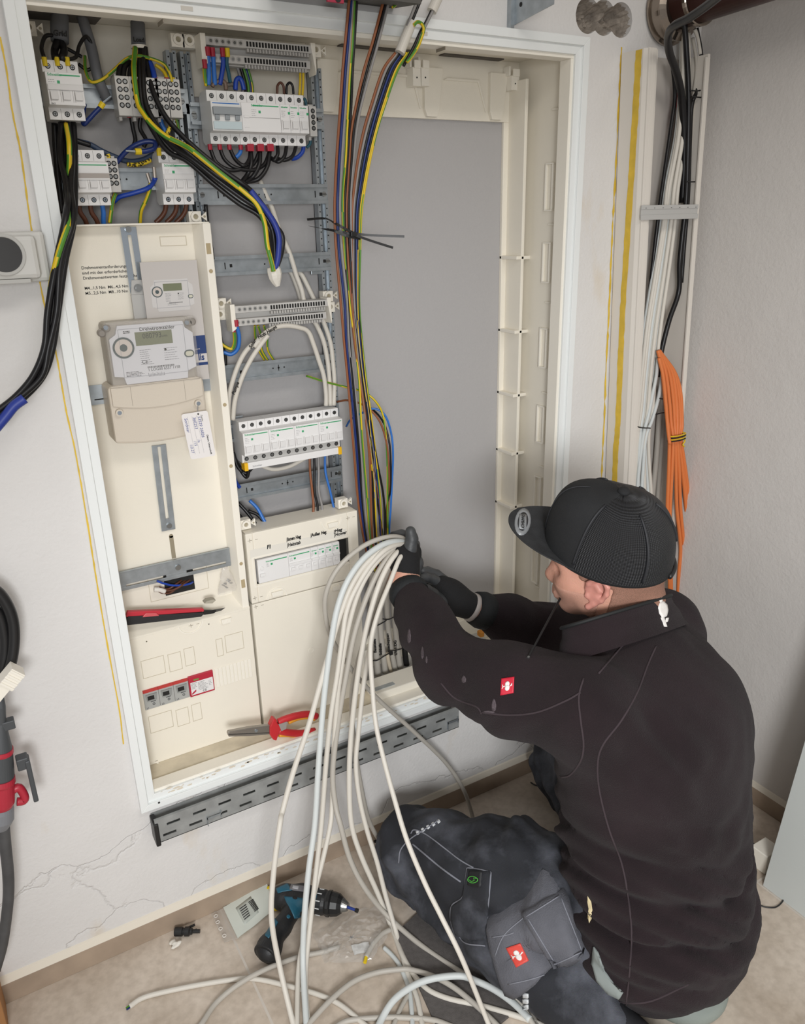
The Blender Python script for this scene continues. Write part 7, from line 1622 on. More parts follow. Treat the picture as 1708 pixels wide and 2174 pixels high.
if stk:
    patch(BB, ellp(1109, 1108, 11, 20, .12), 'sticker_field', mat('sticker_dark', '#2c2d2f', .5), stk, off=.0013, rings=3, sub=1)
    patch(BB, [(1101, 1092), (1117, 1094), (1116, 1126), (1100, 1123)], 'sticker_band', mat('sticker_silver', '#9c9fa2', .35, .3), stk, off=.0017, rings=2, sub=2)
    h1, h2, h3 = hit(BB, 1106, 1093), hit(BB, 1105, 1123), hit(BB, 1116, 1108)
    if h1 and h2 and h3:
        d_ = (h2[0] - h1[0]); text('SNAPBACK', h1[0] + h1[1] * .0024, d_, h3[0] - h1[0], d_.length * .2, M_INK, stk, 'sticker_lettering', ext=.0001, bold=.0001)
# --- trouser details
M_POUCH = mat('pouch_cloth', '#5c5d64', .9, var=.22, vscale=16, bump=.6, bscale=450); M_EDGE = mat('worn_seam', '#7e8089', .9)
BJT = bvh(jacket, trousers)
def tp_(pts, r=.0014, m_=M_EDGE, off=.0008): return seam(BT, pts, r, m_, trousers, 'stitched_seam', off)
tp_([(872, 1770), (880, 1762), (905, 1772), (945, 1802), (975, 1825), (1005, 1842)]); tp_([(846, 1832), (850, 1805), (870, 1782), (900, 1762), (930, 1742)]); tp_([(876, 1792), (900, 1812), (940, 1845), (978, 1872)], .0018)
tp_([(992, 1842), (988, 1870), (982, 1905), (960, 1922), (957, 1950), (966, 1985)], .0018); tp_([(1042, 1852), (1038, 1900), (1034, 1950), (1034, 1990)], .0018); tp_([(992, 1842), (1015, 1845), (1042, 1852)]); tp_([(962, 1960), (985, 2000), (1030, 2008)])
patch(BT, [(994, 1845), (1040, 1853), (1034, 1995), (1000, 1996), (968, 1982), (960, 1952), (962, 1925), (984, 1908)], 'thigh_pocket', M_TRO, trousers, off=.005, rings=8)
lt = patch(BT, [(1000, 1848), (1025, 1850), (1023, 1884), (998, 1880)], 'cloth_label', mat('label_black', '#15171a', .6), trousers, off=.0075, rings=4)
BT2 = bvh(trousers)
for pl_ in (ellp(1010, 1868, 11, 7, .1, 14),):
    pts3 = [hit(BT2, *p) for p in pl_ + [pl_[0]]]
    if all(pts3): kk = MB(); kk.tube([h_[0] + h_[1] * .0084 for h_ in pts3], .0007, 6); kk.build('green_emblem', mat('emblem_green', '#57b64a', .5), trousers)
    pts3 = [hit(BT2, *p) for p in ((1002, 1868), (1008, 1872), (1014, 1870), (1013, 1864), (1018, 1866))]
    if all(pts3): kk = MB(); kk.tube([h_[0] + h_[1] * .0084 for h_ in pts3], .0007, 6); kk.build('green_emblem', mat('emblem_green', '#57b64a', .5), trousers)
k_ = patch(BJT, [(1040, 1975), (1060, 1950), (1090, 1935), (1118, 1925), (1135, 1895), (1158, 1878), (1180, 1888), (1198, 1925), (1222, 1985), (1240, 2022), (1208, 2046), (1180, 2052), (1140, 2085), (1100, 2108), (1078, 2098), (1058, 2055), (1044, 2015)], 'holster_pocket', M_POUCH, trousers, off=.016, under=.02, rings=9, bulge=.012)
BP = bvh(k_) if k_ else BT
f2 = patch(BP, [(1114, 1943), (1188, 1898), (1238, 2024), (1176, 2052)], 'pocket_flap', M_POUCH, k_ or trousers, off=.010, under=.008, rings=6, bulge=.004)
if f2:
    BF = bvh(f2)
    for q_ in ([(1117, 1946), (1186, 1903)], [(1120, 1950), (1178, 2046)], [(1176, 2048), (1234, 2022)], [(1190, 1905), (1234, 2018)]): seam(BF, [q_[0], ((q_[0][0] + q_[1][0]) / 2, (q_[0][1] + q_[1][1]) / 2), q_[1]], .0011, M_EDGE, f2, 'stitched_seam', .0004)
for q_ in ([(1044, 1990), (1075, 1985), (1090, 1980)], [(1050, 2030), (1070, 1985), (1115, 1945)], [(1078, 2090), (1130, 2078), (1180, 2060)]): seam(BP, q_, .0011, M_EDGE, k_ or trousers, 'stitched_seam', .0004)
label_sq(BP, [(1074, 2012), (1104, 2001), (1122, 2040), (1096, 2054)], mat('label_orange_red', '#d1473c', .5), k_ or trousers, 'pocket_label')
for i in range(5): patch(BT, [(x_ + i * 11, y_ - i * 6) for x_, y_ in ((882, 1766), (887, 1763), (891, 1769), (886, 1773))], 'reflective_print', mat('reflective', '#cfd2d4', .4), trousers, off=.0012, rings=2, sub=1)
for i in range(4): patch(BJT, [(x_, y_ + i * 12) for x_, y_ in ((1110, 2108), (1121, 2110), (1122, 2118), (1111, 2117))], 'reflective_print', mat('reflective', '#cfd2d4', .4), trousers, off=.003, rings=2, sub=1)
patch(BJT, [(1262, 2010), (1272, 2026), (1284, 2060), (1302, 2088), (1322, 2106), (1314, 2118), (1290, 2106), (1268, 2080), (1257, 2045)], 'shirt_tail', mat('grey_shirt', '#8b9391', .8), per, off=.004, rings=5)
# --- shoes, soles showing behind him
for an, nm in ((LAN, 'l'), (RAN, 'r')):
    F = Field(an - V3(.16, .26, .08), an + V3(.16, .12, .10), .0045); bk = -TF
    F.chain([an + V3(0, 0, .005), an + bk * .06 - V3(0, 0, .012), an + bk * .15 - V3(0, 0, .030)], [.050, .042, .032], .02); F.ell(an + bk * .08 - V3(0, 0, .025), (.040, .11, .026), TA, .02)
    sh_ = F.mesh('shoe', mat('work_shoe', '#26272b', .7, var=.2, vscale=40), per)
# ================================================================== things on the floor and in the hand
# grey foam seat under the person
sc_ = atz(1462, 2095, .04); F = Field((sc_.x - .24, sc_.y - .24, -.01), (sc_.x + .24, sc_.y + .24, .12), .006)
F.ell((sc_.x, sc_.y + .02, .034), (.085, .085, .042), TA, .01); F.displace(lambda X, Y, Z: np.maximum(0, (.002 - Z)) * 6)
st = F.mesh('seat_pad', mat('grey_foam', '#8d958f', .7, bump=.3, bscale=300)); tag(st, 'round grey seat pad on the floor under the kneeling person', 'seat pad')
# kneeling mat
pm = [atz(838, 1985), atz(905, 1925), atz(1120, 2010), atz(1130, 2120), atz(960, 2260)]
k = MB(); k.prism([(p.x, p.y) for p in pm], .0, .006, 'xy'); o = k.build('kneeling_mat', mat('dark_grey_mat', '#5b5755', .9, var=.15, vscale=120, bump=.4, bscale=500), bevel=.001); tag(o, 'flat dark grey kneeling mat on the tiles under the raised knee', 'mat')
gh = 'white cables held in the hand'
HC = [  # px paths from the hand downward, y planes
 ('hand cable bowing furthest left of the hand, then falling right behind the knee', [(872, 1158), (850, 1141), (812, 1142), (765, 1163), (718, 1205), (692, 1258), (691, 1310), (706, 1360), (745, 1420), (800, 1482), (880, 1555), (948, 1622), (985, 1680), (1003, 1735), (1008, 1760)], [-.055, -.085, -.09, -.08, -.065, -.06, -.06, -.065, -.08], M_SHEATHG, .0048),
 ('bluish white hand cable hanging nearly straight to the bottom edge', [(872, 1162), (852, 1150), (815, 1155), (772, 1185), (738, 1232), (716, 1290), (703, 1360), (692, 1440), (683, 1530), (675, 1640), (668, 1750), (655, 1848), (646, 1947), (643, 2045), (650, 2173), (655, 2230)], [-.055, -.10, -.12, -.13, -.14, -.16, -.19, -.23, -.27, -.30], M_SHEATHB, .0058),
 ('leftmost white hand cable at knee height, running down to the bottom edge', [(872, 1164), (855, 1153), (820, 1162), (778, 1195), (745, 1245), (720, 1310), (700, 1380), (680, 1450), (655, 1540), (622, 1640), (600, 1720), (594, 1750), (581, 1848), (576, 1947), (592, 2045), (622, 2173), (640, 2235)], [-.055, -.10, -.12, -.13, -.14, -.16, -.19, -.23, -.27, -.30], M_SHEATH, .0052),
 ('white hand cable crossing behind the bluish one near the floor', [(872, 1166), (858, 1157), (826, 1168), (790, 1205), (762, 1255), (742, 1320), (727, 1400), (715, 1490), (708, 1600), (705, 1700), (701, 1750), (687, 1816), (668, 1891), (655, 1953), (635, 2045), (630, 2173), (632, 2235)], [-.055, -.09, -.10, -.11, -.12, -.14, -.17, -.21, -.25, -.28], M_SHEATH, .0050),
 ('white hand cable swinging right over the mat below the drill', [(872, 1168), (860, 1160), (832, 1174), (802, 1215), (775, 1275), (752, 1345), (735, 1430), (718, 1530), (706, 1640), (712, 1710), (722, 1750), (743, 1825), (776, 1888), (825, 1947), (900, 2012), (987, 2069), (1049, 2101), (1122, 2151), (1150, 2200)], [-.055, -.09, -.10, -.11, -.12, -.14, -.17, -.20, -.24, -.28, -.33, -.36], M_SHEATHG, .0054),
 ('white hand cable crossing down to the lower right over the mat', [(872, 1170), (862, 1163), (838, 1178), (812, 1222), (790, 1285), (772, 1360), (757, 1450), (745, 1560), (741, 1660), (746, 1750), (766, 1816), (799, 1891), (829, 1963), (858, 2037), (897, 2092), (946, 2119), (1034, 2139), (1137, 2171), (1180, 2200)], [-.055, -.10, -.12, -.13, -.15, -.18, -.21, -.25, -.29, -.33, -.37], M_SHEATH, .0054),
 ('white hand cable disappearing behind the bent knee', [(872, 1172), (862, 1168), (842, 1182), (822, 1225), (800, 1285), (776, 1350), (758, 1410), (746, 1480), (752, 1580), (768, 1680), (786, 1750), (822, 1809), (850, 1850)], [-.055, -.09, -.09, -.08, -.08, -.09, -.11], M_SHEATHG, .0050),
 ('white hand cable hanging straight in front of the leg to the bottom right', [(872, 1175), (864, 1172), (848, 1186), (828, 1235), (806, 1290), (790, 1345), (786, 1390), (790, 1460), (798, 1540), (815, 1615), (838, 1700), (864, 1785), (902, 1876), (938, 1949), (981, 2037), (1034, 2168), (1060, 2230)], [-.055, -.11, -.14, -.16, -.20, -.26, -.34, -.42, -.50, -.56], M_SHEATH, .0046),
 ('white hand cable next to the straight front one, nearest the sleeve', [(872, 1176), (862, 1176), (846, 1196), (826, 1240), (800, 1310), (784, 1380), (772, 1450), (766, 1500), (760, 1560), (755, 1620), (762, 1690), (778, 1760), (800, 1830), (818, 1900), (842, 1985), (862, 2060), (885, 2120), (900, 2200)], [-.055, -.10, -.12, -.13, -.15, -.18, -.22, -.28, -.34], M_SHEATH, .0050),
 ('white hand cable in the middle of the fan above the pliers', [(872, 1165), (856, 1155), (820, 1166), (784, 1202), (752, 1255), (735, 1300), (727, 1350), (716, 1430), (702, 1520), (692, 1620), (686, 1700), (681, 1760), (672, 1840), (664, 1910), (655, 1990), (648, 2070), (652, 2150), (660, 2220)], [-.055, -.11, -.125, -.135, -.15, -.16, -.18, -.22, -.27, -.32], M_SHEATH, .0050)]
for lab, pts, ys, m_, r in HC: W(pts, ys, r, m_, 'white ' + lab if not lab.startswith(('white', 'bluish', 'leftmost')) else lab, name='held_cable', cat='cable', group=gh, n=12)
W([(872, 1170), (880, 1195), (886, 1225), (891, 1262), (900, 1300), (915, 1340)], [-.05, -.085, -.09, -.06], .0052, M_SHEATH, 'white cable seen between the two gloved hands', name='held_cable', cat='cable', group=gh, n=12)
# cables lying on the floor
def floor_cable(pts, r, m_, lab, z=None, ends=True):
    z = r if z is None else z
    zz = z if isinstance(z, list) else [z] * len(pts)
    return wire([atz(p[0], p[1], q_) for p, q_ in zip(pts, zz)], r, m_, 'floor_cable', lab, 'cable', 'white cables lying on the tiles', n=12)
o = floor_cable([(275, 2137), (300, 2120), (340, 2108), (422, 2091), (510, 2078), (553, 2080), (602, 2091), (668, 2109), (717, 2130), (756, 2160), (790, 2190)], .0048, M_SHEATH, 'white cable on the tiles with its cut end at lower left')
k = MB(); e0 = atz(275, 2137, .0048); e1 = atz(268, 2142, .0055)
for dx, m_ in ((-.002, 0), (.002, 1)): k.cyl(e0 + Vector((0, dx, 0)), e1 + Vector((0, dx, 0)), .0016, n=8, mi=0 if m_ else 1)
k.build('wire_end', [M_GRN, M_DBLUE], o)
floor_cable([(400, 2205), (428, 2173), (458, 2130), (504, 2091), (563, 2058), (632, 2032), (680, 2022), (720, 2010)], .0050, M_SHEATHG, 'white cable on the tiles rising from the bottom edge toward the clear bag', [.005, .005, .006, .014, .016, .008, .005, .005])
floor_cable([(635, 2195), (658, 2170), (701, 2124), (750, 2084), (799, 2065), (848, 2058), (873, 2059), (917, 2072), (961, 2095), (1005, 2130), (1049, 2171), (1070, 2195)], .0052, M_SHEATHG, 'white cable on the tiles arching over from bottom centre to the mat', [.006, .006, .012, .014, .012, .012, .012, .014, .016, .014, .012, .01])
floor_cable([(795, 2200), (809, 2165), (835, 2124), (873, 2095), (917, 2078), (976, 2072), (1011, 2083), (1049, 2101), (1090, 2130), (1125, 2165)], .0064, M_SHEATHB, 'thicker bluish white cable arching over the mat at the bottom', [.008, .01, .02, .024, .026, .026, .024, .022, .02, .02])
floor_cable([(815, 2012), (830, 2026), (845, 2045), (858, 2072), (868, 2101), (873, 2140), (876, 2195)], .0044, M_SHEATHB, 'thin bluish cable on the tiles with a stripped end by the clear bag', .0046)
floor_cable([(700, 2190), (724, 2173), (750, 2165), (815, 2160), (870, 2161), (920, 2166), (960, 2180)], .0050, M_SHEATHG, 'white cable on the tiles running along the bottom edge', .0052)
floor_cable([(866, 2112), (858, 2126), (846, 2150), (832, 2185)], .0042, M_SHEATHG, 'short white cable on the tiles below the mat corner', .0044)
floor_cable([(1024, 2044), (1040, 2060), (1063, 2083), (1093, 2116), (1119, 2154), (1140, 2190)], .0050, M_SHEATH, 'white cable with a sharp cut end on the mat below the grey pocket', [.016, .014, .016, .02, .02, .02])
o = floor_cable([(828, 1974), (812, 1982), (796, 1999), (786, 2014), (777, 2032)], .0050, M_SHEATHG, 'short curved white cable offcut with a yellow tip on the clear bag', [.012, .014, .014, .012, .010])
a, b = atz(777, 2032, .010), atz(774, 2044, .009); MB().cyl(a, b, .0036, n=10).build('yellow_tip', M_FERY, o)
# cordless drill lying on its side
DZ = .032
dr = empty('cordless_drill', atz(640, 1960, 0), 'teal and black cordless drill lying on the tiles with a bit in its chuck', 'drill')
def dp(px, py, z=DZ): return np.array(atz(px, py, z))
M_TEAL = mat('drill_teal', '#1e5a70', .45); M_DBK = mat('drill_black', '#1b1c1e', .5, bump=.2, bscale=300)
F = Field(dp(640, 1945) - V3(.16, .16, .05), dp(640, 1945) + V3(.16, .16, .06), .0038)
F.chain([dp(604, 1905), dp(640, 1908), dp(668, 1912)], [.024, .028, .026], .012); F.chain([dp(600, 1905), dp(606, 1900)], [.026, .022], .01)
F.chain([dp(625, 1925), dp(598, 1968), dp(572, 2006)], [.020, .0185, .0215], .012); F.ell(dp(571, 2014), (.026, .026, .024), None, .01)
dbody = F.mesh('drill_body', M_DBK, dr)
BD = bvh(dbody)
for i, pl_ in enumerate(([(604, 1903), (655, 1908), (652, 1930), (636, 1948), (624, 1950), (614, 1925)], [(586, 1887), (610, 1876), (620, 1890), (600, 1893), (590, 1896)], [(584, 1950), (590, 1958), (570, 1992), (562, 1986)], [(664, 1882), (672, 1895), (672, 1925), (662, 1940), (658, 1912)])): patch(BD, pl_, 'teal_shell', M_TEAL, dbody, off=.0016, rings=5, sub=4)
patch(BD, [(618, 1878), (648, 1882), (646, 1893), (614, 1889)], 'rating_plate', mat('rating_plate', '#77767a', .5), dbody, off=.0018, rings=3); patch(BD, [(622, 1881), (634, 1883), (633, 1889), (621, 1887)], 'plate_print', mat('plate_print', '#b9b9bd', .5), dbody, off=.0024, rings=2)
patch(BD, ellp(626, 1907, 5, 3, .2, 10), 'drill_screw', M_HOLE, dbody, off=.002, rings=2, sub=1); patch(BD, ellp(612, 1946, 4, 4, .2, 10), 'drill_screw', M_TEAL, dbody, off=.001, rings=2, sub=1)
c0, c1, c2, c3 = [Vector(dp(*p)) for p in ((672, 1913), (692, 1917), (726, 1922), (738, 1926))]
k = MB(); k.lathe([(.024, 0), (.0255, .002), (.0255, .016), (.023, (c1 - c0).length + .002)], c0, c1 - c0, 28); k.build('torque_ring', M_DBK, dr)
k = MB()
for i in range(10):
    an = i * .6; d_ = (c1 - c0).normalized(); a_ = d_.orthogonal().normalized(); b_ = d_.cross(a_); v_ = a_ * math.cos(an) + b_ * math.sin(an); k.cyl(c0 + d_ * .004 + v_ * .0253, c0 + d_ * .014 + v_ * .0258, .0012, n=6)
k.build('ring_mark', mat('white_mark', '#cfd0d0', .5), dr)
k = MB(); L_ = (c2 - c1).length; k.lathe([(.0245, 0), (.0265, .004), (.0265, .010), (.0240, .012), (.0250, .014), (.0225, L_ - .008), (.0165, L_)], c1, c2 - c1, 12); k.build('chuck', M_BLK, dr)
k = MB(); k.lathe([(.0155, 0), (.0130, .004), (.0085, (c3 - c2).length)], c2, c3 - c2, 20); k.build('chuck_nose', M_SCREW, dr)
c4 = Vector(dp(757, 1933)); MB().cyl(c3, c4, .0030, n=10).build('drill_bit', mat('bit_blue', '#2a3f8a', .4), dr); MB().cyl(c4 - (c4 - c3).normalized() * .003, c4 + (c4 - c3).normalized() * .003, .0045, n=10).build('bit_tip', M_BLK, dr)
F = Field(dp(634, 1932) - .03, dp(634, 1932) + .03, .003); F.chain([dp(634, 1924), dp(636, 1938)], [.009, .007], .004); F.mesh('trigger', M_BLK, dr)
a, b = Vector(dp(574, 2010)), Vector(dp(562, 2030, .030)); k = MB(); k.cyl(a, a + (b - a).normalized() * .020, .0255, .0265, n=30); btt = k.build('battery', M_DBK, dr, bevel=.002)
dn_ = (b - a).normalized(); e_ = a + dn_ * .0204; up_ = Vector((0, 0, 1)); up_ = (up_ - dn_ * up_.dot(dn_)).normalized(); rt_ = up_.cross(-dn_)
scr = MB()
for r in range(4):
    for c in range(3): q0 = e_ + rt_ * (-.012 + c * .009) + up_ * (.008 - r * .005); scr.cyl(q0, q0 + rt_ * .006, .0006, n=5)
scr.build('battery_print', mat('plate_print', '#b9b9bd', .5), btt)
# paper and blister bag left of the drill
def sheet(name, pxs_, m_, lab, cat, n=12, z=.004, crinkle=.004, seed=1, parent=None, z2=None):
    rr_ = random.Random(seed); a, b, c, d = [atz(*p, 0) for p in pxs_]; P = []
    for i in range(n + 1):
        u = i / n; row = []
        for j in range(n + 1):
            v = j / n; p = (a * (1 - u) + b * u) * (1 - v) + (d * (1 - u) + c * u) * v; row.append(p + Vector((0, 0, z + (z2 or 0) * u * (1 - v) + crinkle * (.5 + .5 * math.sin(u * 9 + v * 5 + seed)) * rr_.uniform(.4, 1))))
        P.append(row)
    k = MB(); k.grid(P); k.grid([[p - Vector((0, 0, .0006)) for p in r] for r in P]); o = k.build(name, m_, parent, smooth=True)
    if lab: tag(o, lab, cat)
    return o
bg = sheet('paper_bag', [(474, 1930), (566, 1880), (582, 1934), (505, 1995)], mat('pale_green_paper', '#d3d8cf', .7), 'pale printed paper bag lying on the tiles left of the drill', 'bag', z=.003, crinkle=.002, seed=2, z2=.012)
p0_, p1_, p2_ = atz(504, 1929, .0105), atz(535, 1905, .0115), atz(517, 1960, .0085)
BG = bvh(bg)
q_ = patch(BG, [(500, 1928), (532, 1903), (549, 1937), (519, 1964)], 'print_frame', mat('paper_print', '#b9beb6', .7), bg, off=.0006, rings=3)
for i in range(9): patch(BG, [(527 + i * 1.6, 1916 + i * 2.4), (537 + i * 1.4, 1909 + i * 2.4), (537.6 + i * 1.4, 1910.2 + i * 2.4), (527.6 + i * 1.6, 1917.2 + i * 2.4)], 'barcode_bar', M_INK, bg, off=.0014, rings=1, sub=1)
for i in range(6): patch(BG, [(508 + i * 2, 1930 + i * 4.4), (522 + i * 1.6, 1920 + i * 4.4), (522.8 + i * 1.6, 1921.6 + i * 4.4), (508.8 + i * 2, 1931.6 + i * 4.4)], 'print_line', mat('print_dark2', '#3a3a3c', .6), bg, off=.0014, rings=1, sub=1)
sheet('clear_strip', [(448, 1942), (474, 1930), (505, 1995), (476, 2003)], mat('clear_film2', '#d8d0c6', .2, alpha=.30, coat=.5), 'clear plastic edge with punched holes beside the printed paper bag', 'film', z=.002, crinkle=.003, seed=5)
k = MB()
for px, py in ((458, 1945), (462, 1958), (468, 1972), (476, 1987)):
    p = atz(px, py, .007); k.ring(p, (0, 0, 1), .0030, .0042, .001, 14)
o = k.build('punched_hole', mat('film_edge', '#e6e2dc', .3)); tag(o, 'ring-shaped punched holes in the clear plastic edge', 'punched holes')
for i, (px, py) in enumerate(((570, 1887), (576, 1892), (586, 1928))):
    p = atz(px, py, .008); k = MB(); k.lathe([(.002, -.006), (.0055, -.003), (.0060, .002), (.003, .006)], p, Vector((.7, .4, .3)), 12); o = k.build('yellow_plug', M_FERY, smooth=True); tag(o, 'small yellow wall plug spilling from the paper bag, %s' % ('upper left of three', 'upper right of three', 'lowest of three')[i], 'wall plug', 'yellow wall plugs by the drill')
# big crumpled clear bag
FILM = mat('clear_film_bag', '#e2e2e0', .08, alpha=.22, coat=1.0, spec=.8)
rr = random.Random(21); cpx = [(680, 2020), (662, 1985), (700, 1960), (745, 1930), (800, 1925), (825, 1945), (820, 1990), (790, 2035), (740, 2045), (690, 2045)]
P = []; cc = (745, 1990); outr = []
for i in range(40):
    f_ = i / 40 * len(cpx); a, b = cpx[int(f_)], cpx[(int(f_) + 1) % len(cpx)]; t = f_ - int(f_); outr.append((a[0] + (b[0] - a[0]) * t, a[1] + (b[1] - a[1]) * t))
for r in range(11):
    s_ = r / 10; P.append([atz(cc[0] + (p[0] - cc[0]) * s_ + rr.uniform(-3, 3), cc[1] + (p[1] - cc[1]) * s_ + rr.uniform(-3, 3), max(.002, .036 * (1 - s_ ** 2) + rr.uniform(-.008, .010) * (1 - s_ * .6))) for p in outr])
k = MB(); k.grid(P, closed=True); o = k.build('clear_bag', FILM); tag(o, 'crumpled clear plastic bag on the tiles right of the drill', 'plastic bag')
sheet('white_slip', [(745, 2010), (782, 2002), (786, 2022), (752, 2030)], mat('slip_white', '#e3e4e2', .6), 'small white paper slip under the crumpled clear bag', 'paper', n=5, z=.003, crinkle=.003)
k = MB(); k.prism([(p.x, p.y) for p in [atz(*q_) for q_ in ellp(812, 1886, 13, 6, -.2, 14)]], .0005, .0015, 'xy'); o = k.build('plastic_disc', mat('clear_film2', '#d8d0c6', .2, alpha=.3)); tag(o, 'small clear oval plastic piece on the tiles by the knee', 'plastic piece')
# cable connector and bit of tape at lower left
cn = empty('plug_connector', atz(398, 1978), 'small black plug connector lying on the tiles near the skirting', 'connector')
a, b = atz(371, 1978, .010), atz(424, 1977, .009); d_ = (b - a).normalized(); k = MB(); k.lathe([(.0088, 0), (.0092, .002), (.0092, .016), (.0070, .017), (.0070, .020), (.0095, .021), (.0095, .030), (.0065, .032), (.0065, .036), (.004, .037), (.004, .052)], a, d_, 14); k.build('connector_body', M_BLK, cn)
k = MB()
for s_ in (.007, -.007): q0 = a + d_ * .026 + Vector((0, s_, 0)); k.box(q0.x, q0.x + .018, q0.y - .0015, q0.y + .0015, .009, .013)
k.build('locking_arm', M_BLK, cn)
rr = random.Random(8); k = MB(); c_ = atz(371, 2003, .006); pts = []
F = Field(c_ - Vector((.03, .03, .02)), c_ + Vector((.03, .03, .02)), .002)
for i in range(7): F.ell(np.array(c_) + V3(rr.uniform(-.008, .008), rr.uniform(-.008, .008), rr.uniform(-.002, .005)), (.006, .004, .003), None, .002)
o = F.mesh('tape_ball', mat('white_tape', '#dedad0', .5)); tag(o, 'crumpled ball of white tape beside the black plug connector', 'tape')
# cable ties on the floor at right and behind
o = floor_cable([(1592, 1912), (1602, 1917), (1622, 1925), (1645, 1926), (1660, 1914), (1665, 1898)], .0015, M_BLK, 'x', .002); o.name = 'cable_tie'; o['label'] = 'curled black cable tie on the tiles beside the leaning white panel'; o['category'] = 'cable tie'; del o['group']
MB().box(atz(1593, 1912).x - .004, atz(1593, 1912).x + .004, atz(1593, 1912).y - .004, atz(1593, 1912).y + .004, 0, .005).build('tie_head', M_BLK, o)
o = floor_cable([(1126, 1661), (1136, 1667), (1148, 1669), (1165, 1668)], .0018, M_BLK, 'x', .002); o.name = 'cable_tie'; o['label'] = 'black cable tie end on the tiles behind the jacket'; o['category'] = 'cable tie'; del o['group']
o = floor_cable([(1402, 2146), (1420, 2158), (1444, 2176), (1460, 2190)], .0018, M_BLK, 'x', .002); o.name = 'loose_string'; o['label'] = 'thin black cord on the tiles below the jacket hem'; o['category'] = 'cord'; del o['group']
MB().box(atz(797, 1787).x - .004, atz(797, 1787).x + .004, atz(797, 1787).y - .003, atz(797, 1787).y + .003, 0, .004).build('debris', M_BLK)['label'] = 'tiny dark piece of debris against the skirting'
bpy.data.objects['debris']['category'] = 'debris'
# leaning white panel at the right with things behind
pa = atz(1618, 1880); ang = .16
k = MB(); yb0, yb1 = pa.y, pa.y - .62; xt = pa.x + .165; zt_ = .95
k.add([(pa.x, yb0, 0), (pa.x + .018, yb0, 0), (xt + .018, yb0, zt_), (xt, yb0, zt_), (pa.x, yb1, 0), (pa.x + .018, yb1, 0), (xt + .018, yb1, zt_), (xt, yb1, zt_)], [(0, 1, 2, 3), (4, 7, 6, 5), (0, 4, 5, 1), (3, 2, 6, 7), (0, 3, 7, 4), (1, 5, 6, 2)])
o = k.build('leaning_board', mat('panel_white', '#c9cdca', .45), bevel=.001); tag(o, 'tall white sheet panel leaning at the right edge', 'panel')
a = atz(1612, 1850); k = MB(); k.box(a.x, a.x + .05, a.y - .012, a.y + .03, 0, .05); o = k.build('white_box', M_CREAM2, bevel=.002); tag(o, 'small white plastic box on the floor behind the leaning panel', 'box')
tl = empty('hand_tool', atz(1600, 1800), 'green and black tool handle with a red end behind the person', 'tool')
a, b = atz(1560, 1792, .012), atz(1622, 1812, .012); MB().cyl(a + Vector((0, .008, .006)), b + Vector((0, .008, .006)), .008, n=14).build('black_grip', M_BLK, tl); MB().cyl(a + Vector((.004, -.010, -.002)), b + Vector((.004, -.010, -.002)), .008, n=14).build('green_grip', mat('tool_green', '#4fae2c', .45), tl)
a = atz(1578, 1786, .014); MB().lathe([(.004, -.012), (.012, -.006), (.012, .006), (.004, .012)], a + Vector((0, .01, .004)), (1, .3, 0), 16).build('red_end', mat('tool_red', '#cf3950', .45), tl)
# thin black rod in front of the face
a = Vector(atd(1190, 1268, 1.40)); b = Vector(atd(1122, 1394, 1.30)); k = MB(); k.cyl(a, b, .0022, .0018, n=10); o = k.build('microphone_rod', M_BLK); tag(o, 'thin black rod sticking down in front of the chin', 'rod')
MB().cyl(b, b + (b - a).normalized() * .004, .0024, n=10).build('rod_tip', M_SCREW, o)
# CEE coupling hanging at the left edge
ce = empty('power_coupling', at(15, 1600, -.07), 'dark grey and red power plug coupling hanging at the left photo edge', 'power plug')
CYY = -.075
def cx(px, py): return at(px, py, CYY)
M_CG = mat('coupling_grey', '#474a4d', .5); M_CR = mat('coupling_red', '#b12a3c', .4)
axs = (cx(12, 1460) - cx(12, 1760)).normalized()
def seg(pl_, m_, nm): # list of (py, right px) -> lathe about the vertical axis near px 0
    pr = []
    base = cx(2, pl_[0][0])
    for py, rpx in pl_: q0 = cx(2, py); pr.append((abs(cx(rpx, py).x - q0.x), (q0 - base).length))
    k = MB(); k.lathe(pr, base, cx(2, pl_[-1][0]) - base, 32); return k.build(nm, m_, ce, bevel=0)
seg([(1475, 8), (1500, 13), (1535, 14), (1560, 20), (1590, 28)], M_CG, 'upper_housing'); seg([(1590, 30), (1597, 31), (1600, 30)], M_CR, 'red_ring'); seg([(1600, 29), (1625, 31), (1648, 33), (1655, 30)], M_CG, 'lower_housing')
seg([(1650, 34), (1660, 36), (1665, 33), (1690, 34), (1705, 33), (1715, 28), (1722, 28)], M_CR, 'red_flange'); seg([(1712, 30), (1720, 32), (1740, 32), (1750, 26), (1758, 20)], mat('coupling_light', '#7d7f84', .5), 'gland_nut')
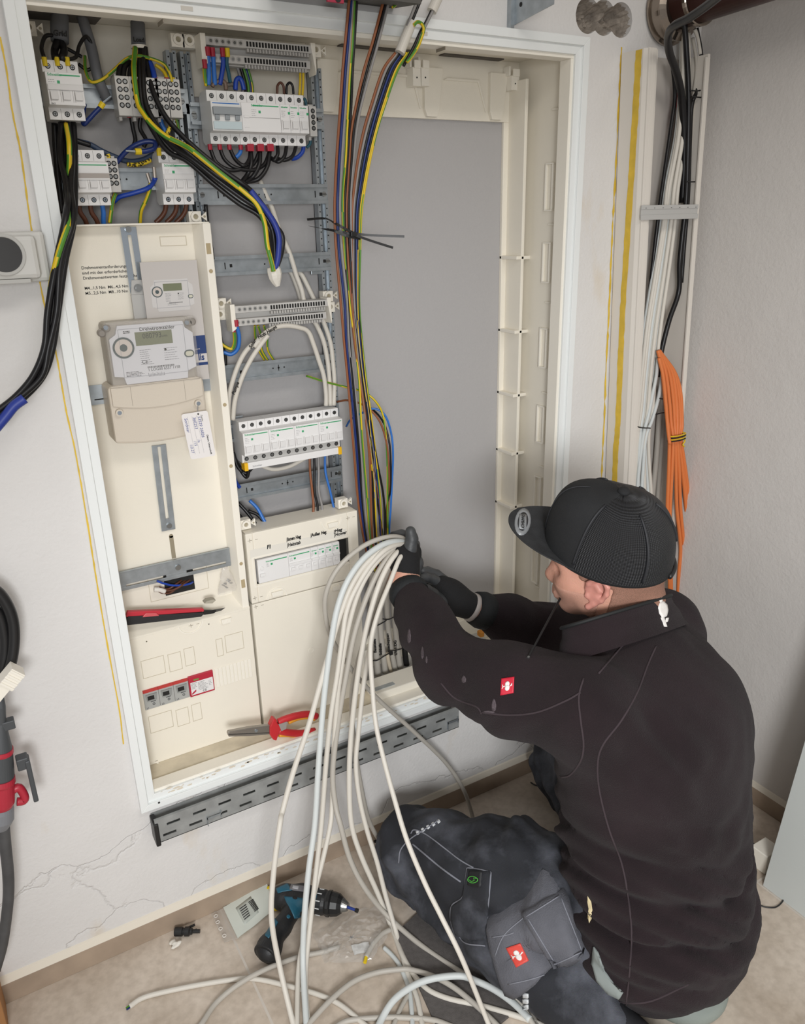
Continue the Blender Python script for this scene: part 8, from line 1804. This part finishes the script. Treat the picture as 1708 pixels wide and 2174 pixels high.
a = cx(60, 1612); b = cx(60, 1700); k = MB(); k.box(a.x - .006, a.x + .002, CYY - .012, CYY + .012, b.z, a.z + .004); k.box(cx(30, 1600).x, a.x, CYY - .010, CYY + .010, a.z - .012, a.z + .010); k.build('locking_lever', M_CG, ce, bevel=.002)
k = MB(); a = cx(32, 1530); k.box(a.x - .02, a.x - .001, CYY - .008, CYY + .008, a.z - .010, a.z + .006); k.build('release_tab', M_CG, ce, bevel=.0015)
k = MB(); k.tube(spline([cx(26, 1678), cx(40, 1672), cx(52, 1690), cx(50, 1700), cx(36, 1702)], 5), .007, 10); k.build('red_hook', M_CR, ce, smooth=True)
k = MB(); k.box(cx(20, 1590).x - .0, cx(20, 1590).x + .001, CYY, CYY, 0, 0) if False else None
W([(8, 1755), (12, 1800), (17, 1850), (18, 1900), (12, 1960), (4, 2010), (-10, 2060)], [-.075, -.06], .0095, mat('rubber_grey', '#4a4a4b', .6, var=.25, vscale=25), 'thick dark rubber cable hanging below the power plug at the left edge', name='rubber_cable', cat='cable')
W([(-30, 1240), (0, 1262), (22, 1300), (30, 1345), (25, 1400), (8, 1450), (-10, 1470)], [-.06], .0090, M_BLK, 'outer black cable coil hanging at the left photo edge', name='rubber_cable', cat='cable', group='black cable coils at the left edge')
W([(-30, 1280), (-4, 1300), (8, 1340), (10, 1385), (0, 1440), (-14, 1470)], [-.052], .0090, M_BLK, 'inner black cable coil hanging at the left photo edge', name='rubber_cable', cat='cable', group='black cable coils at the left edge')
a = at(22, 1438, -.085); Mx = Matrix.Translation(a) @ Matrix.Rotation(-.75, 4, 'Y'); k = MB(); k.box(-.014, .018, -.014, .014, -.012, .012, M=Mx)
for i in range(4): k.box(-.012 + i * .008, -.008 + i * .008, -.0155, -.014, -.012, .012, M=Mx)
k.box(-.04, -.014, -.011, .011, -.009, .009, M=Mx); o = k.build('white_connector', M_CREAM2, bevel=.0015); tag(o, 'white block connector hanging over the black cable coils', 'connector')
k = MB(); a = atz(26, 2174); k.box(a.x - .20, a.x - .006, a.y - .02, a.y + .12, 0, .10); o = k.build('cardboard_box', mat('cardboard', '#a5764a', .8, bump=.2, bscale=60), bevel=.002); tag(o, 'brown cardboard box edge at the lower left corner', 'cardboard box')
